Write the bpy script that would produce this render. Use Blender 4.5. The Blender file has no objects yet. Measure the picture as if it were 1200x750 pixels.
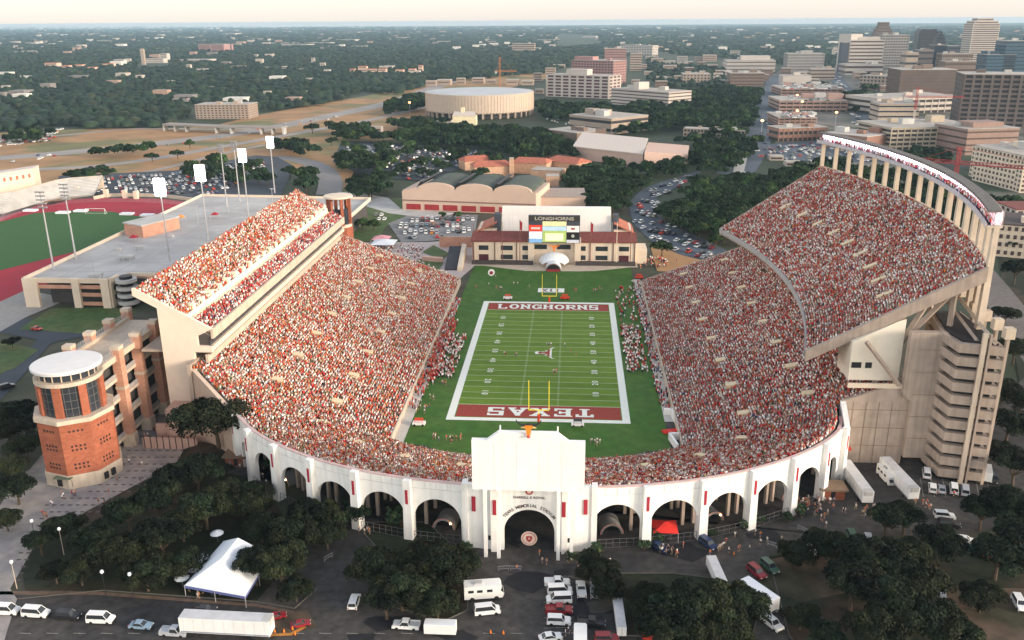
import bpy, math, random
import numpy as np
from mathutils import Vector, Matrix
from math import sin, cos, pi, radians, sqrt, atan2

random.seed(7)
rng = np.random.default_rng(7)
S = bpy.context.scene
COL = S.collection

# ------------------------------------------------------------------ camera
CAM = np.array([8.9, -287.25, 109.28]); YAW, PITCH, ROLL, FP = -0.06959, 0.32766, -0.00691, 1032.7
_f = np.array([sin(YAW)*cos(PITCH), cos(YAW)*cos(PITCH), -sin(PITCH)])
_r = np.array([cos(YAW), -sin(YAW), 0.0]); _u = np.cross(_r, _f)
_r, _u = cos(ROLL)*_r + sin(ROLL)*_u, -sin(ROLL)*_r + cos(ROLL)*_u
cam_d = bpy.data.cameras.new('camera'); cam = bpy.data.objects.new('camera', cam_d); COL.objects.link(cam)
cam_d.sensor_width = 36; cam_d.lens = FP/1200*36; cam_d.clip_start = 1; cam_d.clip_end = 60000
M4 = Matrix.Identity(4)
for i in range(3):
    M4[i][0] = _r[i]; M4[i][1] = _u[i]; M4[i][2] = -_f[i]; M4[i][3] = CAM[i]
cam.matrix_world = M4
S.camera = cam

# ------------------------------------------------------------------ light
SUN_EL, SUN_AZ = radians(14), radians(112)      # azimuth clockwise from +Y: low in the west (right), a little behind the camera
w = bpy.data.worlds.new('World'); S.world = w; w.use_nodes = True
nt = w.node_tree; bg = nt.nodes['Background']
sky = nt.nodes.new('ShaderNodeTexSky'); sky.sky_type = 'NISHITA'; sky.sun_disc = False
sky.sun_elevation = SUN_EL; sky.sun_rotation = SUN_AZ; sky.air_density = 1.0; sky.dust_density = 2.0; sky.ozone_density = 1.0
nt.links.new(sky.outputs[0], bg.inputs[0]); bg.inputs[1].default_value = 0.05
# added sky glow all round, brightest well above the frame, to light the facade
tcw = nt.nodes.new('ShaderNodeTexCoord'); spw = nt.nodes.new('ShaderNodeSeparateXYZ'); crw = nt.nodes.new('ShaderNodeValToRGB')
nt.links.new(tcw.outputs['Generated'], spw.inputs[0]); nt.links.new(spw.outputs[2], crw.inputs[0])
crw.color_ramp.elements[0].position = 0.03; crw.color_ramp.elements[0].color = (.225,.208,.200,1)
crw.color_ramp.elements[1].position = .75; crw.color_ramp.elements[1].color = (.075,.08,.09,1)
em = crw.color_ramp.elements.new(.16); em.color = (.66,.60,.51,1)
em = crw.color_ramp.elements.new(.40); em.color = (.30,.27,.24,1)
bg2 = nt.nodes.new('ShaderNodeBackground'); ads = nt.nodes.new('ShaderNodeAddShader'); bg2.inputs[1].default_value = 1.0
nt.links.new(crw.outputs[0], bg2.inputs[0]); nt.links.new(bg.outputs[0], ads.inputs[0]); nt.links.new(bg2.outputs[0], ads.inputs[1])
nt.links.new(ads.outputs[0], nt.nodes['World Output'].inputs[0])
sl = bpy.data.lights.new('sun', 'SUN'); sl.energy = 1.0; sl.angle = radians(14); sl.color = (1.0, .86, .72)
so = bpy.data.objects.new('sun', sl); COL.objects.link(so)
sd = Vector((sin(SUN_AZ)*cos(SUN_EL), cos(SUN_AZ)*cos(SUN_EL), sin(SUN_EL)))
so.rotation_euler = sd.to_track_quat('Z', 'Y').to_euler(); so.location = (300, 0, 300)
S.view_settings.view_transform = 'Standard'; S.view_settings.look = 'None'
S.view_settings.exposure = 1.8; S.view_settings.gamma = 1

# ------------------------------------------------------------------ measuring helpers
def at(px, py, z=0.0):
    d = _f*FP + _r*(px-600) + _u*(375-py)
    t = (z-CAM[2])/d[2]
    q = CAM + t*d
    return (float(q[0]), float(q[1]))
def proj(x, y, z=0.0):
    d = np.array([x, y, z]) - CAM; k = d@_f
    return 600+FP*(d@_r)/k, 375-FP*(d@_u)/k
def height(x, y, py):
    lo, hi = -5.0, 400.0
    for _ in range(40):
        m = (lo+hi)/2
        if proj(x, y, m)[1] > py: lo = m
        else: hi = m
    return lo
def screen_dir(px, py, a, z=0.0):
    x0,y0 = at(px,py,z); x1,y1 = at(px+6*cos(radians(a)), py-6*sin(radians(a)), z); return atan2(y1-y0, x1-x0)
def inside(poly, x, y):
    c = False; n = len(poly); j = n-1
    for i in range(n):
        xi, yi = poly[i]; xj, yj = poly[j]
        if (yi > y) != (yj > y) and x < (xj-xi)*(y-yi)/(yj-yi)+xi: c = not c
        j = i
    return c

# ------------------------------------------------------------------ materials
MATS = {}
def mat(name, col=(.5,.5,.5), rough=.85, var=.12, scale=.5, metal=0, emit=None, bump=0, spec=.3, attr=None, objcol=False, alt=None, altscale=.02, altlim=(.45,.6), streak=0, rnd=0):
    if name in MATS: return MATS[name]
    m = bpy.data.materials.new(name); m.use_nodes = True; MATS[name] = m
    n = m.node_tree; b = n.nodes['Principled BSDF']; L = n.links.new
    b.inputs['Roughness'].default_value = rough; b.inputs['Metallic'].default_value = metal
    b.inputs['Specular IOR Level'].default_value = spec
    m.diffuse_color = (*col, 1)
    geo = n.nodes.new('ShaderNodeNewGeometry')
    nz = n.nodes.new('ShaderNodeTexNoise'); nz.inputs['Scale'].default_value = scale; nz.inputs['Detail'].default_value = 4
    L(geo.outputs['Position'], nz.inputs['Vector'])
    mr = n.nodes.new('ShaderNodeMapRange'); mr.inputs[1].default_value = .3; mr.inputs[2].default_value = .7
    mr.inputs[3].default_value = 1-var; mr.inputs[4].default_value = 1+var
    L(nz.outputs[0], mr.inputs[0])
    mx = n.nodes.new('ShaderNodeVectorMath'); mx.operation = 'SCALE'
    if attr:
        a = n.nodes.new('ShaderNodeAttribute'); a.attribute_name = attr; L(a.outputs['Color'], mx.inputs[0])
    elif objcol:
        a = n.nodes.new('ShaderNodeObjectInfo'); L(a.outputs['Color'], mx.inputs[0])
    elif alt:
        n2 = n.nodes.new('ShaderNodeTexNoise'); n2.inputs['Scale'].default_value = altscale; n2.inputs['Detail'].default_value = 5
        L(geo.outputs['Position'], n2.inputs['Vector'])
        r = n.nodes.new('ShaderNodeMapRange'); r.inputs[1].default_value = altlim[0]; r.inputs[2].default_value = altlim[1]; L(n2.outputs[0], r.inputs[0])
        mc = n.nodes.new('ShaderNodeMix'); mc.data_type = 'RGBA'; mc.inputs[6].default_value = (*col, 1); mc.inputs[7].default_value = (*alt, 1)
        L(r.outputs[0], mc.inputs[0]); L(mc.outputs[2], mx.inputs[0])
    else:
        mx.inputs[0].default_value = col
    if streak:
        mpn = n.nodes.new('ShaderNodeMapping'); mpn.inputs['Scale'].default_value = (1.2,1.2,.05); L(geo.outputs['Position'], mpn.inputs['Vector'])
        n3 = n.nodes.new('ShaderNodeTexNoise'); n3.inputs['Scale'].default_value = 1.0; n3.inputs['Detail'].default_value = 5; L(mpn.outputs[0], n3.inputs['Vector'])
        m3 = n.nodes.new('ShaderNodeMapRange'); m3.inputs[1].default_value = .42; m3.inputs[2].default_value = .72; m3.inputs[3].default_value = 1; m3.inputs[4].default_value = 1-streak
        L(n3.outputs[0], m3.inputs[0]); mm = n.nodes.new('ShaderNodeMath'); mm.operation = 'MULTIPLY'; L(mr.outputs[0], mm.inputs[0]); L(m3.outputs[0], mm.inputs[1]); mr = mm
    if attr or objcol is None:
        oi = n.nodes.new('ShaderNodeObjectInfo'); m4 = n.nodes.new('ShaderNodeMapRange'); m4.inputs[3].default_value = 1-rnd; m4.inputs[4].default_value = 1+rnd; L(oi.outputs['Random'], m4.inputs[0])
        mm = n.nodes.new('ShaderNodeMath'); mm.operation = 'MULTIPLY'; L(mr.outputs[0], mm.inputs[0]); L(m4.outputs[0], mm.inputs[1]); mr = mm
    L(mr.outputs[0], mx.inputs['Scale']); L(mx.outputs[0], b.inputs['Base Color'])
    if emit:
        b.inputs['Emission Color'].default_value = (*emit[0], 1); b.inputs['Emission Strength'].default_value = emit[1]
    if bump:
        bp = n.nodes.new('ShaderNodeBump'); bp.inputs['Strength'].default_value = bump; bp.inputs['Distance'].default_value = .3
        L(nz.outputs[0], bp.inputs['Height']); L(bp.outputs[0], b.inputs['Normal'])
    return m
def brick_mat(name, c1, c2, mortar, sc=1.0, bw=.6, bh=.25):
    m = mat(name, c1, var=.1, scale=.3); n = m.node_tree; L = n.links.new
    tc = n.nodes.new('ShaderNodeTexCoord'); br = n.nodes.new('ShaderNodeTexBrick')
    sp = n.nodes.new('ShaderNodeSeparateXYZ'); ad = n.nodes.new('ShaderNodeMath'); cb = n.nodes.new('ShaderNodeCombineXYZ')
    L(tc.outputs['Object'], sp.inputs[0]); L(sp.outputs[0], ad.inputs[0]); L(sp.outputs[1], ad.inputs[1]); L(ad.outputs[0], cb.inputs[0]); L(sp.outputs[2], cb.inputs[1])
    L(cb.outputs[0], br.inputs['Vector']); br.inputs['Scale'].default_value = sc
    br.inputs['Brick Width'].default_value = bw; br.inputs['Row Height'].default_value = bh; br.inputs['Mortar Size'].default_value = .02
    br.inputs['Color1'].default_value = (*c1, 1); br.inputs['Color2'].default_value = (*c2, 1); br.inputs['Mortar'].default_value = (*mortar, 1)
    for nd in n.nodes:
        if nd.type == 'VECT_MATH': L(br.outputs['Color'], nd.inputs[0])
    return m

WHITE   = mat('white_painted_concrete', (.88,.865,.83), var=.07, scale=.25, streak=.14)
BOARDW  = mat('white_board_panels', (.90,.88,.85), var=.04, scale=.3, streak=.07)
CONC    = mat('tan_concrete', (.42,.335,.275), var=.12, scale=.35, streak=.2)
CONCL   = mat('light_concrete', (.58,.48,.38), var=.10, scale=.3, streak=.15)
CONCG   = mat('grey_concrete', (.46,.45,.43), var=.14, scale=.12)
CREAM   = mat('cream_stucco', (.72,.60,.47), var=.06, scale=.2)
PINKST  = mat('pink_stone', (.55,.36,.29), var=.08, scale=.3)
BRICK   = brick_mat('orange_brick', (.30,.085,.045), (.38,.12,.065), (.32,.16,.10), 1, 1.2, .5)
BRICKC  = brick_mat('salmon_brick', (.50,.25,.17), (.56,.30,.21), (.52,.34,.26), 1, 1.2, .5)
STEEL   = mat('galvanised_steel', (.45,.45,.46), rough=.5, metal=.3)
DARK    = mat('dark_opening', (.02,.02,.025), rough=.6)
GLASS   = mat('dark_glass', (.035,.04,.05), rough=.15, spec=.6)
BLUEGL  = mat('blue_glass', (.05,.10,.15), rough=.2, spec=.6)
MAROON  = mat('maroon_paint', (.33,.035,.04), var=.15, scale=.6)
BANNER  = mat('crimson_banner', (.36,.025,.045), var=.05)
TILE    = mat('maroon_tile_roof', (.20,.06,.05), var=.2, scale=.8)
REDTILE = mat('red_tile_roof', (.42,.14,.09), var=.2, scale=.5)
YELLOW  = mat('yellow_paint', (.95,.78,.05), rough=.4, var=.02)
ASPH    = mat('asphalt', (.068,.062,.057), var=.35, scale=.5, alt=(.038,.037,.038), altscale=.03)
ASPHB   = mat('worn_asphalt', (.05,.06,.075), var=.2, scale=.05)
PLAZA   = mat('plaza_paving', (.36,.32,.29), var=.15, scale=.4, alt=(.27,.25,.25), altscale=.15)
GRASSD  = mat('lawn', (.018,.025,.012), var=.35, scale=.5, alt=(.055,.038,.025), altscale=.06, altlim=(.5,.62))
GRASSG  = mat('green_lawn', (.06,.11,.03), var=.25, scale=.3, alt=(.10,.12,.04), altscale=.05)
DRY     = mat('dry_grass', (.34,.19,.085), var=.25, scale=.03, alt=(.16,.15,.06), altscale=.012, altlim=(.5,.6))
TURF    = mat('stadium_turf', (.042,.125,.012), var=.2, scale=.35, alt=(.062,.135,.018), altscale=.09)
TURFP   = mat('playing_turf', (.105,.195,.012), var=.10, scale=.25)
CHALK   = mat('white_chalk', (.80,.82,.74), var=.05, scale=1)
CHALKT  = mat('thin_chalk', (.42,.48,.30), var=.1, scale=1)
EZRED   = mat('endzone_red', (.30,.045,.03), var=.1, scale=.7)
TRACK   = mat('running_track', (.36,.012,.032), var=.12, scale=.08)
SKIN    = mat('skin', (.50,.30,.20), var=.05)
TYRE    = mat('tyre_rubber', (.02,.02,.02), rough=.8)
PAINT   = mat('car_paint', rough=.3, var=.02, objcol=True, spec=.5)
CLOTH   = mat('shirt_cloth', var=.03, objcol=True)
BARK    = mat('bark', (.09,.065,.045), var=.2, scale=2)
LAMPW   = mat('lit_floodlight', (.9,.9,1), emit=((.93,.90,1.0), 9))
LAMPO   = mat('sodium_lamp', (1,.6,.3), emit=((1,.35,.10), 3))
LAMPY   = mat('warm_lamp', (1,.8,.5), emit=((1,.62,.28), 6))
ROOFG   = mat('grey_roof_gravel', (.40,.36,.32), var=.15, scale=.2)
TENT    = mat('white_canvas', (.80,.83,.86), var=.04, scale=.3)

# ------------------------------------------------------------------ mesh builder
def tag(o, label=None, cat=None, group=None, kind=None):
    if label: o['label'] = label
    if cat: o['category'] = cat
    if group: o['group'] = group
    if kind: o['kind'] = kind
    return o
def thing(name, label, cat, loc=(0,0,0), rz=0, group=None):
    o = bpy.data.objects.new(name, None); COL.objects.link(o); o.location = loc; o.rotation_euler = (0,0,rz)
    o.empty_display_size = .5
    return tag(o, label, cat, group)
class MB:
    def __init__(s): s.v = []; s.f = []; s.m = []; s.k = 0
    def face(s, pts):
        i = len(s.v); s.v += [tuple(p) for p in pts]; s.f.append(tuple(range(i, i+len(pts)))); s.m.append(s.k)
    def box(s, c, d, rz=0, top=1.0):
        x,y,z = c; a,b,h = d[0]/2, d[1]/2, d[2]/2; cs, sn = cos(rz), sin(rz); i = len(s.v)
        for zz,t in ((-h,1),(h,top)):
            for xx,yy in ((-a,-b),(a,-b),(a,b),(-a,b)):
                xx*=t; yy*=t
                s.v.append((x+xx*cs-yy*sn, y+xx*sn+yy*cs, z+zz))
        for q in ((3,2,1,0),(4,5,6,7),(0,1,5,4),(1,2,6,5),(2,3,7,6),(3,0,4,7)):
            s.f.append(tuple(i+j for j in q)); s.m.append(s.k)
        return s
    def prism(s, poly, z0, z1, cap=True):
        n = len(poly); i = len(s.v)
        a = sum(poly[j][0]*poly[(j+1)%n][1]-poly[(j+1)%n][0]*poly[j][1] for j in range(n))
        if a < 0: poly = poly[::-1]
        zs0 = z0 if hasattr(z0,'__len__') else [z0]*n; zs1 = z1 if hasattr(z1,'__len__') else [z1]*n
        if a < 0: zs0 = zs0[::-1]; zs1 = zs1[::-1]
        s.v += [(p[0],p[1],z) for p,z in zip(poly,zs0)] + [(p[0],p[1],z) for p,z in zip(poly,zs1)]
        for j in range(n):
            k = (j+1)%n; s.f.append((i+j,i+k,i+n+k,i+n+j)); s.m.append(s.k)
        if cap:
            s.f.append(tuple(i+n+j for j in range(n))); s.m.append(s.k)
            s.f.append(tuple(i+n-1-j for j in range(n))); s.m.append(s.k)
        return s
    def extr(s, pts, vec):     # planar 3d polygon extruded along vec
        n = len(pts); i = len(s.v); vec = Vector(vec)
        s.v += [tuple(p) for p in pts] + [tuple(Vector(p)+vec) for p in pts]
        for j in range(n):
            k = (j+1)%n; s.f.append((i+j,i+n+j,i+n+k,i+k)); s.m.append(s.k)
        s.f.append(tuple(i+j for j in range(n))); s.m.append(s.k)
        s.f.append(tuple(i+n+n-1-j for j in range(n))); s.m.append(s.k)
        return s
    def tube(s, a, b, r0, r1=None, n=6):
        r1 = r0 if r1 is None else r1; a = Vector(a); b = Vector(b); d = (b-a).normalized()
        u = d.cross(Vector((0,0,1)));
        if u.length < 1e-4: u = Vector((1,0,0))
        u.normalize(); w_ = d.cross(u); i = len(s.v)
        for p,r in ((a,r0),(b,r1)):
            for k in range(n):
                t = 2*pi*k/n; s.v.append(tuple(p+u*(r*cos(t))+w_*(r*sin(t))))
        for k in range(n):
            j=(k+1)%n; s.f.append((i+k,i+j,i+n+j,i+n+k)); s.m.append(s.k)
        s.f.append(tuple(i+n+k for k in range(n))); s.m.append(s.k); s.f.append(tuple(i+n-1-k for k in range(n))); s.m.append(s.k)
        return s
    def lathe(s, c, prof, n=24):
        i = len(s.v)
        for r,z in prof:
            for k in range(n):
                t = 2*pi*k/n; s.v.append((c[0]+r*cos(t), c[1]+r*sin(t), c[2]+z))
        for q in range(len(prof)-1):
            for k in range(n):
                j=(k+1)%n; s.f.append((i+q*n+k,i+q*n+j,i+(q+1)*n+j,i+(q+1)*n+k)); s.m.append(s.k)
        s.f.append(tuple(i+(len(prof)-1)*n+k for k in range(n))); s.m.append(s.k)
        s.f.append(tuple(i+n-1-k for k in range(n))); s.m.append(s.k)
        return s
    def build(s, name, mats, parent=None, local=False, loc=None):
        """vertices are in world space; under a parent they are stored relative to it (local=True: already relative)"""
        me = bpy.data.meshes.new(name)
        off = (0,0,0)
        if parent is not None and not local: off = tuple(wloc(parent))
        elif loc is not None: off = loc
        v = np.array(s.v, dtype=np.float64).reshape(-1,3) - np.array(off)
        me.from_pydata(v.tolist(), [], s.f)
        if not isinstance(mats,(list,tuple)): mats = [mats]
        for m in mats: me.materials.append(m)
        if len(mats) > 1: me.polygons.foreach_set('material_index', s.m)
        me.update()
        o = bpy.data.objects.new(name, me); COL.objects.link(o)
        if parent is not None: o.parent = parent
        elif loc is not None: o.location = loc
        return o
def wloc(o):
    v = Vector((0,0,0))
    while o is not None: v += Vector(o.location); o = o.parent
    return v
def sheet(name, poly, z, m, kind='structure', px=True, **kw):
    pts = [at(*p) for p in poly] if px else poly
    b = MB(); n=len(pts)
    a = sum(pts[j][0]*pts[(j+1)%n][1]-pts[(j+1)%n][0]*pts[j][1] for j in range(n))
    if a < 0: pts = pts[::-1]
    b.face([(x,y,z) for x,y in pts])
    o = b.build(name, m); return tag(o, kind=kind, **kw)
def ribbon(name, pts, width, z, m, px=True, kind='structure', step=None):
    """a strip of constant width along a smoothed polyline"""
    P = [np.array(at(*p)) if px else np.array(p, float) for p in pts]
    for _ in range(3):
        Q = [P[0]]
        for a,b_ in zip(P[:-1],P[1:]): Q += [a*.75+b_*.25, a*.25+b_*.75]
        P = Q + [P[-1]]
    b = MB(); Lp=[]; Rp=[]
    for i,p in enumerate(P):
        t = P[min(i+1,len(P)-1)]-P[max(i-1,0)]; t = t/np.linalg.norm(t); nn = np.array([-t[1],t[0]])
        Lp.append(p+nn*width/2); Rp.append(p-nn*width/2)
    for i in range(len(P)-1):
        b.face([(*Rp[i],z),(*Rp[i+1],z),(*Lp[i+1],z),(*Lp[i],z)])
    return tag(b.build(name, m), kind=kind), P
def copy_tree(o, parent=None):
    c = o.copy(); COL.objects.link(c)
    if parent is not None: c.parent = parent
    for ch in o.children: copy_tree(ch, c)
    return c
def text(name, s, size, m, M, parent=None, ext=.05, bold=.0, align='CENTER', sx=1.0):
    """flat raised lettering; M = 4x4 placement (text plane XY)"""
    cu = bpy.data.curves.new(name, 'FONT'); cu.body = s; cu.size = size; cu.extrude = ext; cu.offset = bold
    cu.align_x = align; cu.align_y = 'CENTER'
    t = bpy.data.objects.new(name, cu); COL.objects.link(t)
    bpy.context.view_layer.update()
    me = bpy.data.meshes.new_from_object(t.evaluated_get(bpy.context.evaluated_depsgraph_get()))
    bpy.data.objects.remove(t); bpy.data.curves.remove(cu)
    me.materials.clear(); me.materials.append(m)
    MM = M @ Matrix.Diagonal((sx,1,1,1))
    if parent is not None: MM = Matrix.Translation(-wloc(parent)) @ MM
    me.transform(MM); me.name = name
    o = bpy.data.objects.new(name, me); COL.objects.link(o)
    if parent is not None: o.parent = parent
    return o
# ================================================================== crowd builder
SHIRTS = {'orange':(.72,.17,.03),'burnt':(.58,.085,.015),'red':(.62,.02,.025),'maroon':(.30,.012,.03),'white':(.90,.89,.86),'cream':(.80,.70,.52),
          'black':(.03,.03,.035),'navy':(.05,.06,.16),'green':(.10,.16,.06),'tan':(.45,.33,.20),'pink':(.70,.36,.34),'blue':(.20,.28,.50)}
MIX_E = dict(orange=.07,burnt=.13,red=.18,white=.34,cream=.13,black=.03,green=.05,tan=.02,pink=.06)
MIX_W = dict(orange=.02,burnt=.06,red=.23,maroon=.10,white=.36,cream=.05,black=.07,navy=.03,green=.03,pink=.06)
MIX_B = dict(white=.75,pink=.10,red=.10,maroon=.05)
MIX_R = dict(red=.5,burnt=.25,white=.15,maroon=.1)
CROWDM = mat('spectators', var=.05, attr='col', rough=.9)
def crowd_mesh(name, P, face_ang, mix, label, cat='crowd', scale=1.0, sink=0.0):
    P = np.asarray(P, float); N = len(P)
    tv = []
    for z,a,b in ((0,.19,.14),(.78,.20,.15),(.75,.21,.14),(1.42,.27,.14),(1.42,.11,.11),(1.74,.10,.11)):
        tv += [(-a,-b,z),(a,-b,z),(a,b,z),(-a,b,z)]
    tv = np.array(tv)*scale
    tf = []
    for g,top in ((0,False),(8,True),(16,True)):
        tf += [(g,g+1,g+5,g+4),(g+1,g+2,g+6,g+5),(g+2,g+3,g+7,g+6),(g+3,g,g+4,g+7)]
        if top: tf.append((g+4,g+5,g+6,g+7))
    tf = np.array(tf)
    ang = np.broadcast_to(np.asarray(face_ang,float),(N,)) + rng.normal(0,.35,N)
    sc = rng.uniform(.86,1.08,N)*(1-.22*(rng.random(N)<.3))
    c, s = np.cos(ang), np.sin(ang)
    V = np.empty((N,24,3)); lx = tv[None,:,0]*rng.uniform(.85,1.15,N)[:,None]; ly = np.broadcast_to(tv[None,:,1],(N,24))
    V[:,:,0] = P[:,0:1] + lx*c[:,None]-ly*s[:,None]
    V[:,:,1] = P[:,1:2] + lx*s[:,None]+ly*c[:,None]
    V[:,:,2] = P[:,2:3] - sink*(.25+.5*(rng.random((N,1))<.6)) + tv[None,:,2]*sc[:,None]
    F = (tf[None,:,:]+24*np.arange(N)[:,None,None]).reshape(-1,4)
    keys = list(mix); pr = np.array([mix[k] for k in keys]); pr/=pr.sum()
    ch = rng.choice(len(keys),N,p=pr)
    # friends sit together: patches where reds (or whites) dominate
    u_ = np.sin(P[:,0]*.41+1.3*np.sin(P[:,1]*.23))*np.sin(P[:,1]*.37+1.1*np.sin(P[:,0]*.19)+2)+.6*np.sin(P[:,0]*1.3+P[:,1]*.9)
    def swap(mask, fam):
        ids=[i for i,k in enumerate(keys) if k in fam]
        if ids: m_=mask&(rng.random(N)<.26); ch[m_]=np.array(ids)[rng.integers(len(ids),size=m_.sum())]
    swap(u_>.55,('red','burnt','maroon','orange')); swap(u_<-.65,('white','cream'))
    sh = np.array([SHIRTS[k] for k in keys])[ch]
    sh = sh*rng.uniform(.75,1.1,(N,1))
    skin = np.array((.46,.24,.15))*rng.uniform(.45,1.1,(N,1))
    legs = np.array([(.05,.05,.09),(.16,.11,.07),(.02,.02,.02),(.3,.26,.22)])[rng.choice(4,N)]
    hair = np.array([(.05,.03,.02),(.16,.09,.04),(.8,.78,.74),(.5,.08,.04)])[rng.choice(4,N,p=[.42,.2,.23,.15])]
    C = np.ones((N,14,4)); C[:,0:4,:3] = legs[:,None]; C[:,4:9,:3] = sh[:,None]; C[:,9:13,:3] = skin[:,None]; C[:,13,:3] = hair
    me = bpy.data.meshes.new(name); nf = len(F)
    me.vertices.add(N*24); me.vertices.foreach_set('co', V.astype(np.float32).ravel())
    me.loops.add(nf*4); me.loops.foreach_set('vertex_index', F.ravel().astype(np.int32))
    me.polygons.add(nf); me.polygons.foreach_set('loop_start', np.arange(0,nf*4,4,dtype=np.int32))
    me.update(calc_edges=True)
    a = me.attributes.new('col','FLOAT_COLOR','FACE'); a.data.foreach_set('color', C.reshape(-1).astype(np.float32))
    me.materials.append(CROWDM)
    o = bpy.data.objects.new(name, me); COL.objects.link(o)
    return tag(o, label, cat, kind='stuff')

def resample(pts, n):
    pts = np.array(pts, float); d = np.r_[0, np.cumsum(np.linalg.norm(np.diff(pts,axis=0),axis=1))]
    t = np.linspace(0, d[-1], n)
    return np.stack([np.interp(t, d, pts[:,k]) for k in range(pts.shape[1])], -1)
def stand(I, O, zi, zo, rows, thick=None, base=None):
    """stepped seating between an inner and an outer edge polyline (same number of points)"""
    b = MB(); n = len(I)
    zi_ = np.broadcast_to(zi,(n,)); zo_ = np.broadcast_to(zo,(n,))
    vz = lambda r,k: zi_[k]+(zo_[k]-zi_[k])*(r+1)/rows
    pt = lambda r,k: I[k]+(O[k]-I[k])*r/rows
    for k in range(n-1):
        for r in range(rows):
            a,c_,d,e = pt(r,k),pt(r,k+1),pt(r+1,k+1),pt(r+1,k); z1=vz(r,k); z2=vz(r,k+1); y1=vz(r-1,k); y2=vz(r-1,k+1)
            b.face([(*a,z1),(*c_,z2),(*d,z2),(*e,z1)])
            b.face([(*a,y1),(*c_,y2),(*c_,z2),(*a,z1)])
    # outer, inner, underside and end closures
    for k in range(n-1):
        i0,i1,o0,o1 = I[k],I[k+1],O[k],O[k+1]
        if thick is not None:
            b.face([(*i1,zi_[k+1]-thick),(*i0,zi_[k]-thick),(*o0,zo_[k]-thick),(*o1,zo_[k+1]-thick)])
            b.face([(*o1,zo_[k+1]+.4),(*o0,zo_[k]+.4),(*o0,zo_[k]-thick),(*o1,zo_[k+1]-thick)])
        else:
            b.face([(*i1,zi_[k+1]-.8),(*i0,zi_[k]-.8),(*o0,zo_[k]-.8),(*o1,zo_[k+1]-.8)])
    return b
PORTALS = []
def seat_people(I, O, zi, zo, rows, spacing=.50, fill=.95, aisle=11.5, holes=()):
    out = []; n = len(I); ang=[]
    for r in range(rows):
        s = (r+.55)/rows; L = I+(O-I)*s
        zz = np.broadcast_to(zi,(n,))+(np.broadcast_to(zo,(n,))-np.broadcast_to(zi,(n,)))*(r+1)/rows
        d = np.r_[0,np.cumsum(np.linalg.norm(np.diff(L,axis=0),axis=1))]
        m = int(d[-1]/spacing); t = (np.arange(m)+.5)*spacing + rng.normal(0,.14,m)
        keep = rng.random(m) < fill
        frac = t/d[-1]; na = max(1,round(d[-1]/aisle)); keep &= ~((np.abs((frac*na)%1-.5)*d[-1]/na < .34) & (rng.random(m)<.75))
        x = np.interp(t,d,L[:,0])+rng.normal(0,.05,m); y = np.interp(t,d,L[:,1])+rng.normal(0,.08,m); z = np.interp(t,d,zz)
        dx = np.interp(t,d,(I-O)[:,0]); dy = np.interp(t,d,(I-O)[:,1])
        for (h0,h1,hr0,hr1) in holes:
            if hr0 <= r < hr1: keep &= ~((frac>h0)&(frac<h1))
        out.append(np.stack([x,y,z],-1)[keep]); ang.append((np.arctan2(dy,dx)-pi/2)[keep])
    return np.concatenate(out), np.concatenate(ang)

# ================================================================== ground, roads, fields
GR = 20500
b = MB(); n = 64
ring = [(GR*cos(2*pi*k/n), GR*sin(2*pi*k/n)) for k in range(n)]
b.face([(x,y,-.25) for x,y in ring])
GROUND = mat('ground', (.040,.056,.030), var=.35, scale=.004, alt=(.030,.045,.024), altscale=.0012)
# pale districts (streets, roofs) that thin out into the trees far away
n_ = GROUND.node_tree
tag(b.build('ground', GROUND), kind='structure')
sheet('ground', [(-260,800),(1500,800),(1500,520),(1180,470),(960,250),(600,235),(420,225),(150,300),(-260,430)], -.12, mat('campus_ground',(.07,.065,.045),var=.3,scale=.1,alt=(.05,.06,.03),altscale=.02))
# near asphalt round the arches
sheet('road', [(-150,800),(-150,700),(60,690),(215,700),(300,690),(345,660),(380,560),(285,520),(240,500),(235,495),(205,545),(285,560),(300,480),(700,470),(1000,500),(1090,540),(1160,545),(1250,560),(1250,610),(1130,625),(1000,630),(900,650),(890,680),(930,745),(930,800)], -.04, ASPH)
sheet('road', [(1130,500),(1150,500),(1210,430),(1300,500),(1300,560),(1180,575)], -.03, ASPH)
sheet('kerb_strip', [(-100,693),(110,693),(300,708),(345,716),(345,719),(300,711),(110,697),(-100,697)], .03, mat('dirt_verge',(.16,.11,.08),var=.25))
for i,poly in enumerate([[(415,612),(440,640),(438,705),(520,728),(548,715),(548,655),(500,612)],
                         [(700,672),(726,676),(735,745),(880,750),(890,715),(850,680),(790,672)],
                         [(900,652),(1000,640),(1250,655),(1250,800),(960,800),(925,745)],
                         [(20,640),(60,585),(150,560),(205,545),(300,560),(330,600),(345,655),(300,705),(120,692),(30,692)]]):
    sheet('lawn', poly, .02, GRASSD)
sheet('plaza', [(-60,800),(-60,690),(20,560),(35,550),(60,520),(140,485),(190,478),(232,484),(228,505),(205,545),(165,565),(100,600),(40,640),(12,690),(20,702),(-10,800)], .03, PLAZA)
sheet('lawn', [(222,512),(270,530),(300,555),(285,520),(285,495),(240,490)], .05, GRASSD)
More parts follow.
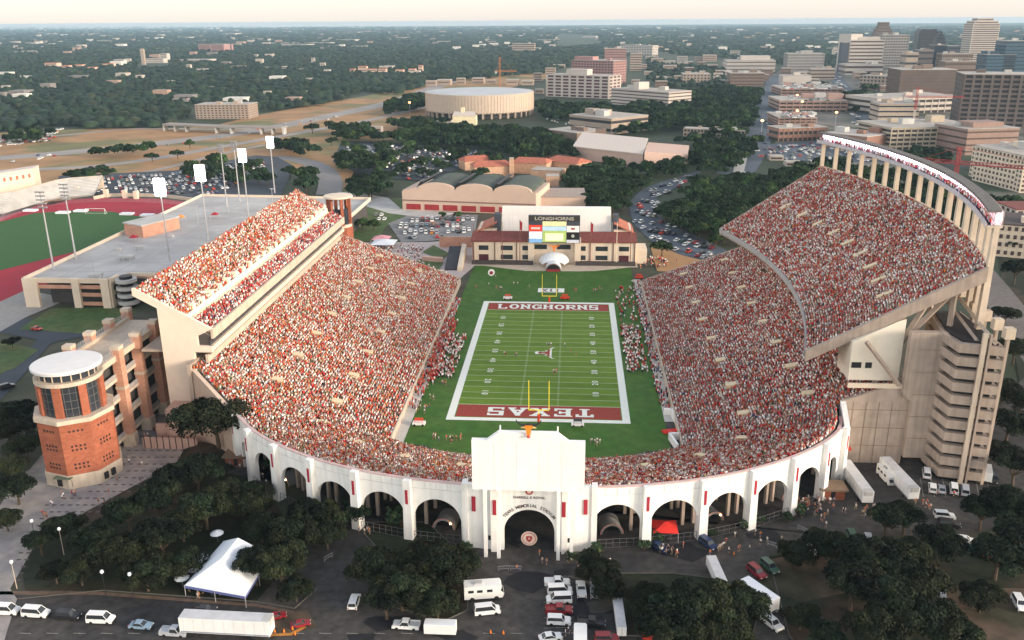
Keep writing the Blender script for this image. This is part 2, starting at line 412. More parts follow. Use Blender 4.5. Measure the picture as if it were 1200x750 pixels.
# west side service yard
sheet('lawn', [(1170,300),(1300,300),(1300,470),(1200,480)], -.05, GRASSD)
ribbon('road', [(1080,255),(1115,285),(1150,320),(1180,360),(1230,430)], 14, -.02, mat('side_road',(.16,.14,.13),var=.2))
bank=MB(); _lo=[(-95,-79),(-93,-88),(-87,-94),(-80,-94),(-77,-89)]; _hi=[(-90,-78),(-89.5,-82),(-86.5,-85.5),(-83,-83.5),(-80,-85)]
for _a in range(4): bank.face([(*_lo[_a],0),(*_lo[_a+1],0),(*_hi[_a+1],1.8),(*_hi[_a],1.8)])
bank.face([(x,y,1.8) for x,y in _hi]+[(-84,-80,1.8)]); tag(bank.build('lawn_bank',GRASSD),kind='structure')
DIRT=mat('bare_dirt',(.11,.075,.05),var=.3,scale=.3,alt=(.05,.045,.025),altscale=.08)
for _p in ([(885,660),(930,650),(1000,655),(1012,690),(940,706),(900,690)],[(1085,680),(1130,688),(1210,690),(1230,760),(1100,760),(1120,730)],[(310,722),(360,716),(372,735),(330,745)]):
    sheet('bare_dirt',_p,.05,DIRT)
pm=MB()
for _i in range(-3,60):
    for _j in range(0,30):
        px,py=-20+_i*9+(_j%2)*4+_j*1.5,480+_j*8
        if inside([(20,695),(50,625),(110,606),(165,572),(205,552),(228,508),(185,490),(160,510),(140,540),(100,580),(60,585),(20,640)],px,py):
            x,y=at(px,py); pm.face([(x-.5,y-.3,.045),(x+.5,y-.3,.045),(x+.5,y+.3,.045),(x-.5,y+.3,.045)])
tag(pm.build('paving_grates',mat('grate_dark',(.12,.10,.10))),kind='structure')
tag(sheet('painted_kerb',[(316,743),(340,742),(357,733),(360,735),(342,745),(316,746)],.06,mat('orange_kerb_paint',(.5,.22,.05))),kind='structure')
# football field
def fsheet(name, x0,x1,y0,y1,z,m,**k): return sheet(name,[(x0,y0),(x1,y0),(x1,y1),(x0,y1)],z,m,px=False,**k)
inner = [(-36.5,-72.5),(-30,-73.5),(-20,-80),(-8,-82),(8,-82),(20,-80),(30,-73.5),(36.5,-72.5),(36.5,112),(20,105),(12,104),(-12,104),(-20,107),(-36.5,114)]
sheet('turf', inner, .02, TURF, px=False)
fsheet('playing_field', -26.3,26.3,-56.8,56.8,.03,TURFP)
st_=MB()
for k in range(0,20,2): st_.face([(-24.3,-45.72+k*4.572,.038),(24.3,-45.72+k*4.572,.038),(24.3,-45.72+(k+1)*4.572,.038),(-24.3,-45.72+(k+1)*4.572,.038)])
tag(st_.build('mown_stripes',mat('turf_stripe',(.125,.220,.016),var=.10,scale=.25)),kind='structure')
bd = MB()
X, Yg, Ye = 24.38, 45.72, 54.86
for x0,x1,y0,y1 in ((-26.6,-X,-56.9,56.9),(X,26.6,-56.9,56.9),(-X,X,Ye,56.9),(-X,X,-56.9,-Ye)):
    bd.face([(x0,y0,.045),(x1,y0,.045),(x1,y1,.045),(x0,y1,.045)])
tag(bd.build('field_border', CHALK), kind='structure')
for sgn in (-1,1): fsheet('end_zone', -X+.3,X-.3, min(sgn*(Yg+.25),sgn*(Ye-.4)), max(sgn*(Yg+.25),sgn*(Ye-.4)), .045, EZRED)
ln = MB()
for k in range(21):
    y = -Yg + k*4.572; h = .13 if k not in (0,20) else .2
    ln.face([(-X,y-h,.05),(X,y-h,.05),(X,y+h,.05),(-X,y+h,.05)])
for k in range(100):
    y = -Yg + (k+.5)*.9144
    for x in (-5.6,5.6): ln.face([(x-.3,y-.12,.052),(x+.3,y-.12,.052),(x+.3,y+.12,.052),(x-.3,y+.12,.052)])
tag(ln.build('yard_lines', CHALKT), kind='structure')
fsheet('sideline_mat', 36.4,39.6,-55,92,.06, mat('sideline_concrete',(.55,.52,.47),var=.06))
fsheet('sideline_mat', -39.6,-36.2,-73,60,.06, MATS['sideline_concrete'])
# slab lettering for the end zones: strokes on a 5 x 7 grid
SLAB = {'L':[(0,0,.7,7),(0,0,5,1.1),(-.6,6,1.9,7),(4,0,5,2.3),(.0,0,1.5,7)],
 'O':'O','N':[(0,0,1.4,7),(3.6,0,5,7),(-.5,6.1,1.5,7),(3,6.1,5.5,7),(-.5,0,2,.9),('d',.2,7,4.8,0,1.6)],
 'G':'G','H':[(0,0,1.5,7),(3.5,0,5,7),(0,2.9,5,4.1),(-.5,6.1,2,7),(3,6.1,5.5,7),(-.5,0,2,.9),(3,0,5.5,.9)],
 'R':[(0,0,1.5,7),(0,6,4,7),(0,3,4,4),(3.5,3.4,5,6.6),(-.5,0,2,.9),('d',2,3.4,4.7,0,1.5),(3.6,0,5.6,.9),(-.5,6.1,1,7)],
 'S':'S','T':[(1.8,0,3.3,7),(-.2,5.9,5.3,7),(-.2,4.7,.8,7),(4.3,4.7,5.3,7),(1,0,4.1,.9)],
 'E':[(0,0,1.5,7),(0,5.9,5,7),(0,0,5,1.1),(0,3,3.6,4),(4.1,4.8,5,7),(4.1,0,5,2.2),(2.8,2.4,3.6,4.6),(-.5,0,1,.9),(-.5,6.1,1,7)],
 'X':[('d',.2,7,3.9,0,1.6),('d',4.9,7,1.1-.9,0,1.6),(-.5,6.1,2.1,7),(3.1,6.1,5.7,7),(-.5,0,2.1,.9),(3.1,0,5.7,.9)],
 'A':[('d',2.7,7,.3,0,1.3),('d',2.3,7,4.7,0,1.5),(1.3,1.9,3.7,2.9),(-.6,0,1.9,.9),(3.1,0,5.6,.9)],
 'I':[(1.7,0,3.2,7),(.8,6.1,4.1,7),(.8,0,4.1,.9)], 'M':[(0,0,1.3,7),(4,0,5.3,7),('d',.3,7,2.6,2,1.4),('d',5,7,2.7,2,1.4),(-.5,0,1.8,.9),(3.5,0,5.8,.9)]}
def slab_text(name, word, cx, cy, w_, h, z, m, rot=0, gap=1.35, parent=None, vert=False, ext=.02):
    b = MB(); adv = 5+gap; tot = adv*len(word)-gap; sx = w_/tot; sy = h/7; cs, sn = cos(rot), sin(rot); lay=[0]
    def P(u,v,o):
        x_ = (u-tot/2)*sx; y_ = (v-3.5)*sy
        X_,Y_ = cx+x_*cs-y_*sn, x_*sn+y_*cs
        if vert: return (X_, cy-o, z+Y_)
        return (X_, cy+Y_, z+o)
    def q(pts):
        lay[0]+=1; o = ext+ (lay[0]%9)*.004; b.face([P(u,v,o) for u,v in pts])
    for i,ch in enumerate(word):
        u0 = i*adv; s = SLAB[ch]
        if s in ('O','G','S'):
            if s == 'S':
                for (a,c,e,f) in ((0,6,5,7.1),(0,3,5,4.1),(0,0,5,1.1),(0,3.5,1.5,6.6),(3.5,.5,5,3.6),(4.2,5,5,7.1),(0,0,.8,2.1)): q([(u0+a,c),(u0+e,c),(u0+e,f),(u0+a,f)])
            else:
                N=28; rng_ = range(N) if s=='O' else range(3,N)
                for k in rng_:
                    t0,t1 = 2*pi*k/N, 2*pi*(k+1)/N
                    q([(u0+2.5+1.25*cos(t0),3.5+2.3*sin(t0)),(u0+2.5+2.75*cos(t0),3.5+3.6*sin(t0)),(u0+2.5+2.75*cos(t1),3.5+3.6*sin(t1)),(u0+2.5+1.25*cos(t1),3.5+2.3*sin(t1))]); lay[0]-=1
                if s == 'G':
                    q([(u0+2.7,2.7),(u0+5.3,2.7),(u0+5.3,3.7),(u0+2.7,3.7)]); q([(u0+3.9,.4),(u0+5.3,.4),(u0+5.3,3),(u0+3.9,3)]); q([(u0+4.3,4.4),(u0+5.2,4.4),(u0+5.2,7),(u0+4.3,7)])
            continue
        for st in s:
            if st[0] == 'd':
                _,a,c,e,f,t = st; q([(u0+e,f),(u0+e+t,f),(u0+a+t*.5,c),(u0+a-t*.5,c)] if False else [(u0+e-t/2+.25,f),(u0+e+t/2+.25,f),(u0+a+t/2,c),(u0+a-t/2,c)])
            else:
                a,c,e,f = st; q([(u0+a,c),(u0+e,c),(u0+e,f),(u0+a,f)])
    return b.build(name, m, parent)
tag(slab_text('end_zone_lettering', 'LONGHORNS', 0, 50.3, 40, 5.9, .05, CHALK), kind='structure')
tag(slab_text('end_zone_lettering', 'TEXAS', 0.5, -50.4, 31, 5.6, .05, CHALK, rot=pi, gap=1.8), kind='structure')
# yard numbers (pairs of digits, foot towards the sideline)
NUMB = MB()
for k,num in enumerate(['1 0','2 0','3 0','4 0','5 0','4 0','3 0','2 0','1 0']):
    pass
for sx in (-1,1):
    for k,num in enumerate(['10','20','30','40','50','40','30','20','10']):
        y = -Yg+9.144*(k+1)
        M = Matrix.Translation((sx*17.2, y, .06)) @ Matrix.Rotation(-sx*-pi/2 if sx<0 else pi/2, 4, 'Z')
        if sx < 0: M = Matrix.Translation((sx*17.2, y, .06)) @ Matrix.Rotation(-pi/2, 4, 'Z')
        o = text('yard_number', num[0]+' '+num[1], 2.7, CHALK, M, ext=.004, bold=.05); tag(o, kind='structure')
# midfield longhorn head (white outline with burnt orange inside) and the conference mark
def outline(pts, cx, cy, s, z, m, name, rot=0):
    b = MB(); cs,sn = cos(rot),sin(rot)
    b.face([(cx+(x*cs-y*sn)*s, cy+(x*sn+y*cs)*s, z) for x,y in pts]); return tag(b.build(name,m),kind='structure')
HORN = [(0,-3.2),(.9,-3.0),(1.1,-2.2),(.75,-1.4),(1.0,.0),(1.5,.1),(2.6,-.1),(1.5,.7),(2.3,1.0),(3.6,1.2),(4.6,2.0),(4.9,3.0),(4.2,2.2),(3.1,1.9),(1.6,1.9),(0,1.9)]
HORN = HORN + [(-x,y) for x,y in HORN[-2:0:-1]]
outline(HORN, .5, -1.5, 1.15, .07, CHALK, 'midfield_logo', rot=-pi/2)
outline(HORN, .5, -1.5, .80, .085, EZRED, 'midfield_logo', rot=-pi/2)
fsheet('conference_mark', -5,6.2,70.5,76.5,.05, CHALK)
tag(slab_text('conference_mark','XII',0.6,73.5,7.5,4.2,.06, mat('mark_grey',(.16,.08,.10)),gap=.9),kind='structure')

# track stadium beyond the garage
sheet('running_track', [(-300,330),(-120,262),(0,255),(60,236),(110,232),(190,233),(262,242),(300,242),(150,300),(20,345),(-200,460)], .02, TRACK)
sheet('infield', [(-260,310),(-100,262),(0,260),(40,250),(80,247),(130,248),(172,255),(180,260),(172,266),(100,292),(0,317),(-200,400)], .05, mat('infield_turf',(.030,.105,.018),var=.1))
sheet('lane', [(118,286),(150,280),(158,283),(120,291)], .09, GRASSG)

LN=mat('lane_paint',(.62,.40,.42)); 
for k in range(7):
    o_=.0+k*1.35; ribbon('lane_line',[at(-60,300+o_*.9),at(0,256-o_*.95),at(58,240-o_*.75),at(112,236-o_*.62),at(188,237-o_*.6),at(250,244-o_*.55)],.35,.075,LN,px=False)
# highway land to the left
sheet('verge', [(-200,220),(-200,190),(-60,172),(90,160),(230,150),(330,163),(470,140),(560,100),(500,95),(430,112),(300,135),(240,150),(130,150),(0,170),(0,185),(130,182),(240,195),(120,215),(0,214)], .0, DRY)
sheet('verge', [(-200,240),(-200,165),(120,150),(215,150),(330,140),(400,130),(505,98),(640,80),(640,92),(500,128),(500,150),(415,200),(405,225),(360,200),(300,186),(180,210),(60,240)], .02, DRY)
ribbon('road', [(-300,200),(0,186),(110,176),(205,166),(300,154),(400,133),(470,118),(520,98),(560,84)], 30, .10, mat('freeway_concrete',(.30,.27,.25),var=.15,scale=.03))
ribbon('road', [(-200,212),(0,200),(130,195),(260,172),(360,154),(440,140),(500,124)], 14, .08, MATS['freeway_concrete'])
ribbon('road', [(-200,178),(0,166),(110,155),(160,150),(260,152),(330,150)], 9, .12, MATS['freeway_concrete'])
ribbon('road', [(-50,245),(50,230),(130,210),(200,196),(260,180),(310,170)], 7, .11, MATS['freeway_concrete'])
ribbon('road', [(320,184),(345,186),(368,192),(384,202),(388,215),(385,228)], 17, .14, mat('grey_road',(.22,.21,.21),var=.1))
# car parks and streets
LOTM = ASPHB
sheet('car_park', [(70,206),(205,200),(300,182),(325,184),(345,195),(330,228),(260,238),(190,230),(110,228),(60,222)], .15, LOTM)
sheet('car_park', [(400,165),(470,168),(560,175),(560,190),(520,205),(500,212),(430,208),(390,190)], .15, LOTM)
sheet('car_park', [(455,262),(480,252),(560,252),(556,278),(500,283),(470,284)], .15, mat('pale_asphalt',(.22,.22,.22),var=.12))
sheet('verge', [(350,232),(470,232),(480,252),(452,266),(440,284),(408,282),(405,240)], .10, GRASSG)
sheet('path', [(395,225),(412,225),(455,232),(470,245),(540,250),(500,256),(455,250),(410,236)], .16, CONCG)
sheet('plaza', [(400,284),(440,284),(500,284),(560,280),(556,312),(530,335),(500,325),(430,300)], .12, mat('pink_paving',(.48,.40,.38),var=.1))
sheet('lawn', [(495,296),(508,288),(527,298),(518,305)], .4, GRASSG)
sheet('lawn', [(485,309),(492,304),(520,308),(515,316),(498,316)], .35, GRASSG)
ROADM = mat('blue_grey_asphalt',(.085,.105,.13),var=.15,scale=.05)
sheet('road', [(742,262),(738,248),(738,236),(752,222),(785,210),(820,200),(824,206),(788,222),(770,232),(768,248),(782,262),(830,282),(860,298),(850,312),(795,298),(762,282)], .15, ROADM)
ribbon('road', [(860,205),(872,190),(878,178),(890,160),(896,130),(905,105),(908,88)], 27, .12, ROADM)
ribbon('road', [(1035,172),(1018,150),(1003,125),(990,105),(980,92),(975,80)], 24, .12, ROADM)
sheet('path', [(858,214),(860,196),(872,182),(876,184),(872,200),(880,210),(874,216)], .17, CONCG)
sheet('verge', [(762,288),(776,284),(850,308),(830,320),(770,318)], .10, DRY)
sheet('car_park', [(890,170),(1020,160),(1060,190),(960,190),(900,185)], .14, ROADM)
sheet('ground', [(910,180),(900,90),(960,60),(1300,60),(1300,320),(1060,220)], -.03, mat('city_ground',(.19,.17,.15),var=.3,scale=.03,alt=(.05,.07,.04),altscale=.012))
sheet('road', [(0,390),(0,372),(60,375),(110,372),(140,378),(110,392),(60,402),(0,470),(-60,500),(-60,470),(0,440),(45,398)], .02, ASPHB)
sheet('lawn', [(22,386),(60,362),(130,360),(160,366),(110,392)], .08, GRASSG)
sheet('lawn', [(0,438),(0,400),(45,410),(20,430)], .06, GRASSG)
sheet('path', [(-40,372),(30,340),(82,350),(30,372),(-20,400)], .05, mat('path_concrete',(.33,.31,.29),var=.1))
fsheet('apron', -38.5,40,112,118,.05, CONCL)
sheet('apron', [(-37,114),(-20,107),(-12,104),(12,104),(20,105),(36.5,112),(40,120),(-38,120)], .045, CONCL, px=False)
# ================================================================== the football stadium
PIER = [(.8,-119.9),(13.2,-119.8),(26,-118),(38.5,-114.7),(50,-109.7),(60.5,-103.2),(69.5,-95.5),(76.3,-86.5)]
OUT = [(78,-76)] + PIER[::-1][:-2]+[(13.2,-119.8),(0,-120.2),(-13,-119.8)] + [(-x,y) for x,y in PIER[2:]] + [(-84,-80.2),(-91.5,-74)]
INN = [(39.5,-74),(36.5,-76.5),(30,-79.5),(20,-82.2),(8,-83.8),(0,-84),(-8,-83.8),(-20,-82.2),(-30,-79.5),(-36.5,-76.5),(-39.5,-74)]
def smooth(pts, it=3):
    P = [np.array(p, float) for p in pts]
    for _ in range(it):
        Q=[P[0]]
        for a,b_ in zip(P[:-1],P[1:]): Q += [a*.75+b_*.25, a*.25+b_*.75]
        P = Q+[P[-1]]
    return np.array(P)
NO = resample(smooth(OUT,2), 49); NI = resample(smooth(INN,2), 49)
_k = np.r_[np.linspace(0,1,49)]
# pull the seating 1.4 m inside the outer wall
def inset(P, d):
    T = np.gradient(P, axis=0); T /= np.linalg.norm(T,axis=1)[:,None]; Nn = np.stack([T[:,1],-T[:,0]],-1)
    return P + Nn*d
NO_in = inset(NO, 1.2 if inset(NO,1.2)[24][1] > NO[24][1] else -1.2)
zo = np.interp(np.arange(49),[0,5,10,38],[15.6,14.0,13.2,13.2])
for _i in range(38,49):
    zo[_i] = 13.4 + max(0,(-NO[_i][0]-75.5))/16*7.0
arena = thing('stadium_bowl', 'horseshoe lower seating bowl of the football stadium, wrapped round the green field', 'stadium', (0,-80,0))
stand(NI, NO_in, 1.3, zo, 48).build('end_terrace', CONC, arena)
def straight(x0,x1,y0,y1,n):
    ys = np.linspace(y0,y1,n); return np.stack([np.full(n,x0),ys],-1), np.stack([np.full(n,x1),ys],-1)
WI,WO = straight(39.5,92,-76,82,8); EI,EO = straight(-39.5,-92,-74,82,8)
stand(WI,WO,1.3,21,70).build('west_terrace', CONC, arena)
stand(EI,EO,1.3,21,70).build('east_terrace', CONC, arena)
wl = MB()
for A in (NI,):
    for k in range(len(A)-1):
        a,c_ = A[k],A[k+1]; t=(c_-a)/np.linalg.norm(c_-a); nn=np.array([-t[1],t[0]])*.3
        wl.prism([tuple(a),tuple(c_),tuple(c_-nn),tuple(a-nn)],0,2.3)
for s in (-1,1):
    wl.box((s*39.3,3,1.15),(.35,156,2.3))
wl.build('field_wall', CONCL, arena)
for s,nm in ((1,'w'),(-1,'e')):     # far end walls and corner blocks of the straight stands
    e = MB(); e.prism([(s*39.5,82),(s*92,82),(s*92,82.6),(s*39.5,82.6)],0,[2.4,22,22,2.4]); e.build('end_wall', CONCL, arena)
    e = MB(); e.box((s*92.5,3,11.5),(1,156,22.6)); e.build('rear_wall', CONC, arena)
# stair portals: pale rectangles cut in the rows
def holes_for(L, n, rows_list, w_=.016):
    H=[]
    for j,(r0,r1) in enumerate(rows_list):
        for i in range(n):
            f = (i+.5)/n; H.append((f-w_, f+w_, r0, r1))
    return H
hw = holes_for(0, 8, [(20,24),(42,46)], .0075); hn = holes_for(0, 9, [(20,23)], .008)
PORTM=mat('portal_cream',(.72,.58,.38),var=.06)
def portals(I,O,zi,zo_,rows,holes,name='stair_portal',m=PORTM,par=None):
    n=len(I)
    for (h0,h1,r0,r1) in holes:
        out=[]
        for f in (h0,h1):
            k=f*(n-1); k0=int(min(k,n-2)); t=k-k0
            a=I[k0]*(1-t)+I[k0+1]*t; o_=O[k0]*(1-t)+O[k0+1]*t
            zo1 = (zo_[k0]*(1-t)+zo_[k0+1]*t) if hasattr(zo_,'__len__') else zo_
            out.append((a,o_,zo1))
        b = MB()
        A = [out[0][0]+(out[0][1]-out[0][0])*r/rows for r in (r0,r1)]; B = [out[1][0]+(out[1][1]-out[1][0])*r/rows for r in (r0,r1)]
        z0 = zi+(out[0][2]-zi)*r0/rows; z1 = zi+(out[0][2]-zi)*r1/rows
        poly=[tuple(A[0]),tuple(B[0]),tuple(B[1]),tuple(A[1])]
        b.prism(poly, z0-.3, [z0+1.5,z0+1.5,z1+1.0,z1+1.0])
        b.build(name, m, par)
portals(WI,WO,1.3,21,70,hw,par=arena); portals(EI,EO,1.3,21,70,hw,par=arena); portals(NI,NO_in,1.3,zo,48,hn,par=arena)
P,A = seat_people(WI,WO,1.3,21,70,holes=hw); crowd_mesh('spectator_crowd',P,A,MIX_W,'crowd in red, white and dark shirts filling the lower right stand',sink=.8)
P,A = seat_people(EI,EO,1.3,21,70,holes=hw); crowd_mesh('spectator_crowd',P,A,MIX_E,'crowd in burnt orange and white filling the lower stand on the left of the field',sink=.8)
P,A = seat_people(NI,NO_in,1.3,zo,48,holes=hn)
mixN = {k:(MIX_E.get(k,0)+MIX_W.get(k,0))/2 for k in set(MIX_E)|set(MIX_W)}
e_ = P[:,0] < 0
crowd_mesh('spectator_crowd',P[e_],A[e_],MIX_E,'crowd of mostly orange and white shirts behind the arches left of the blank board',sink=.8)
crowd_mesh('spectator_crowd',P[~e_],A[~e_],MIX_W,'crowd of mostly white and red shirts behind the arches right of the blank board',sink=.8)

# ---- the arcaded wall
arcade = thing('arcade_wall', 'white curved stadium wall with tall round arches and red banners, around the near end', 'wall', (.8,-120,0))
TOP = 14.3
def bay(a, c, w_arch, spring, parent, name='arch_bay', top0=TOP, top1=TOP, th=1.0, m=WHITE):
    a=np.array(a,float); c=np.array(c,float); L=np.linalg.norm(c-a); t=(c-a)/L; nn=np.array([t[1],-t[0]])
    if nn@(np.array([0,-40])-a) > 0: nn=-nn       # nn points outwards
    r=w_arch/2; cx=L/2; N=20
    b=MB()
    prof=[(cx-r,0)]+[(cx-r*cos(pi*k/N), spring+r*sin(pi*k/N)) for k in range(N+1)]+[(cx+r,0)]
    def W(s,z,o): q=a+t*s+nn*o; return (q[0],q[1],z)
    tz=lambda s: top0+(top1-top0)*s/L
    for o,fl in ((0,1),(-th,-1)):
        quads=[[(0,0),(cx-r,0),(cx-r,spring),(0,spring)],[(cx+r,0),(L,0),(L,spring),(cx+r,spring)],
               [(0,spring),(cx-r,spring),(cx-r,tz(cx-r)),(0,tz(0))],[(cx+r,spring),(L,spring),(L,tz(L)),(cx+r,tz(cx+r))]]
        for k in range(1,N+1):
            p,q=prof[k],prof[k+1]; quads.append([p,q,(q[0],tz(q[0])),(p[0],tz(p[0]))])
        for Q in quads:
            pts=[W(s,z,o) for s,z in Q]; b.face(pts if fl>0 else pts[::-1])
    for k in range(len(prof)-1):
        p,q=prof[k],prof[k+1]; b.face([W(*p,0),W(*p,-th),W(*q,-th),W(*q,0)])
    b.face([W(0,tz(0),0),W(L,tz(L),0),W(L,tz(L),-th),W(0,tz(0),-th)])
    return b.build(name, m, parent), t, nn
JOINT=mat('wall_joint',(.50,.48,.45))  # grey of the thin panel joint lines on the arcade wall
bays = []
for sgn in (1,-1):
    pts = [(sgn*x,y) for x,y in PIER[1:]]
    for i in range(len(pts)-1):
        a,c_ = pts[i],pts[i+1]
        if i == len(pts)-2:
            # last bay: blank wall end with two slim banners
            o,t,nn = bay(a,c_, 6.4, 5.2, arcade)
        else:
            L = math.dist(a,c_); o,t,nn = bay(a,c_, min(10.9, L-2.1), 4.8 if i<3 else 5.0, arcade)
        bays.append((a,c_,t,nn))
        A0=np.array(a); C0_=np.array(c_); Lb=np.linalg.norm(C0_-A0); rz_=atan2(t[1],t[0])
        m0=(A0+C0_)/2+nn*.02; b=MB(); b.box((m0[0],m0[1],12.6),(Lb-1.2,.06,.07),rz_); b.build('joint',JOINT,arcade)
        for f in (.3,.5,.7):
            q_=A0+(C0_-A0)*f+nn*.02; b=MB(); b.box((q_[0],q_[1],13.4),(.06,.06,1.5),rz_); b.build('joint',JOINT,arcade)
    for i,p in enumerate(pts[1:]):
        q0=np.array(pts[i]); q2=np.array(pts[min(i+2,len(pts)-1)]); t=(q2-q0)/np.linalg.norm(q2-q0); nn=np.array([t[1],-t[0]])
        if nn@np.array(p) < 0: nn=-nn
        rz=atan2(t[1],t[0]); q=np.array(p)+nn*.45
        b=MB(); b.box((q[0],q[1],TOP/2+.15),(2.1,1.7,TOP+.3),rz,top=.82); b.build('pier', WHITE, arcade)
        q=np.array(p)+nn*1.22
        b=MB(); b.box((q[0],q[1],10.7),(.6,.12,3.5),rz); b.build('banner', BANNER, arcade)
    # closing wall from the last pier back to the side stand
    b=MB()
    if sgn>0: b.prism([(76.3,-86.5),(77.6,-86.5),(79.2,-76.3),(77.9,-76.3)],0,[14.9,14.9,17.3,17.3]); b.build('end_wall', WHITE, arcade)
cp=MB()
for k in range(len(NO)-1):
    a,c_=NO[k],NO[k+1]
    if (abs(a[0])<13 and abs(c_[0])<13) or min(a[0],c_[0])<-76.5 or max(a[1],c_[1])>-80: continue
    t=(c_-a)/np.linalg.norm(c_-a); nn=np.array([-t[1],t[0]])
    cp.prism([tuple(a+nn*.05),tuple(c_+nn*.05),tuple(c_-nn*.7),tuple(a-nn*.7)],TOP+.003,TOP+.3)
cp.build('coping', mat('coping_weathered',(.62,.45,.42)), arcade)
# ---- gate block in the middle with the big blank board
gate = thing('stadium_gate', 'central white gate with one tall arch under a large blank white board', 'gate', (.8,-122,0))
o,t,nn = bay((-12.9,-121.3),(-7.0,-122.0),.01,.01,gate,name='wing_wall',top0=15.6,top1=15.6)
bay((-7.0,-122.0),(8.6,-122.0),10.9,4.7,gate,name='arch_wall',top0=16.0,top1=16.0)
bay((8.6,-122.0),(14.5,-121.3),.01,.01,gate,name='wing_wall',top0=15.6,top1=15.6)
for s in (-1,1):
    b=MB(); b.box((.8+s*13.9,-120.6,7.9),(1.2,2.2,15.8)); b.build('pilaster', WHITE, gate)
    b=MB(); b.box((.8+s*7.6,-122.3,7.9),(1.3,1.2,15.8)); b.build('pilaster', WHITE, gate)
for x,y in ((-8.4,-124.6),(-5.6,-124.9),(7.1,-124.9),(9.9,-124.6)):
    b=MB(); b.box((x,y,8.2),(.75,.75,16.4)); b.build('column', WHITE, gate)
bw=MB(); bw.extr([(-11.0,-124.6,16.2),(12.4,-124.6,16.2),(12.4,-124.6,27.6),(9.0,-124.6,27.6),(6.6,-124.6,29.5),(-5.4,-124.6,29.5),(-7.8,-124.6,27.6),(-11.0,-124.6,27.6)],(0,1.3,0))
board=bw.build('board', BOARDW, gate)
for i in range(1,5):
    b=MB(); b.box((-11+i*4.68,-124.62,21.9),(.05,.04,11.2)); b.build('panel_joint', mat('board_joint',(.72,.70,.68)), board)
for s in (-1,1):
    b=MB(); b.tube((.8+s*5.9,-123.4,29.4),(.8+s*5.9,-123.4,30.6),.15); b.build('finial', WHITE, gate)
for x,rz in ((-11.2,-.12),(-6.55,0),(8.15,0),(12.8,.12)):
    y = -122.3 if abs(x-.8)<8 else -121.72
    if abs(x-.8)<8: y=-122.97
    b=MB(); b.box((x,y,11.0),(.85,.12,3.6),rz); b.build('banner', BANNER, gate)
    if abs(x-.8)>8: pass
for s in (-1,1):
    b=MB(); b.box((.8+s*8.6,-122.12,3.0),(.6,.2,1.0)); b.build('wall_box', DARK, gate)
FRONT = Matrix.Rotation(pi/2,4,'X')
LETG = mat('grey_lettering',(.16,.12,.11))
def arc_text(s, cx, y, cz, rad, a0, a1, size, m, parent, name='lettering'):
    k = len(s)
    for i,ch in enumerate(s):
        if ch==' ': continue
        a=a0+(a1-a0)*i/(k-1)
        M=Matrix.Translation((cx+rad*sin(a), y, cz+rad*cos(a))) @ Matrix.Rotation(a,4,'Y') @ FRONT
        text(name, ch, size, m, M, parent, ext=.02, bold=.02)
arc_text('TEXAS MEMORIAL STADIUM', .8, -122.06, 4.7, 6.45, -.95, .95, 1.0, LETG, gate)
text('lettering','DARRELL K ROYAL',.8,LETG,Matrix.Translation((.8,-122.06,13.1))@FRONT,gate,ext=.02,bold=.02,sx=1.0)
b=MB(); b.lathe((0,0,0),[(.85,0),(.85,.15)],20); o=b.build('round_emblem',BANNER,gate,local=True); o.location=(0,-.06,14.75); o.rotation_euler=(pi/2,0,0)
b=MB(); b.lathe((0,0,.16),[(.5,0),(.5,.05)],20); b.box((0,0,.25),(.28,.5,.06)); b.build('star', mat('pale_tan',(.8,.62,.5)), o, local=True)
b=MB(); b.box((.8,-122.1,15.5),(5.4,.12,.25)); b.build('emblem_wing', BANNER, gate)
# longhorn steer head on top of the board
steer = thing('steer_head_sculpture','orange steer head with spreading dark horns mounted on top of the blank board','sculpture',(.8,-124.9,30.3))
b=MB(); b.extr([(-.75,-.2,1.9),(.75,-.2,1.9),(1.2,-.2,1.1),(.7,-.2,.6),(.5,-.2,-1.0),(-.5,-.2,-1.0),(-.7,-.2,.6),(-1.2,-.2,1.1)],(0,.5,0)); b.build('head', mat('orange_paint',(.85,.25,.03)), steer, local=True)
for s in (-1,1):
    b=MB(); pts=[(0,1.9),(1.0,1.7),(2.0,1.8),(2.9,2.5),(3.2,3.1)]
    for (x0,z0),(x1,z1),r in zip(pts[:-1],pts[1:],(.36,.33,.26,.15)): b.tube((s*x0,.05,z0),(s*x1,.05,z1),r,r*.75)
    b.build('horn', mat('horn_black',(.03,.03,.03)), steer, local=True)
    b=MB(); b.tube((s*1.0,.05,1.1),(s*2.0,.05,.9),.3,.1); b.build('ear', mat('ear_orange',(.7,.45,.2)), steer, local=True)
b=MB(); b.lathe((0,-.3,-1.4),[(.35,-.3),(.5,0),(.3,.3)],12); b.build('muzzle', mat('muzzle_red',(.6,.08,.06)), steer, local=True)
steer.scale=(.8,.8,.8); steer.location.z=30.1
# round medallion on the gate fence
med=thing('round_medallion','round maroon and cream medallion on the fence across the central arch','emblem',(.8,-122.6,1.4))
for r,d,m_ in ((1.75,.1,mat('medal_cream',(.65,.5,.42))),(1.45,.14,MAROON),(1.32,.18,MATS['medal_cream'])):
    b=MB(); b.lathe((0,0,0),[(r,0),(r,d)],28); o=b.build('ring',m_,med,local=True); o.location=(0,.0,2.1); o.rotation_euler=(pi/2,0,0)
b=MB(); b.extr([(-.62,-.22,2.75),(.62,-.22,2.75),(.7,-.22,2.2),(.45,-.22,1.6),(0,-.22,1.25),(-.45,-.22,1.6),(-.7,-.22,2.2)],(0,.1,0)); b.build('shield',MAROON,med,local=True)
b=MB(); b.extr([(.34*(1 if k%2 else .42)*sin(k*pi/5),-.25,2.15+.34*(1 if k%2 else .42)*cos(k*pi/5)) for k in range(10)],(0,.1,0)); b.build('star',MATS['medal_cream'],med,local=True)
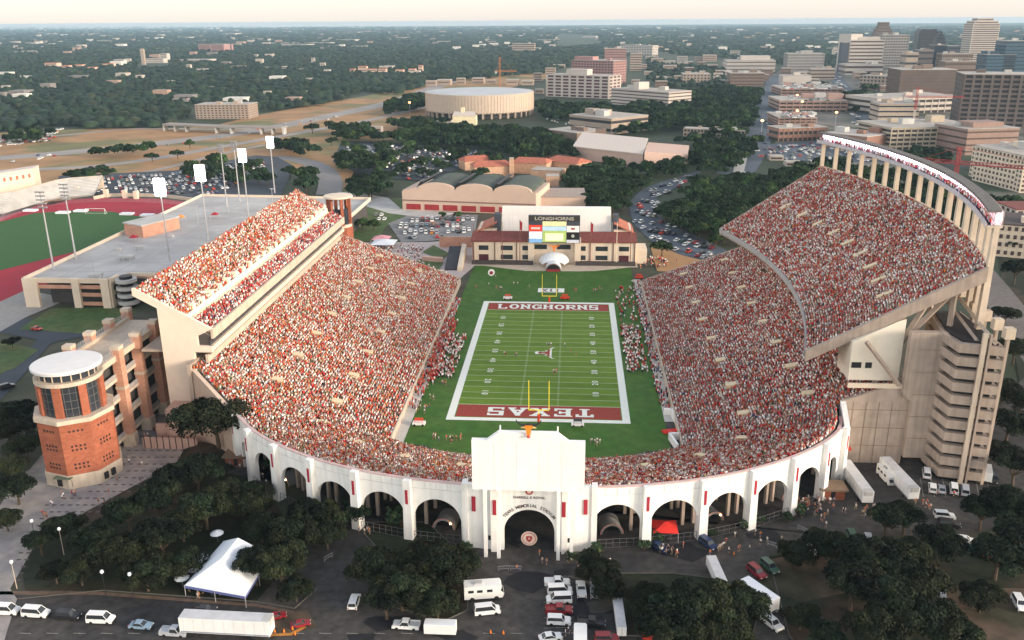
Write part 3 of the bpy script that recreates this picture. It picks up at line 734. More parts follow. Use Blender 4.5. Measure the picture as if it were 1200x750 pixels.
# fences and undercroft
fen=thing('chain_link_fence','low grey chain link fence closing the foot of the arches','fence',(0,-121,0))
for (a,c_,t,nn) in bays:
    b=MB(); p0=np.array(a)+t*1.2+nn*.8; p1=np.array(c_)-t*1.2+nn*.8
    for z in (.1,1.2,2.2): b.tube((*p0,z),(*p1,z),.05,n=4)
    for k in range(8):
        q=p0+(p1-p0)*k/7; b.tube((*q,0),(*q,2.25),.05,n=4)
    b.build('fence_panel', mat('dull_fence_steel',(.13,.13,.13),rough=.6), fen)
und = thing('undercroft_frame','tan concrete beams and columns under the end seating, seen through the arches','frame',(0,-110,0))
for (a,c_,t,nn) in bays:
    m_=(np.array(a)+np.array(c_))/2
    for d,hh in ((6,11),(13,8.5),(20,6)):
        for s in (-.35,.35):
            q=m_-nn*d+t*(13*s); b=MB(); b.box((q[0],q[1],hh/2),(.7,.7,hh),atan2(t[1],t[0])); b.build('column', CONC, und)
    q0=m_-nn*5; b=MB(); b.tube((*(q0-t*6),9.5),(*(q0+t*6),9.8),.4,n=4); b.build('beam', CONCL, und)
    b=MB(); b.tube((*(q0-t*6),6.0),(*(q0+t*5),9.6),.3,n=4); b.build('brace', CONCL, und)
# tunnels with warm lights inside the arches
for i,(a,c_,t,nn) in enumerate(bays):
    if i in (0,2,4,6,10): 
        m_=(np.array(a)+np.array(c_))/2-nn*4.5; rz=atan2(-nn[1],-nn[0])-pi/2
        tun=thing('tunnel_portal', {0:'grey barrel tunnel mouth in the arch just right of the gate',2:'grey barrel tunnel mouth in the third arch right of the gate',4:'grey barrel tunnel mouth in the arch near the right end of the wall',6:'grey barrel tunnel mouth in the arch just left of the gate',10:'grey barrel tunnel mouth in the fifth arch left of the gate'}[i],'tunnel',(m_[0],m_[1],0),rz)
        b=MB(); N=14
        for R,k2 in ((2.9,0),):
            for k in range(N):
                a0,a1=pi*k/N,pi*(k+1)/N
                for (r0,r1,y0,y1) in ((2.5,2.5,0,5),(2.1,2.1,5,0)):
                    b.face([(r0*cos(a0),y0,r0*sin(a0)),(r0*cos(a1),y0,r0*sin(a1)),(r1*cos(a1),y1,r1*sin(a1)),(r1*cos(a0),y1,r1*sin(a0))])
                b.face([(2.1*cos(a0),0,2.1*sin(a0)),(2.5*cos(a0),0,2.5*sin(a0)),(2.5*cos(a1),0,2.5*sin(a1)),(2.1*cos(a1),0,2.1*sin(a1))])
        b.build('vault', mat('tunnel_grey',(.22,.22,.21)), tun, local=True)
        b=MB()
        for k in range(N):
            a0,a1=pi*k/N,pi*(k+1)/N; b.face([(2.5*cos(a0),-.06,2.5*sin(a0)),(2.7*cos(a0),-.06,2.7*sin(a0)),(2.7*cos(a1),-.06,2.7*sin(a1)),(2.5*cos(a1),-.06,2.5*sin(a1))])
        b.build('trim', mat('salmon_trim',(.55,.25,.2)), tun, local=True)
        if i!=0:
            b=MB(); b.lathe((1.6,-.2,1.6),[(.12,-.1),(.2,.05),(.1,.2)],8); b.build('lamp', LAMPY, tun, local=True)
LAMPS=[]
for i,(x,y,z) in enumerate([(722,625,2),(654,600,4)]): pass

# ---- west upper deck (right)
deckW = thing('west_upper_deck','tall curved upper deck of seating on the right, carried on concrete frames','grandstand',(95,0,0))
ys=np.linspace(-1,1,41)
FW=np.stack([80-10.5*ys**2, 70*ys],-1); RW=np.stack([120.3-12*ys**2, 76*ys],-1)
ROWW=64
stand(FW,RW,27.5,52,ROWW,thick=1.6).build('terrace', CONC, deckW)
hd=[(f-.0075,f+.0075,27,33) for f in [.1,.2,.3,.4,.5,.6,.7,.8,.9]]
portals(FW,RW,27.5,52,ROWW,hd,par=deckW)
P,A=seat_people(FW,RW,27.5,52,ROWW,holes=hd); crowd_mesh('spectator_crowd',P,A,MIX_W,'crowd in red, white and maroon packing the high upper deck on the right',sink=.8)
fc=MB()
for k in range(40):
    a,c_=FW[k],FW[k+1]; fc.prism([tuple(a),tuple(c_),(c_[0]-.4,c_[1]),(a[0]-.4,a[1])],26.6,28.4)
fc.build('fascia', mat('grey_fascia',(.36,.34,.33)), deckW)
rl=MB()
for k in range(40):
    a,c_=RW[k],RW[k+1]; rl.prism([tuple(a),tuple(c_),(c_[0]+.6,c_[1]),(a[0]+.6,a[1])],49,53.2)
rl.build('rear_parapet', CONCL, deckW)
for s,k in ((-1,0),(1,40)):
    a,c_=FW[k],RW[k]; e=MB(); e.prism([tuple(a),tuple(c_),(c_[0],c_[1]+s*1.2),(a[0],a[1]+s*1.2)],[25.6,49.2,49.2,25.6],[28.3,52.8,52.8,28.3]); e.build('raker_beam', CONC, deckW)
# piers behind the rear row carrying the press gallery
gal=thing('press_gallery','long curved brightly lit gallery held on tan piers above the upper deck','gallery',(118,0,52))
for k in range(18):
    s=-1+2*k/17; x=120.9-12*s*s; y=76*s
    b=MB(); b.box((x,y,50),(1.7,1.5,26),0,top=.75); b.build('pier', CONCL, gal)
GW=np.stack([119.2-12*ys**2, 76.5*ys],-1)
for nm,m_,dx0,dx1,z0,z1 in (('floor_slab',CONCL,-1.0,3.0,62.2,62.7),('roof_slab',mat('dark_gallery_roof',(.14,.13,.12),var=.2,scale=1),-.9,2.2,65.9,66.5),('rear_wall',CONC,2.6,2.9,62.8,66.0),('parapet',mat('gallery_parapet',(.50,.47,.50)),-1.1,-.8,62.3,63.5)):
    b=MB()
    for k in range(40):
        a,c_=GW[k],GW[k+1]; b.prism([(a[0]+dx0,a[1]),(c_[0]+dx0,c_[1]),(c_[0]+dx1,c_[1]),(a[0]+dx1,a[1])],z0,z1)
    b.build(nm,m_,gal)
b=MB()
for k in range(40):
    a,c_=GW[k],GW[k+1]; b.prism([(a[0]+1.2,a[1]),(c_[0]+1.2,c_[1]),(c_[0]+1.5,c_[1]),(a[0]+1.5,a[1])],63.7,65.3)
b.build('lit_window_strip', mat('lit_gallery',(.8,.78,.9),emit=((.80,.70,1.0),3.0)), gal)
for k in range(80):
    s=-1+2*(k+.5)/80; x=119.2-12*s*s; y=76.5*s
    b=MB(); b.box((x+1.05,y,64.6),(.35,.45,2.4)); b.build('mullion', CONC, gal)
P=[(119.2-12*s*s-.1,76.5*s,62.9) for s in rng.uniform(-1,1,420)]
crowd_mesh('gallery_crowd',P,pi/2,dict(red=.35,white=.4,navy=.15,black=.1),'people standing along the lit gallery above the right upper deck')
# frames and press level under the near end of the deck
fr=thing('deck_support_frame','tan concrete struts and beams holding up the near end of the upper deck','frame',(95,-70,0))
def beam(par,name,p,q,w_,m_=CONC): b=MB(); b.tube(p,q,w_*.7,n=4); return b.build(name,m_,par)
for y in (-73,-45,-15,15,45,72):
    xo = -10*(y/72)**2
    for nm,p,q in (('strut',(113.5+xo,y,0),(113.5+xo,y,47.5)),('strut',(104+xo,y,34),(113.5+xo,y,46)),('brace',(97+xo,y,20),(108+xo,y,44))):
        beam(fr,nm,p,q,1.1)
beam(fr,'brace',(91.5,-77.2,22),(82.5,-76,33),.8)
pl=MB()
yy=-74.2
pl.extr([(79.8,yy,22.0),(92.2,yy,22.0),(92.2,yy,38.5),(90.5,yy,38.0),(79.8,yy,32.2)],(0,10,0))
pr_=thing('press_level','cream press box wall tucked under the right upper deck','press box',(86,-74,20)); pl.build('wall',mat('cream_panel',(.80,.72,.60),var=.04),pr_)
for x0,x1 in ((80.2,82.6),(83.6,85.2)):
    b=MB(); b.box(((x0+x1)/2,yy-.05,26.1),(x1-x0,.2,1.5)); b.build('window',DARK,pr_)
b=MB(); b.box((86,-76.8,21.6),(14,.5,1.2)); b.build('ledge',CREAM,pr_)
# end walls of the right stand
wall=thing('west_end_wall','tall board-marked tan concrete wall at the near end of the right stand','wall',(88,-77,0))
b=MB(); b.extr([(77.9,-76.9,0),(94.6,-76.9,0),(94.6,-76.9,22.5),(92,-76.9,22.4),(77.9,-76.9,17.2)],(0,.9,0)); b.build('wall_panel',CONC,wall)
b=MB(); b.extr([(94.6,-78.3,2.5),(101.2,-78.3,2.5),(101.2,-78.3,36.4),(92.3,-78.3,36.4),(92.3,-78.3,20),(94.6,-78.3,18)],(0,2.0,0)); b.build('wall_panel',CONC,wall)
SEAM=mat('wall_seam',(.24,.18,.14))
for x in (81,84.2,87.4,90.6):
    b=MB(); b.box((x,-76.93,8.6),(.14,.1,17)); b.build('seam',SEAM,wall)
for z in (5,10,15):
    b=MB(); b.box((86.2,-76.93,z),(16.5,.1,.1)); b.build('seam',SEAM,wall)
for z in (8,14,20,26,32):
    b=MB(); b.box((97.9,-78.33,z),(6.5,.1,.12)); b.build('seam',SEAM,wall)
b=MB(); b.box((79.8,-77.4,4.2),(3.6,1.2,.7)); b.build('awning',mat('red_awning',(.6,.06,.04)),wall)
# spiral ramp tower
rt=thing('ramp_tower','tall tan concrete ramp tower with stacked open decks right of the stadium','tower',(106,-80,0))
base=[(99.6,-77.5),(101.0,-84.9),(110.6,-87.1),(111.2,-60),(103,-60)]
core=[(101.2,-77),(102.2,-83.6),(109.6,-85.6),(110.2,-61.5),(104,-61.5)]
b=MB(); b.prism(core,0,36.6); b.build('core',DARK,rt)
nl=11
for k in range(nl):
    z=.9+k*3.3
    zz=[z+.45,z,z,z,z]
    b=MB(); b.prism(base,zz,[q+2.2 for q in zz]); b.build('deck_parapet',CONC,rt)
for x,y,hh in ((110.9,-86.6,39),(111.2,-80,39),(111.3,-73.4,39),(111.4,-67,39)):
    b=MB(); b.box((x,y,hh/2),(.7,.9,hh)); b.build('column',CONC,rt)
b=MB(); b.box((105.9,-86.3,19.6),(1.0,1.3,39.2),-.22); b.build('column',CONCL,rt)
b=MB(); b.box((107.1,-86.6,19.6),(.5,1.2,39.2),-.22); b.build('column',CONC,rt)
for (x,y) in ((110.9,-86.6),(111.2,-80),(111.3,-73.4),(111.4,-67)):
    b=MB(); b.box((x,y,39.6),(2.2,2.0,2.6)); b.build('column_head',CONCL,rt)
b=MB(); b.prism([(100,-77.4),(101.4,-84.5),(110.3,-86.8),(110.8,-60),(103,-60)],35.2,35.6); b.build('top_deck',mat('dark_deck',(.06,.06,.06)),rt)
b=MB(); b.tube((108.6,-86,36.8),(108.6,-61,41.5),.6,n=4); b.build('sloping_beam',CONCL,rt)
b=MB(); b.tube((105.4,-84,36.5),(105.4,-61,41),.5,n=4); b.build('sloping_beam',CONC,rt)

# ---- east upper deck (left)
deckE = thing('east_upper_deck','straight upper deck on the left, its two crowd bands split by a white walkway','grandstand',(-98,0,0))
Y0,Y1=-70,73
n=8; ysE=np.linspace(Y0,Y1,n)
col=lambda x: np.stack([np.full(n,x),ysE],-1)
stand(col(-87.6),col(-92.0),30.6,32.9,6,thick=1.2).build('lower_terrace',CONC,deckE)
stand(col(-94.0),col(-106.5),34.6,42.0,18,thick=1.2).build('upper_terrace',CONC,deckE)
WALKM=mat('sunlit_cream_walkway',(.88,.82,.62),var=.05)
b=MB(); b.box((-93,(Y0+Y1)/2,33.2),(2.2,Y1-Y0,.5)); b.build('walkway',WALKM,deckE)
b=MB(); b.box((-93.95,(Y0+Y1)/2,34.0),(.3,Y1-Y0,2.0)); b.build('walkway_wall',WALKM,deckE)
for k in range(22):
    y=Y0+6+k*6.4; b=MB(); b.box((-95.2,y,35.7),(3.0,1.5,1.7)); b.build('stair_portal',WALKM,deckE)
P,A=seat_people(col(-87.6),col(-92),30.6,32.9,6); crowd_mesh('spectator_crowd',P,A,dict(maroon=.15,red=.3,white=.35,navy=.12,pink=.08),'crowd in the narrow lower band of the left upper deck, below the white walkway',sink=.8)
P,A=seat_people(col(-94),col(-106.5),34.6,42,18); crowd_mesh('spectator_crowd',P,A,MIX_E,'crowd in the wide upper band of the left upper deck, above the white walkway',sink=.8)
L=Y1-Y0; cy=(Y0+Y1)/2
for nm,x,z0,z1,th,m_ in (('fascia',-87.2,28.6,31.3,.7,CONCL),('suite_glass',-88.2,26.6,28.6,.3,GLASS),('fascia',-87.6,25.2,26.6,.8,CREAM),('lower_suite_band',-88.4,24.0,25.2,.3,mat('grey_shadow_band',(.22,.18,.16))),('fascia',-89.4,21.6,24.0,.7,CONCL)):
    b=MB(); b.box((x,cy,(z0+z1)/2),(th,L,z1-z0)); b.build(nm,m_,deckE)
for y0,h_ in ((-32,6),(-22,4),(8,5)):
    b=MB(); b.box((-88.6,y0,27.9),(.3,h_,1.6)); b.build('lit_suite',mat('lit_suite',(.9,.8,.6),emit=((1,.8,.5),2.0)),deckE)
b=MB(); b.box((-98,cy,24.8),(19,L,.6)); b.build('suite_floor',CONC,deckE)
b=MB(); b.box((-106.9,cy+15,31),(.8,L-30,20)); b.build('rear_wall',CONC,deckE)
wallE=thing('east_end_wall','plain cream end wall of the left stand with a dark opening near its tip','wall',(-98,-70.6,0))
b=MB()
Yw=-70.6
b.extr([(-101.2,Yw,0),(-89.5,Yw,0),(-89.5,Yw,20.5),(-92.5,Yw,21.5),(-92.5,Yw,24.9),(-87.3,Yw,24.9),(-87.3,Yw,26.6),(-91.2,Yw,26.6),(-91.2,Yw,29.4),(-86.9,Yw,31.5),(-92.0,Yw,34.4),(-106.8,Yw,42.6),(-107.4,Yw,42.6),(-107.4,Yw,40.6),(-101.2,Yw,37.2)],(0,1.0,0))
b.build('wall_panel',mat('pale_plaster',(.78,.66,.54),var=.04),wallE)
b=MB(); b.box((-93.4,-73.5,5.2),(13,6,10.4)); b.build('annex',PINKST,wallE)
b=MB(); b.box((-100,-74.5,2.6),(8,1.0,5.2)); b.build('annex_wall',PINKST,wallE)
b=MB(); b.prism([(-76.6,-87.4),(-92.3,-74.2),(-91.6,-73.4),(-76.0,-86.4)],0,[14.6,21.4,21.4,14.6]); b.build('bowl_end_wall',mat('tan_plaster',(.55,.43,.34),var=.08),wallE)
# stair tower at the far end of the left stand
ft=thing('far_stair_tower','small round brick stair tower with pale cap at the far end of the left stand','tower',(-93,88,0))
b=MB(); b.lathe((-93,88,0),[(5.8,0),(5.8,24)],8); b.build('brick_base',BRICK,ft)
b=MB(); b.lathe((-93,88,24),[(5.4,0),(5.4,1.2)],16); b.build('ring',CREAM,ft)
b=MB(); b.lathe((-93,88,25.2),[(4.4,0),(4.4,7)],16); b.build('glass_drum',GLASS,ft)
for k in range(6):
    a=k*pi/3; b=MB(); b.box((-93+4.7*cos(a),88+4.7*sin(a),31),(1.3,1.3,12.4),a); b.build('pilaster',BRICK,ft)
b=MB(); b.lathe((-93,88,36.4),[(5.4,0),(6.4,.5),(6.2,1.2),(0.1,1.6)],24); b.build('cap',CREAM,ft)
# ================================================================== left ramp building and round tower
tw = thing('round_stair_tower','octagonal orange brick tower with glazed drum and flat round white roof at the left','tower',(-115.5,-92.3,0))
cx,cy=-115.0,-92.6
def octo(r,off=pi/8): return [(cx+r*cos(off+k*pi/4), cy+r*sin(off+k*pi/4)) for k in range(8)]
for r,z0,z1,nm,m_ in ((9.5,0,3.6,'stone_base',CONCL),(9.2,3.6,17.3,'brick_shaft',BRICK),(9.8,17.3,18.4,'stone_ledge',CONCL)):
    b=MB(); b.prism(octo(r,.1),z0,z1); b.build(nm,m_,tw)
for k in range(8):       # pierced vents in each brick face
    a=.1+pi/8+k*pi/4; ap=9.2*cos(pi/8)
    if not (3.3 < (a%(2*pi)) < 6.2): continue
    for (zz,rows) in ((15.2,1),(11.2,2),(6.3,2)):
        for r in range(rows):
            for j in range(4):
                u=(j-1.5)*.95; b=MB(); b.box((cx+(ap+.02)*cos(a)-u*sin(a), cy+(ap+.02)*sin(a)+u*cos(a), zz-r*1.0),(.12,.42,.5),a); b.build('vent',DARK,tw)
b=MB(); b.lathe((cx,cy,18.4),[(7.2,0),(7.2,8)],32); b.build('glass_drum',GLASS,tw)
for k in range(8):
    a=.1+k*pi/4; b=MB(); b.box((cx+7.3*cos(a),cy+7.3*sin(a),22.4),(1.0,1.9,8.0),a); b.build('brick_pilaster',BRICK,tw)
b=MB()
for k in range(32):
    a=.1+k*pi/16; b.box((cx+7.22*cos(a),cy+7.22*sin(a),22.4),(.12,.12,8),a)
for z in (20.5,22.5,24.5): b.lathe((cx,cy,z),[(7.26,0),(7.26,.12)],32)
b.build('mullion_grid',mat('mullion_grey',(.12,.12,.12)),tw)
b=MB(); b.lathe((cx,cy,26.4),[(7.9,0),(7.9,1.0)],40); b.build('ring_beam',CONCL,tw)
b=MB(); b.lathe((cx,cy,27.5),[(6.8,0),(6.8,2.0)],40); b.build('clerestory',GLASS,tw)
b=MB()
for k in range(20):
    a=k*pi/10; b.box((cx+6.82*cos(a),cy+6.82*sin(a),28.5),(.25,.25,2.0),a)
b.build('clerestory_posts',CONCL,tw)
b=MB(); b.lathe((cx,cy,29.4),[(7.2,0),(8.1,.1),(8.2,.8),(7.9,.95),(.1,1.2)],48); b.build('roof',mat('pale_roof',(.70,.69,.68),var=.04),tw)
for k,(da,) in enumerate(((-1.75,),(-1.45,),(-.5,),(-.25,))):
    a=da; ap=9.45; b=MB(); b.box((cx+ap*.95*cos(a),cy+ap*.95*sin(a),1.5),(.5,1.2,1.8),a); b.build('window',DARK,tw)
b=MB(); a=-1.6; b.box((cx+9.3*cos(a),cy+9.3*sin(a),3.2),(1.6,4.5,.25),a); b.build('awning',mat('green_awning',(.12,.15,.10)),tw)

rb = thing('ramp_building','open ramp building with tall brick columns between the round tower and the left stand','building',(-115,-70,0))
FL=[3.2,8.6,14.2,19.8,25.2]
for z in FL:
    b=MB(); b.box((-116.4,-67.5,z),(11.4,41,.9)); b.build('floor_slab',CONCL,rb)
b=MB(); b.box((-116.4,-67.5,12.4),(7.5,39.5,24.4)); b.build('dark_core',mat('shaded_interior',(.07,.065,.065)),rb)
for j,z in enumerate(FL[:-1]):
    for xx in (-110.9,-121.9):
        b=MB(); b.box((xx,-67.5,z+1.1),(.2,40,1.2)); b.build('guard_rail',mat('rail_grey',(.33,.31,.30)),rb)
for xx in (-110.6,-122.4):
    b=MB(); b.box((xx,-67.5,25.8),(1.0,41.5,1.6)); b.build('parapet',CONCL,rb)
    b=MB()
    for z in (26.9,27.3,27.7,28.1): b.box((xx,-67.5,z),(.08,41,.08))
    for k in range(34): b.box((xx,-88+k*1.24,27.4),(.08,.08,1.7))
    b.build('balustrade',STEEL,rb)
for y in (-77.5,-67.0,-56.5,-46.0):
    for xx in (-110.2,-123.2):
        b=MB(); b.box((xx,y,14),(2.3,2.3,28)); b.build('brick_column',BRICKC,rb)
        b=MB(); b.box((xx,y,1.9),(2.9,2.9,3.8)); b.build('column_base',CONCL,rb)
        b=MB(); b.box((xx,y,28.5),(2.5,2.5,1.0)); b.build('column_cap',CONCL,rb)
        b=MB(); b.box((xx,y,17.3),(2.5,2.5,.8)); b.build('column_band',CONCL,rb)
b=MB(); b.box((-117,-44,11),(10,6,22)); b.build('link_block',BRICKC,rb)
wl2=thing('low_brick_wall','low pink brick wall with dark gate rails at the foot of the left stand','wall',(-100,-78,0))
b=MB(); b.box((-98.5,-79,1.6),(15,.6,3.2)); b.build('wall_panel',PINKST,wl2)
b=MB()
for k in range(9): b.box((-105.5+k*1.75,-79.4,1.9),(.15,.15,3.8))
b.build('gate_rails',MATS['horn_black'],wl2)

# ---- parking garage with pale roof beside the track
gr = thing('parking_garage','long low parking garage with a pale concrete roof between the track and the left stand','garage',(-160,60,0))
gp=[(-212,41),(-176.5,41),(-172,50),(-108.5,50),(-108.5,215),(-212,222)]
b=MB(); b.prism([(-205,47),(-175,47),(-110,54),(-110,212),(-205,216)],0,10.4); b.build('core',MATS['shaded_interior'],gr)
b=MB(); b.prism(gp,10.4,11); b.build('roof',mat('pale_roof_deck',(.44,.43,.42),var=.07,scale=.15,alt=(.36,.35,.34),altscale=.05),gr)
for a_,c_ in zip(gp,gp[1:]+gp[:1]):
    L_=math.dist(a_,c_); rz=atan2(c_[1]-a_[1],c_[0]-a_[0]); mx_,my_=(a_[0]+c_[0])/2,(a_[1]+c_[1])/2
    b=MB(); b.box((mx_,my_,11.3),(L_+.6,.6,2.0),rz); b.build('roof_parapet',CREAM,gr)
for (x0,x1,full) in ((-212,-206,1),(-191.5,-188.5,1),(-179.5,-176.2,1)):
    b=MB(); b.box(((x0+x1)/2,40.7,6.1),(x1-x0,1.4,12.2)); b.build('pylon',CREAM,gr)
for (x0,x1) in ((-206,-191.5),(-188.5,-179.5)):
    for z in (1.6,5.4,8.6):
        if x0==-206 and z<8: continue
        b=MB(); b.box(((x0+x1)/2,41.2,z),(x1-x0,.5,1.5)); b.build('brick_band',BRICKC,gr)
b=MB(); b.box((-176.0,44.5,6.1),(.8,7,12.2)); b.build('side_wall',CREAM,gr)
for z in (4,8): b=MB(); b.box((-175.5,44.5,z),(.3,3,1.8)); b.build('side_opening',DARK,gr)
b=MB(); b.box((-140,49.6,5.5),(60,.8,11)); b.build('brick_wall',BRICKC,gr)
st=thing('spiral_stair','open concrete stair with stacked curved landings beside the garage','stair',(-170,44,0))
for k in range(4):
    b=MB(); b.lathe((-170.5,44,1.2+k*3.0),[(4.0,0),(4.2,.1),(4.2,1.4),(4.0,1.4)],20); b.build('landing',CONCG,st)
b=MB(); b.lathe((-170.5,44,0),[(2.5,0),(2.5,12.8)],12); b.build('core',DARK,st)
bh=thing('roof_penthouse','flat-topped orange brick block on the garage roof next to the track','building',(-198,128,11))
b=MB(); b.prism([(-197,115),(-188,136),(-200,142),(-209,121)],11,16.8); b.build('brick_wall',BRICKC,bh)
b=MB(); b.prism([(-197,114.4),(-187.4,136.2),(-200,142.6),(-209.6,120.8)],16.8,17.4); b.build('roof',CONCG,bh)
for i,(px,py,h_,lab) in enumerate([(746/5,304,5,'square pale canopy'),(565/5,326,4,'low pale roof box'),(163,293,3,'wide flat grey roof unit')]):
    x,y=at(px,py,11); o=thing('roof_unit',lab+' on the pale garage roof',  'roof unit',(x,y,11))
    b=MB(); b.box((x,y,12.8),(h_*1.2,h_,.5)); b.build('cover',CONCG,o)
    b=MB()
    for sx in (-1,1):
        for sy in (-1,1): b.box((x+sx*h_*.45,y+sy*h_*.4,11.9),(.3,.3,1.7))
    b.build('posts',STEEL,o)
for px,py,m_,nm in ((157,281,BANNER,'red'),(212,257,mat('orange_canvas',(.85,.28,.05)),'orange'),(252,254,BANNER,'crimson')):
    x,y=at(px,py,12); o=thing('canopy_tent',nm+' pop-up canopy on the pale garage roof','tent',(x,y,11))
    b=MB(); 
    for s in range(4):
        a0,a1=s*pi/2+pi/4,(s+1)*pi/2+pi/4; b.face([(x+2.6*cos(a0),y+2.6*sin(a0),13.2),(x+2.6*cos(a1),y+2.6*sin(a1),13.2),(x,y,14.6)])
    b.build('cover',m_,o); b=MB()
    for s in range(4): a0=s*pi/2+pi/4; b.tube((x+2.5*cos(a0),y+2.5*sin(a0),11),(x+2.5*cos(a0),y+2.5*sin(a0),13.2),.08,n=4)
    b.build('leg',STEEL,o)
for i,(px,py) in enumerate([(110,322),(146,310),(320,240),(232,262),(268,250)]):
    x,y=at(px,py,11); o=thing('roof_lamp_post',['first','second','third','fourth','fifth'][i]+' slim lamp post from the near end of the pale garage roof','lamp post',(x,y,11)) if False else thing('roof_lamp_post','slim grey lamp post standing on the pale garage roof','lamp post',(x,y,11),group='lamp posts on the garage roof')
    b=MB(); b.tube((x,y,11),(x,y,20),.14,.1); b.build('pole',STEEL,o); b=MB(); b.box((x,y,20.1),(2.2,.6,.3)); b.build('lamp_head',STEEL,o)
rj=mat('roof_joint',(.30,.30,.31)); 
for k in range(11): b=MB(); b.box((-160,56+k*15,11.02),(98,.25,.04)); b.build('roof_joint',rj,gr)
for k in range(5): b=MB(); b.box((-200+k*20,128,11.024),(.25,164,.04)); b.build('roof_joint',rj,gr)
for k in range(9):
    b=MB(); x_,y_=rng.uniform(-205,-125),rng.uniform(60,200); b.box((x_,y_,11.6),(rng.uniform(1.5,4),rng.uniform(1.5,4),1.2)); b.build('roof_unit_box',CONCG,gr)
# ---- track stands at far left
ts=thing('track_stand','pale stepped concrete stand at the far end of the running track','grandstand',(-330,260,0))
I=resample([at(-90,262),at(0,252),at(60,234),at(110,230)],12); O=I+np.array([-6,26])
stand(I,O,1,9,12).build('terrace',CONCG,ts)
b=MB(); q=[tuple(p) for p in (O[0],O[-1])]; 
for k in range(11):
    a,c_=O[k],O[k+1]; b.prism([tuple(a),tuple(c_),(c_[0]-1,c_[1]+1.5),(a[0]-1,a[1]+1.5)],0,9.4)
b.build('rear_wall',CONCL,ts)
tb=thing('track_press_building','long cream building with red doors behind the track stand','building',(*at(0,224),0))
x0,y0=at(-60,238); x1,y1=at(42,220)
b=MB(); b.prism([(x0,y0),(x1,y1),(x1-4,y1+14),(x0-4,y0+14)],0,13); b.build('wall',CREAM,tb)
b=MB(); b.prism([(x0-.5,y0-.5),(x1+.5,y1-.5),(x1-4,y1+14.5),(x0-4,y0+14.5)],13,13.8); b.build('roof',mat('pale_pink_roof',(.6,.5,.46)),tb)
for k in range(7):
    t=.5+.45*k/6; b=MB(); b.box((x0+(x1-x0)*t,y0+(y1-y0)*t-.15,4+5),(1.6,.3,2.6),atan2(y1-y0,x1-x0)); b.build('door',REDTILE,tb)
tw2=thing('track_wall','low pale wall with square posts around the far end of the red running track','wall',(*at(190,231),0))
Q=smooth([at(110,234),at(130,230),at(190,231),at(240,238),at(262,241),at(300,241)],2)
b=MB()
for a,c_ in zip(Q[:-1],Q[1:]): b.prism([tuple(a),tuple(c_),(c_[0],c_[1]+.8),(a[0],a[1]+.8)],0,2.2)
b.build('wall_panel',CONCL,tw2)
for px,py in ((92,228),(125,231),(147,232),(160,233)):
    x,y=at(px,py); b=MB(); b.box((x,y,2.6),(2.6,2.6,5.2)); b.build('post',CREAM,tw2)
for px,py in ((36,247.5),(95,248),(74,250),(149,251.5),(173,253)):
    x,y=at(px,py); o=thing('field_mat','pale landing mat lying at the far edge of the track infield','mat',(x,y,0),group='pale mats by the infield')
    b=MB(); b.box((x,y,.6),(7.5,4.5,1.0)); b.build('pad',TENT,o)
x,y=at(112,251); o=thing('soccer_goal','white goal frame on the far edge of the green infield','goal',(x,y,0))
b=MB(); r=.15
for p,q in (((x-6,y,0),(x-6,y,3.4)),((x+6,y,0),(x+6,y,3.4)),((x-6,y,3.4),(x+6,y,3.4)),((x-6,y+2.5,0),(x-6,y,3.4)),((x+6,y+2.5,0),(x+6,y,3.4)),((x-6,y+2.5,0),(x+6,y+2.5,0))): b.tube(p,q,r,n=4)
b.build('frame',CHALK,o)
# ---- floodlight masts
def mast(px,py,zb,ptop,w_,h_,lit,lab,xt=None,back=False):
    x,y=at(px,py,zb); zt=height(x,y,ptop)
    o=thing('floodlight_mast',lab,'floodlight mast',(x,y,zb),group='floodlight masts on the garage side')
    b=MB(); b.tube((x,y,zb),(x,y,zt),.42,.22,8); b.build('pole',STEEL,o)
    if lit:
        b=MB(); b.box((x,y-.35,zt-h_/2+1),(w_,.5,h_)); b.build('lamp_panel',LAMPW,o)
        b=MB(); b.box((x,y+.25,zt-h_/2+1),(w_+.3,.5,h_+.3)); b.build('lamp_frame',STEEL,o)
    else:
        fr_=MB()
        for k in range(5): fr_.box((x,y,zt-k*h_/5+.5),(w_,.25,.25))
        fr_.box((x,y,zt-h_/2+.5),(.3,.3,h_)); fr_.build('cross_arms',STEEL,o)
        b=MB()
        for k in range(5):
            for j in range(6): b.lathe((x+(j-2.5)*w_/6.2,y-.3,zt-k*h_/5+.15),[(.15,-.2),(.36,.25),(.3,.5)],6)
        b.build('lamp_heads',mat('lamp_housing',(.25,.25,.27),rough=.4),o)
mast(199,306,11,212,4.6,7.2,True,'lit floodlight mast nearest the camera, its white panel above the garage roof')
mast(244,282,11,196,4.4,7.4,True,'second lit floodlight mast, behind the nearest lit one')
mast(292,260,11,177,3.7,6.6,True,'third lit floodlight mast, behind the second lit one')
mast(322,226,11,162,3.8,6.6,True,'farthest lit floodlight mast, near the far end of the left stand')
mast(266,242,11,170,3.5,5,False,'unlit slim mast between the second and third lit masts, left one of the pair')
mast(281,236,11,167,3.5,5,False,'unlit slim mast just left of the third lit mast, right one of the pair')
mast(63,316,11,226,4.4,8,False,'leftmost unlit mast with a rack of lamps at the garage edge by the track')
mast(89,303,11,217,4.4,8,False,'unlit mast with a rack of lamps, right neighbour of the leftmost one')
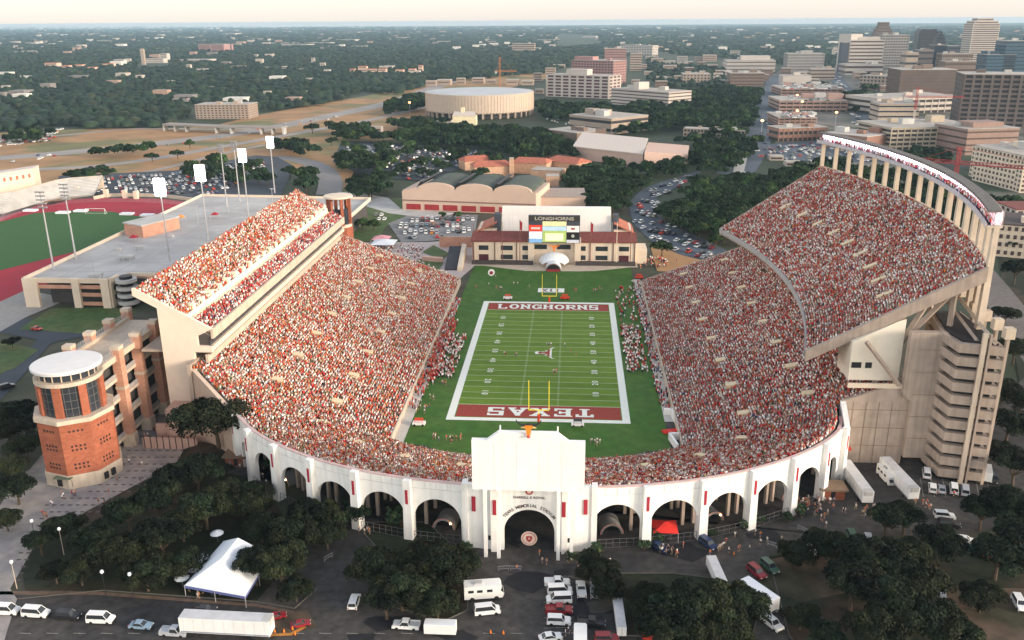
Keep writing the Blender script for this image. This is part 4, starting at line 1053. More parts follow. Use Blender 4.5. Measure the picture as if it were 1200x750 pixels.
# ================================================================== field house behind the far end zone
fh=thing('field_house','tan field house with maroon tiled roofs and dark windows behind the far end zone','building',(1,118,0))
FY=117.0; 
H=lambda py,x=0,y=FY: height(x,y,py)
zt=H(283,-36)
def hb(name,x0,x1,y0,y1,z0,z1,m_): b=MB(); b.box(((x0+x1)/2,(y0+y1)/2,(z0+z1)/2),(x1-x0,y1-y0,z1-z0)); return b.build(name,m_,fh)
hb('wall',-38,-9.5,FY,FY+16,0,zt,CREAM); hb('wall',11.5,39,FY,FY+16,0,zt,CREAM); hb('wall',-9.5,11.5,FY+1.5,FY+17,0,zt+1,CREAM)
hb('side_wing',39,44.5,FY+2,FY+14,0,zt-3.5,CREAM)
for x0,x1 in ((-38.5,-9.8),(11.8,39.5)):
    b=MB(); xs=[(x0,FY-.6),(x1,FY-.6),(x1,FY+9),(x0,FY+9)]; b.prism(xs,[zt,zt,zt+2.6,zt+2.6],[zt+.5,zt+.5,zt+3.2,zt+3.2]); b.build('roof',TILE,fh)
for i,x in enumerate((-32.5,-21.5,-12.2,13.8,23.2,33.6)):
    w_= {0:4.6,5:4.6}.get(i,5.6); w_ = 3.8 if i in (2,3) else w_
    for z in (zt*.30,zt*.72):
        if i in (0,5) and z<zt*.5: o=hb('window',x-w_/2,x+w_/2,FY-.12,FY+.1,z-2.2,z+1.2,MATS['car_paint'] if False else mat('maroon_glass',(.09,.03,.04),rough=.3))
        else: o=hb('window',x-w_/2,x+w_/2,FY-.12,FY+.1,z-1.1,z+1.1,GLASS)
for x in (-37.6,-27.2,-16.8,17.8,28.6,38.6): hb('downpipe',x-.2,x+.2,FY-.3,FY,0,zt,mat('brown_trim',(.16,.09,.07)))
for x in (-5.8,5.4,): hb('window',x-3.2,x+3.2,FY+1.35,FY+1.6,zt*.75-1.1,zt*.75+1.1,GLASS)
for x in (-10,12): hb('pylon',x-1.4,x+1.4,FY-.8,FY+2,0,zt+2,CREAM)
hb('base_band',-38,-9,FY-3,FY-.2,0,1.6,mat('dark_planter',(.07,.06,.055))); hb('base_band',11,39,FY-3,FY-.2,0,1.6,MATS['dark_planter'])
# gabled wings with red roofs
for x0,x1,s in ((-36,-27,-1),(29,37.5,1)):
    hb('wing_wall',x0,x1,FY+9,FY+26,zt*.4,zt+4,CREAM)
    b=MB(); z0=zt+4
    if s<0: b.prism([(x0-1,FY+8),(x1,FY+8),(x1,FY+27),(x0-1,FY+27)],[z0-1.5,z0+3,z0+3,z0-1.5],[z0-1,z0+3.6,z0+3.6,z0-1])
    else: b.prism([(x0,FY+8),(x1+1,FY+8),(x1+1,FY+27),(x0,FY+27)],[z0+3,z0-1.5,z0-1.5,z0+3],[z0+3.6,z0-1,z0-1,z0+3.6])
    b.build('wing_roof',REDTILE,fh)
# tall white screen
ys_=FY+13; zt2=height(-20,ys_,242)
scr=thing('white_screen_wall','huge plain white screen wall standing above the field house roof','wall',(1,ys_,10))
b=MB(); b.extr([(-25.5,ys_,4),(28.5,ys_,4),(27.5,ys_,zt2),(-24.5,ys_,zt2)],(0,1.6,0)); b.build('panel',BOARDW,scr)
for x in (-27,30): b=MB(); b.box((x,ys_+1,(zt2-6)/2+3),(2.6,5,zt2-7)); b.build('side_frame',mat('dark_slate',(.07,.08,.10)),scr)
# scoreboard
sb=thing('scoreboard','big scoreboard with a lettered top panel, video screen and advert panels on the field house','scoreboard',(1,FY-2,10))
YB=FY-1.4; zb0=height(1,YB,284.5); zb1=height(1,YB,253); xa,xb=-11.2,12.8; Hh=zb1-zb0; W_=xb-xa
b=MB(); b.box(((xa+xb)/2,YB+1.2,(zb0+zb1)/2),(W_,2.2,Hh)); b.build('cabinet',MATS['dark_slate'],sb)
def sp(name,u0,u1,v0,v1,m_,y=YB): b=MB(); b.box((xa+W_*(u0+u1)/2,y,zb0+Hh*(v0+v1)/2),(W_*(u1-u0)-.15,.25,Hh*(v1-v0)-.15)); return b.build(name,m_,sb)
sp('name_panel',0,1,.80,1,mat('board_brown',(.05,.045,.04)))
text('lettering','LONGHORNS',Hh*.17,mat('board_letters',(.5,.47,.42)),Matrix.Translation(((xa+xb)/2,YB-.2,zb0+Hh*.895))@FRONT,sb,ext=.03,bold=.06,sx=1.35)
E_=lambda n,c,s=1.6: mat(n,c,emit=(c,s*.22),var=.15,scale=.6)
sp('cream_panel',.27,.74,.62,.80,E_('scr_cream',(.75,.66,.35),.7)); sp('video_screen',.27,.74,.02,.62,E_('scr_green',(.35,.45,.15),.8))
sp('screen_band',.27,.74,.45,.62,E_('scr_blue',(.40,.55,.65),.8),YB-.15); sp('screen_glow',.33,.68,.08,.35,E_('scr_yellow',(.9,.85,.45),.9),YB-.15)
sp('advert_panel',.01,.27,.42,.66,E_('ad_red',(.75,.05,.03),.8)); sp('advert_panel',.01,.27,.14,.42,E_('ad_white',(.7,.75,.8),.8)); sp('advert_panel',.01,.27,0,.14,E_('ad_blue',(.2,.4,.65),.7))
sp('advert_panel',.74,.99,.40,.64,E_('ad_pale',(.75,.65,.6),.8)); sp('advert_panel',.74,.99,.12,.40,mat('ad_black',(.02,.02,.02))); sp('advert_panel',.74,.99,0,.12,E_('ad_grey',(.5,.5,.55),.7))
b=MB()
for a in range(0,360,60): b.box((xa+W_*.865+.5*cos(radians(a)),YB-.2,zb0+Hh*.26+.5*sin(radians(a))),(.45,.1,.45))
b.build('advert_mark',CHALK,sb)
b=MB(); b.box((xa+W_*.14,YB-.2,zb0+Hh*.54),(4.2,.1,.9)); b.build('advert_mark',CHALK,sb)
b=MB(); b.box((xa+W_*.865,YB-.2,zb0+Hh*.53),(1.8,.1,.8)); b.build('advert_mark',BANNER,sb)
b=MB(); b.extr([(x*.55+.9,YB-.5,zb0-2.2+z*.5) for x,z in HORN],(0,.3,0)); b.build('horn_emblem',mat('orange_paint'),sb)
# white tunnel canopy
tc=thing('tunnel_canopy','white domed canopy over the dark tunnel mouth in front of the field house','canopy',(.8,FY-6,0))
b=MB(); N=12
for i in range(N):
    for j in range(6):
        def P_(i,j):
            a=pi*i/N; e=pi/2*j/6; return (.8+7.2*cos(a)*(1-.30*sin(e)), FY-1-7*sin(e)*.9, 1.4+4.6*sin(a)*cos(e*.8))
        b.face([P_(i,j),P_(i,j+1),P_(i+1,j+1),P_(i+1,j)])
b.build('cover',TENT,tc)
b=MB()
for k in range(10):
    a0,a1=pi*k/10,pi*(k+1)/10
    b.face([(.8+3.6*cos(a0),FY-7,3.8*sin(a0)),(.8+3.6*cos(a0),FY-13,3.6*sin(a0)),(.8+3.6*cos(a1),FY-13,3.6*sin(a1)),(.8+3.6*cos(a1),FY-7,3.8*sin(a1))])
b.build('tunnel',TENT,tc)
b=MB(); b.extr([(.8+3.1*cos(pi*k/12),FY-13.1,3.1*sin(pi*k/12)) for k in range(13)],(0,.1,0)); b.build('mouth',DARK,tc)
b=MB(); b.box((.8,FY-13.6,.5),(6,.9,1.0)); b.build('threshold',MAROON,tc)
for i,(x,hh,c,kk) in enumerate([(-37,16,'brown','leftmost bare'),(-23.5,18,'brown','second bare'),(-15.2,20,'red','left flag-bearing'),(17.8,19,'red','right flag-bearing'),(30,19,'tan','bare tan'),(36.5,17,'brown','rightmost bare')]):
    z1=zt+hh*.55; o=thing('flagpole',kk+' flagpole in front of the field house','flagpole',(x,FY-1.8,0))
    b=MB(); b.tube((x,FY-1.8,0),(x,FY-1.8,z1),.22,.12,6); b.build('pole',mat('pole_brown',(.22,.10,.08)) if c!='tan' else CREAM,o)
    if c=='red':
        b=MB(); b.extr([(x,FY-1.85,z1-.2),(x+1.2,FY-1.85,z1-1.4),(x+1.0,FY-1.85,z1-5.5),(x,FY-1.85,z1-4.4)],(0,.08,0)); b.build('flag',BANNER,o)
# stairs and pink walls left of the field house
sw=thing('stair_wing','dark open stairway with tan side wall left of the field house','stair',(-48,115,0))
p=[at(521,317),at(535,317),at(541,300),at(527,300)]
b=MB(); b.prism(p,0,[.8,.8,5,5]); b.build('steps',mat('dark_steps',(.05,.05,.06)),sw)
p=[at(536,318),at(541,318),at(547,300),at(542,299)]
b=MB(); b.prism(p,0,[2,2,6,6]); b.build('side_wall',CREAM,sw)
gw=thing('garden_wall','stepped salmon brick wall beside the lawns left of the field house','wall',(*at(535,290),0))
p0=at(515,290);p1=at(553,290)
b=MB(); b.prism([p0,p1,(p1[0],p1[1]+1),(p0[0],p0[1]+1)],0,5.5); b.build('wall_panel',BRICKC,gw)
p0=at(484,312);p1=at(523,312)
b=MB(); b.prism([at(495,305),at(519,307),at(519,308.5),at(495,306.5)],0,2.4); b.build('wall_panel',PINKST,gw)
# goal posts
for s,lab in ((1,'far yellow goal post standing behind the far end zone'),(-1,'near yellow goal post standing behind the near end zone')):
    y=s*54.86 + s*1.8; o=thing('goal_post',lab,'goal post',(.3,y,0))
    b=MB(); b.tube((.3,y,0),(.3,y,2.2),.35,.35,8); b.build('red_pad',mat('red_pad',(.7,.06,.02)),o)
    b=MB(); b.tube((.3,y,2.2),(.3,y-s*1.2,3.05),.16,.14,6); b.build('gooseneck',YELLOW,o)
    b=MB(); b.tube((.3-2.95,y-s*1.2,3.05),(.3+2.95,y-s*1.2,3.05),.16,.16,6); b.build('crossbar',YELLOW,o)
    for q in (-1,1): b=MB(); b.tube((.3+q*2.9,y-s*1.2,3.05),(.3+q*2.9,y-s*1.2,12.2),.14,.1,6); b.build('upright',YELLOW,o)

# ================================================================== buildings beyond
def front(bl,br,depth):
    a=np.array(at(*bl)); c=np.array(at(*br)); t=(c-a)/np.linalg.norm(c-a); n=np.array([-t[1],t[0]])
    if n@(a-CAM[:2]) < 0: n=-n
    return a,c,t,n
def bldg(bl,br,top,depth,m_,label,style='bands',floors=6,win=None,cat='building',roofm=None,cols=8,skip_ground=False,taper=None,frac=.5,name='office_building',pent=None,bay=None):
    a,c,t,n=front(bl,br,depth); h=height(*((a+c)/2),top); L=np.linalg.norm(c-a); win=win or GLASS; rz=atan2(t[1],t[0])
    o=thing(name,label,cat,(*((a+c)/2),0))
    q=[a,c,c+n*depth,a+n*depth]; ctr=(a+c)/2+n*depth/2
    def ring_(name_,z0,z1,off,mm,faces=(0,1,3)):
        b=MB(); 
        for k in faces:
            p0,p1=q[k],q[(k+1)%4]; tt=(p1-p0)/np.linalg.norm(p1-p0); nn=np.array([tt[1],-tt[0]])
            if nn@(p0-ctr)<0: nn=-nn
            m0=(p0+p1)/2+nn*(off/2); LL=np.linalg.norm(p1-p0)+(2*off-.02 if off>.3 else -.6); b.box((m0[0],m0[1],(z0+z1)/2),(LL,abs(off),z1-z0),atan2(tt[1],tt[0]))
        return b.build(name_,mm,o)
    if style=='garage':
        g=h/floors
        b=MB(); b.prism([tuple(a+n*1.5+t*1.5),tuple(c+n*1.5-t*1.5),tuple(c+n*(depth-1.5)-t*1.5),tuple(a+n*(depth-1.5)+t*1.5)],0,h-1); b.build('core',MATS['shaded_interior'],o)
        for k in range(floors):
            z=(k+1)*g; b=MB(); b.prism([tuple(x) for x in q],z-g*frac,z); b.build('deck',m_,o)
        if cols:
            b=MB()
            for k in range(cols+1):
                p=a+t*(L*k/cols); b.box((p[0]-n[0]*.15,p[1]-n[1]*.15,h/2),(.9,.5,h),rz)
                p=a+t*(0 if (a@np.array([1,0]))>0 else L)+n*(depth*k/cols)
            b.build('column_row',m_,o)
    elif style=='plain':
        b=MB(); b.prism([tuple(x) for x in q],0,h); b.build('wall',m_,o)
    else:
        b=MB(); b.prism([tuple(x) for x in q],0,h)
        b.build('wall',m_,o)
        g=h/floors
        for k in range(floors):
            z=(k+.5)*g+g*.05
            if skip_ground and k==0: continue
            if style in ('bands','grid'): ring_('window_band',z-g*frac/2,z+g*frac/2,.18,win)
            elif style=='punched':
                b=MB()
                for kk in (0,1,3):
                    p0,p1=q[kk],q[(kk+1)%4]; LL=np.linalg.norm(p1-p0); tt=(p1-p0)/LL; nn=np.array([tt[1],-tt[0]])
                    if nn@(p0-ctr)<0: nn=-nn
                    nc=max(2,int(round(cols*LL/L)))
                    for j in range(nc):
                        p=p0+tt*(LL*(j+.5)/nc); b.box((p[0]+nn[0]*.02,p[1]+nn[1]*.02,z),(LL/nc*.5,.2,g*frac),atan2(tt[1],tt[0]))
                b.build('window_row',win,o)
        if style=='grid':
            b=MB()
            for kk in (0,1,3):
                p0,p1=q[kk],q[(kk+1)%4]; LL=np.linalg.norm(p1-p0); tt=(p1-p0)/LL; nn=np.array([tt[1],-tt[0]])
                if nn@(p0-ctr)<0: nn=-nn
                nc=max(2,int(round(cols*LL/L)))
                for j in range(nc+1):
                    p=p0+tt*(LL*j/nc)+nn*.15; b.box((p[0],p[1],h/2),(LL/nc*.28,.5,h),atan2(tt[1],tt[0]))
            b.build('facade_piers',m_,o)
    b=MB(); p0=ctr; b.box((p0[0],p0[1],h+.25),(L+.8,depth+.8,.5),rz); r_=b.build('roof',roofm or ROOFG,o)
    if style!='plain' or L>40:
        rr=np.random.default_rng(int(abs(bl[0]*7+bl[1])))
        for k in range(3):
            p=ctr+t*rr.uniform(-.35,.35)*L+n*rr.uniform(-.3,.3)*depth; s=rr.uniform(.06,.16)*min(L,depth)+1.5
            b=MB(); b.box((p[0],p[1],h+.5+s*.3),(s*1.4,s,s*.6),rz); b.build('plant_box',CONCG if k%2 else m_,r_)
    if pent:
        u0,u1,hp=pent; p=a+t*(L*(u0+u1)/2)+n*depth*.4; b=MB(); b.box((p[0],p[1],h+hp/2+.5),(L*(u1-u0),depth*.45,hp),rz); b.build('penthouse',m_,o)
    return o,a,c,t,n,h,L
STONE=mat('tan_stone',(.35,.28,.23),var=.06,scale=.1); PALE=mat('pale_stone',(.50,.45,.41),var=.05,scale=.1); BROWN=mat('brown_stone',(.19,.14,.115),var=.08,scale=.1)
PINKB=mat('pink_tower_stone',(.36,.21,.20),var=.06,scale=.1); GREYB=mat('grey_tower_stone',(.32,.31,.30),var=.08,scale=.1); DUSK=mat('dusky_stone',(.15,.12,.11),var=.1,scale=.1); WINB=mat('brown_window',(.08,.055,.05),rough=.4)
bldg((230,139.5),(292,139.5),123,34,STONE,'pale tan hotel block standing alone among trees beyond the freeway','punched',6,cols=14,win=WINB,frac=.5,cat='hotel',name='hotel')
bldg((641,113),(713,116),88.5,40,PALE,'white medical block with dark red window bands, right of the round arena','grid',7,win=mat('maroon_glass'),cols=8,frac=.55,pent=(.28,.62,8))
bldg((670,97),(718,99),71,45,PINKB,'dusky pink slab tower behind the white medical block','grid',9,win=WINB,cols=14,frac=.4,pent=(.0,.45,6))
bldg((716,122),(783,128),106,45,PALE,'low cream office with thin horizontal window stripes','bands',5,win=WINB,frac=.35,pent=(.32,.42,9))
bldg((708,80),(733,80),57,40,PINKB,'pinkish tower with flat roof farthest behind the medical block','bands',8,win=WINB,frac=.3)
bldg((738,83),(752,83),63,30,STONE,'narrow tan tower right of the pinkish tower','bands',7,frac=.3)
bldg((727,64),(764,65),53,30,PALE,'long pale slab far beyond the tan tower','grid',6,cols=12,frac=.3)
bldg((600,61),(626,61),51,30,STONE,'lone tan block far off above the round arena','bands',4,frac=.3)
bldg((667,152),(716,158),137,55,STONE,'flat square tan building with a shaded colonnade, above the long gabled hall','bands',2,win=DARK,frac=.35)
bldg((640,164),(676,169),154,38,BROWN,'low dark building with a flat pale roof among trees','plain')
bldg((801,160),(872,163),152,14,STONE,'long low garage with an open slatted top, in front of the downtown streets','grid',2,cols=18,frac=.5,name='garage',cat='garage')
bldg((800,158),(872,162),157,6,mat('teal_shadow',(.04,.09,.12)),'dark teal glass strip below the slatted garage','plain') if False else None
# round arena
ax,ay=at(563,126); 
l=at(501,133); r_=at(625,134); R_=math.dist(l,r_)/2; ac=((l[0]+r_[0])/2,(l[1]+r_[1])/2)
ah=height(ac[0],ac[1]-R_,112)
ar=thing('round_arena','huge round windowless arena with ribbed tan walls and a pale roof','arena',(*ac,0))
b=MB(); b.lathe((*ac,ah*.2),[(R_*.97,0),(R_,ah*.05),(R_,ah*.8)],72); b.build('drum',mat('arena_tan',(.52,.42,.34),var=.05,scale=.2),ar)
b=MB(); b.lathe((*ac,0),[(R_*.86,0),(R_*.86,ah*.2)],48); b.build('recessed_base',MATS['shaded_interior'],ar)
b=MB()
for k in range(110):
    a=2*pi*k/110; b.box((ac[0]+(R_+.02)*cos(a),ac[1]+(R_+.02)*sin(a),ah*.6),(.5,1.0,ah*.78),a)
b.build('wall_ribs',MATS['arena_tan'],ar)
b=MB()
for k in range(40):
    a=2*pi*k/40; b.box((ac[0]+(R_-1)*cos(a),ac[1]+(R_-1)*sin(a),ah*.11),(2,2.6,ah*.22),a)
b.build('pillar_ring',STONE,ar)
b=MB(); b.lathe((*ac,ah),[(R_*.98,0),(R_*.9,.8),(R_*.3,1.6),(.5,2)],64); b.build('roof',mat('arena_roof',(.46,.48,.50),var=.08,scale=.05),ar)
# long gabled hall (right of centre)
hl=thing('sports_hall','large windowless pink hall with sloping pale roof, beyond the field house','hall',(*at(735,190),0))
A_,B_,C_=np.array(at(672,186)),np.array(at(753,196)),np.array(at(805,193))
hA=height(*A_,172); hB=height(*B_,175); hC=height(*C_,176)
back=np.array([8,55.]); HALLM=mat('hall_pink',(.52,.37,.31),var=.04,scale=.2)
b=MB(); b.prism([tuple(A_),tuple(B_),tuple(B_+back),tuple(A_+back)],0,hA); b.build('wall',HALLM,hl)
b=MB(); b.prism([tuple(B_+np.array([1,-1])),tuple(C_),tuple(C_+back),tuple(B_+back)],0,[hB+6,hA*.55,hA*.55,hB+6][0:4] if False else [hA*1.25,hA*.8,hA*.8,hA*1.25]); b.build('side_wall',HALLM,hl)
b=MB(); b.prism([tuple(A_+np.array([-1,-1])),tuple(B_+np.array([0,-1])),tuple(B_+back),tuple(A_+back)],[hA,hA,hA+5,hA+5],[hA+.7,hA+.7,hA+5.7,hA+5.7]); b.build('roof',mat('hall_roof',(.60,.53,.47),var=.05),hl)
b=MB(); p=A_+back*.95; b.box((p[0]+16,p[1],hA+7),(9,5,3.5)); b.build('roof_vent',BROWN,hl)
# triple barrel roofed hall
bh_=thing('barrel_roof_hall','tan hall with three green barrel roofs and red doors, left of the field house','hall',(*at(550,248),0))
A_,B_=np.array(at(472,246)),np.array(at(628,252)); t=(B_-A_)/np.linalg.norm(B_-A_); n=np.array([-t[1],t[0]]); L=np.linalg.norm(B_-A_)
n = n/1.0 + t*.02
hw_=height(*A_,222); hp_=hw_+5.2
TANW=mat('hall_tan',(.60,.44,.35),var=.04,scale=.2)
def AW(u,z,d=0): q=A_+t*u+n*d; return (q[0],q[1],z)
segs=[]; 
prof=[(0,hw_-1),(L*.1,hw_+1.5)]
c3=[L*.26,L*.545,L*.83]; wb=L*.148
for c0 in c3:
    for k in range(9):
        a=pi*(1-k/8); prof.append((c0+wb*.95*cos(a),hw_+.5+4.6*sin(a)*.9))
prof.append((L,hw_+1))
b=MB(); b.extr([AW(0,0),*[AW(u,z) for u,z in prof],AW(L,0)],(n[0]*2,n[1]*2,0)); b.build('gable_wall',TANW,bh_)
for i,c0 in enumerate(c3):
    b=MB()
    for k in range(10):
        a0,a1=pi*(1-k/10),pi*(1-(k+1)/10); r0=wb*.93
        p=[(c0+r0*cos(a0),hw_+.2+4.3*sin(a0)*.9),(c0+r0*cos(a1),hw_+.2+4.3*sin(a1)*.9)]
        b.face([AW(*p[0],2),AW(*p[1],2),AW(p[1][0],p[1][1],42),AW(p[0][0],p[0][1],42)])
    b.build('barrel_roof',mat('green_roof',(.075,.09,.075),var=.15,scale=.1),bh_)
    b=MB(); b.extr([AW(c0-wb*1.08,hw_+1.0,4),AW(c0-wb*.72,hw_+4.4,4),AW(c0-wb*.90,hw_+4.6,4)],(n[0]*36,n[1]*36,0)); b.build('roof_monitor',DARK,bh_)
b=MB(); b.prism([AW(0,0,2)[:2],AW(L,0,2)[:2],AW(L,0,42)[:2],AW(0,0,42)[:2]],0,hw_-.5); b.build('wall',TANW,bh_)
for k in range(7):
    u0=L*(.03+k*.14); 
    if u0+L*.10>L: continue
    b=MB(); b.extr([AW(u0,.6,-.15),AW(u0+L*.11,.6,-.15),AW(u0+L*.11,4.0,-.15),AW(u0,4.0,-.15)],(n[0]*.2,n[1]*.2,0)); b.build('door',MAROON,bh_)
b=MB(); b.extr([AW(0,hw_*.46,-.2),AW(L,hw_*.46,-.2),AW(L,hw_*.52,-.2),AW(0,hw_*.52,-.2)],(n[0]*.2,n[1]*.2,0)); b.build('string_course',mat('course_brown',(.25,.16,.14)),bh_)
bldg((632,246),(686,246),231,28,TANW,'flat roofed tan annex right of the barrel roofed hall','plain',roofm=mat('annex_roof',(.36,.29,.25)))
o=bldg((628,232),(656,232),224,14,mat('stair_pink',(.55,.38,.3)),'small stepped annex with dark louvred roof beside the barrel roofed hall','plain',roofm=DARK)
# red tiled complex behind
rc=thing('red_tiled_building','cluster of tan wings with red tiled roofs among trees behind the barrel roofed hall','building',(*at(610,205),0))
for (bl,br,top,d,rm) in (((556,209),(600,207),195,16,1),((545,200),(585,197),188,14,1),((600,203),(640,205),191,16,1),((640,200),(675,205),190,18,1),((622,210),(656,212),200,14,0),((640,185),(668,188),181,12,0),((640,222),(655,222),207,10,0),((597,208),(602,208),186,4,0)):
    a,c,tt,nn=front(bl,br,d); h=height(*((a+c)/2),top)
    b=MB(); b.prism([tuple(a),tuple(c),tuple(c+nn*d),tuple(a+nn*d)],0,h); w_=b.build('wall',mat('wall_orange',(.58,.36,.24)) ,rc)
    if rm:
        m0=(a+nn*d/2); m1=(c+nn*d/2); b=MB(); e=.8
        A3=[(*(a-nn*e-tt*e),h),(*(c-nn*e+tt*e),h),(*(c+nn*(d+e)+tt*e),h),(*(a+nn*(d+e)-tt*e),h)]; r0=(*(m0+tt*3),h+3.2); r1=(*(m1-tt*3),h+3.2)
        b.face([A3[0],A3[1],r1,r0]); b.face([A3[1],A3[2],r1]); b.face([A3[2],A3[3],r0,r1]); b.face([A3[3],A3[0],r0]); b.face(A3[::-1]); b.build('roof',REDTILE,rc)
    else:
        b=MB(); b.prism([tuple(a-nn*.3),tuple(c-nn*.3),tuple(c+nn*d),tuple(a+nn*d)],h,h+.5); b.build('roof',ROOFG,rc)
# downtown right
bldg((912,166),(968,164),150,24,mat('brick_low',(.28,.16,.12)),'low red-brown garage deck in front of the stacked parking garages','garage',2,cols=10,name='garage',cat='garage')
bldg((965,172),(1014,178),158,40,mat('brick_low'),'brick building with a pale vaulted roof just left of the lit gallery','plain',roofm=PALE)
GARP=mat('garage_pink',(.36,.24,.20),var=.06)
bldg((912,150),(956,150),138,60,GARP,'stacked parking garage with pink decks, nearest of the three behind the brick buildings','garage',4,cols=7,name='garage',cat='garage')
bldg((913,131),(992,131),118,70,GARP,'middle one of three pink parking garages lit by orange lamps','garage',3,cols=10,name='garage',cat='garage')
bldg((915,113),(988,113),104,80,GARP,'farthest of three pink parking garages in the row between the two streets','garage',3,cols=10,name='garage',cat='garage')
for i,(px,py) in enumerate(((934,114),(971,115),(940,122),(934,133),(980,135),(893,145),(1042,117),(1055,118),(1084,117),(1098,118),(1112,118),(480,123),(700,0))):
    if py==0: continue
    x,y=at(px,py,12); o=thing('street_lamp','glowing orange lamp on a post above the parking decks and streets','street lamp',(x,y,0),group='orange lamps downtown')
    b=MB(); b.tube((x,y,0),(x,y,14),.25,.2,5); b.build('pole',STEEL,o); b=MB(); b.lathe((x,y,14),[(.5,0),(1.5,.7),(1.2,1.6),(.3,2.0)],8); b.build('lamp_head',LAMPO,o)
bldg((850,91),(860,91),84,30,PALE,'small pale block left of the far street','bands',2,frac=.3)
bldg((855,101),(895,101),86,45,BROWN,'brown office with pale floor bands beside the left street','bands',4,win=WINB,frac=.4)
bldg((851,84),(908,84),71,60,PALE,'wide white building complex at the head of the left street','bands',3,win=WINB,frac=.25,pent=(.3,.9,9))
bldg((800,100),(832,100),87,45,STONE,'cream office left of the brown office','punched',4,cols=8)
bldg((922,87),(964,87),63,50,GREYB,'plain grey-green slab at the head of the middle blocks','grid',7,win=WINB,cols=16,frac=.3)
bldg((917,100),(950,100),89,40,PALE,'pale low store block below the grey-green slab','plain')
bldg((950,93),(978,93),81,35,STONE,'tan block between the slab and the white tower','bands',3,frac=.3)
bldg((979,83),(993,84),40,30,PALE,'slim white tower with one dark side','plain',name='tower',cat='tower')
bldg((984,84),(991,84),50,28,mat('dark_slate'),'dark slab joined to the slim white tower','plain',name='tower',cat='tower')
for i,(l_,r2,tp,bs,d,lab) in enumerate([(990,1034,76,88,60,'lowest white terrace of the stepped hotel'),(993,1032,47,84,45,'stepped white hotel with bold horizontal bands')]):
    bldg((l_,bs),(r2,bs),tp,d,PALE,lab,'bands',9 if i else 2,win=WINB,frac=.42,name='hotel',cat='hotel',pent=(.1,.9,6) if i else None)
bldg((1030,79),(1061,79),41,40,GREYB,'ribbed grey tower with vertical piers behind the stepped hotel','grid',12,win=WINB,cols=10,frac=.5,name='tower',cat='tower')
def taper_tower(px0,px1,py,top,m_,label,steps):
    a,c,t,n=front((px0,py),(px1,py),1); L=np.linalg.norm(c-a); o=thing('tower',label,'tower',(*((a+c)/2),0)); z=0; H_=height(*((a+c)/2),top)
    for i,(f,hf) in enumerate(steps):
        ctr=(a+c)/2+n*L/2; w_=L*f/2; q=[tuple(ctr+t*w_*s1+n*w_*s2) for s1,s2 in ((-1,-1),(1,-1),(1,1),(-1,1))]
        b=MB(); b.prism(q,z,H_*hf); b.build('tier',m_,o)
        k=int((H_*hf-z)/4.2)
        b=MB()
        for j in range(k):
            zz=z+(j+.5)*4.2; b.box((ctr[0]-n[0]*w_,ctr[1]-n[1]*w_,zz),(w_*1.9,.3,1.8),atan2(t[1],t[0])); 
            b.box((ctr[0]-t[0]*w_,ctr[1]-t[1]*w_,zz),(.3,w_*1.9,1.8),atan2(t[1],t[0])); b.box((ctr[0]+t[0]*w_,ctr[1]+t[1]*w_,zz),(.3,w_*1.9,1.8),atan2(t[1],t[0]))
        b.build('window_bands',WINB if m_ is not BLUEGL else GLASS,o); z=H_*hf
    return o
taper_tower(1021,1044,72,26,DUSK,'dark tower with a stepped pyramid top behind the ribbed grey tower',[(1,.66),(.9,.74),(.78,.82),(.62,.90),(.5,1.0)])
taper_tower(1073,1096,72,34,mat('navy_glass',(.01,.02,.035),rough=.3),'dark blue-black glass tower between the ribbed tower and the tall white tower',[(1,.94),(.8,1.0)])
taper_tower(1093,1105,75,36,mat('navy_glass'),'dark tower with a pointed white-tipped crown beside the blue-black glass tower',[(1,.7),(.85,.8),(.6,.88),(.3,.95),(.12,1)])
taper_tower(1132,1163,86,21,PALE,'tall pale skyscraper with a stepped brown crown, highest on the skyline',[(1,.90),(.88,.95),(.6,1.0)])
bldg((1090,90),(1104,90),53,30,mat('navy_glass'),'dark teal block at the foot of the pointed tower','bands',8,frac=.3)
bldg((1058,96),(1072,96),62,30,STONE,'small tan block left of the blue-black tower','bands',4,frac=.3)
bldg((1073,92),(1090,92),59,30,DUSK,'stepped brown block before the blue-black tower','bands',5,frac=.3)
bldg((1108,82),(1133,82),54,34,mat('dark_slate'),'dark slate office behind the gridded brown block','bands',5,frac=.3)
bldg((1101,92),(1136,92),63,34,STONE,'brown block with a grid of small windows left of the tall pale skyscraper','grid',5,win=WINB,cols=14,frac=.5)
bldg((1104,100),(1140,100),72,30,BROWN,'low brown block with window bands in front of the gridded one','bands',4,win=WINB,frac=.35)
bldg((1152,96),(1186,96),64,45,BLUEGL,'low blue glass block right of the tall pale skyscraper','bands',8,frac=.3)
bldg((1172,96),(1215,96),48,45,BLUEGL,'taller blue glass block at the right edge of the skyline','bands',11,frac=.3)
bldg((1052,118),(1117,118),82,55,BROWN,'broad brown office slab with fine vertical ribs','grid',9,win=DUSK,cols=44,frac=.7)
bldg((1006,104),(1040,106),89,30,STONE,'old tan stone block beside the right street','punched',4,cols=8)
bldg((1040,100),(1052,103),84,30,STONE,'cream block with dark roof left of the broad brown slab','punched',4,cols=4)
bldg((1122,148),(1290,152),88,50,DUSK,'huge dark gridded office block at the right','grid',11,win=DARK,cols=15,frac=.55)
bldg((1026,135),(1122,131),114,60,PALE,'white garage with orange lamps behind the long cream garage','garage',3,cols=12,name='garage',cat='garage')
bldg((1028,146),(1075,146),122,30,mat('garage_tan',(.40,.33,.27)),'tan block with pale roof left of the white garage','bands',4,frac=.3)
bldg((1042,176),(1148,173),149,60,mat('garage_cream',(.42,.36,.28)),'long cream parking garage with dark decks and a cluttered roof','garage',5,cols=14,frac=.42,name='garage',cat='garage')
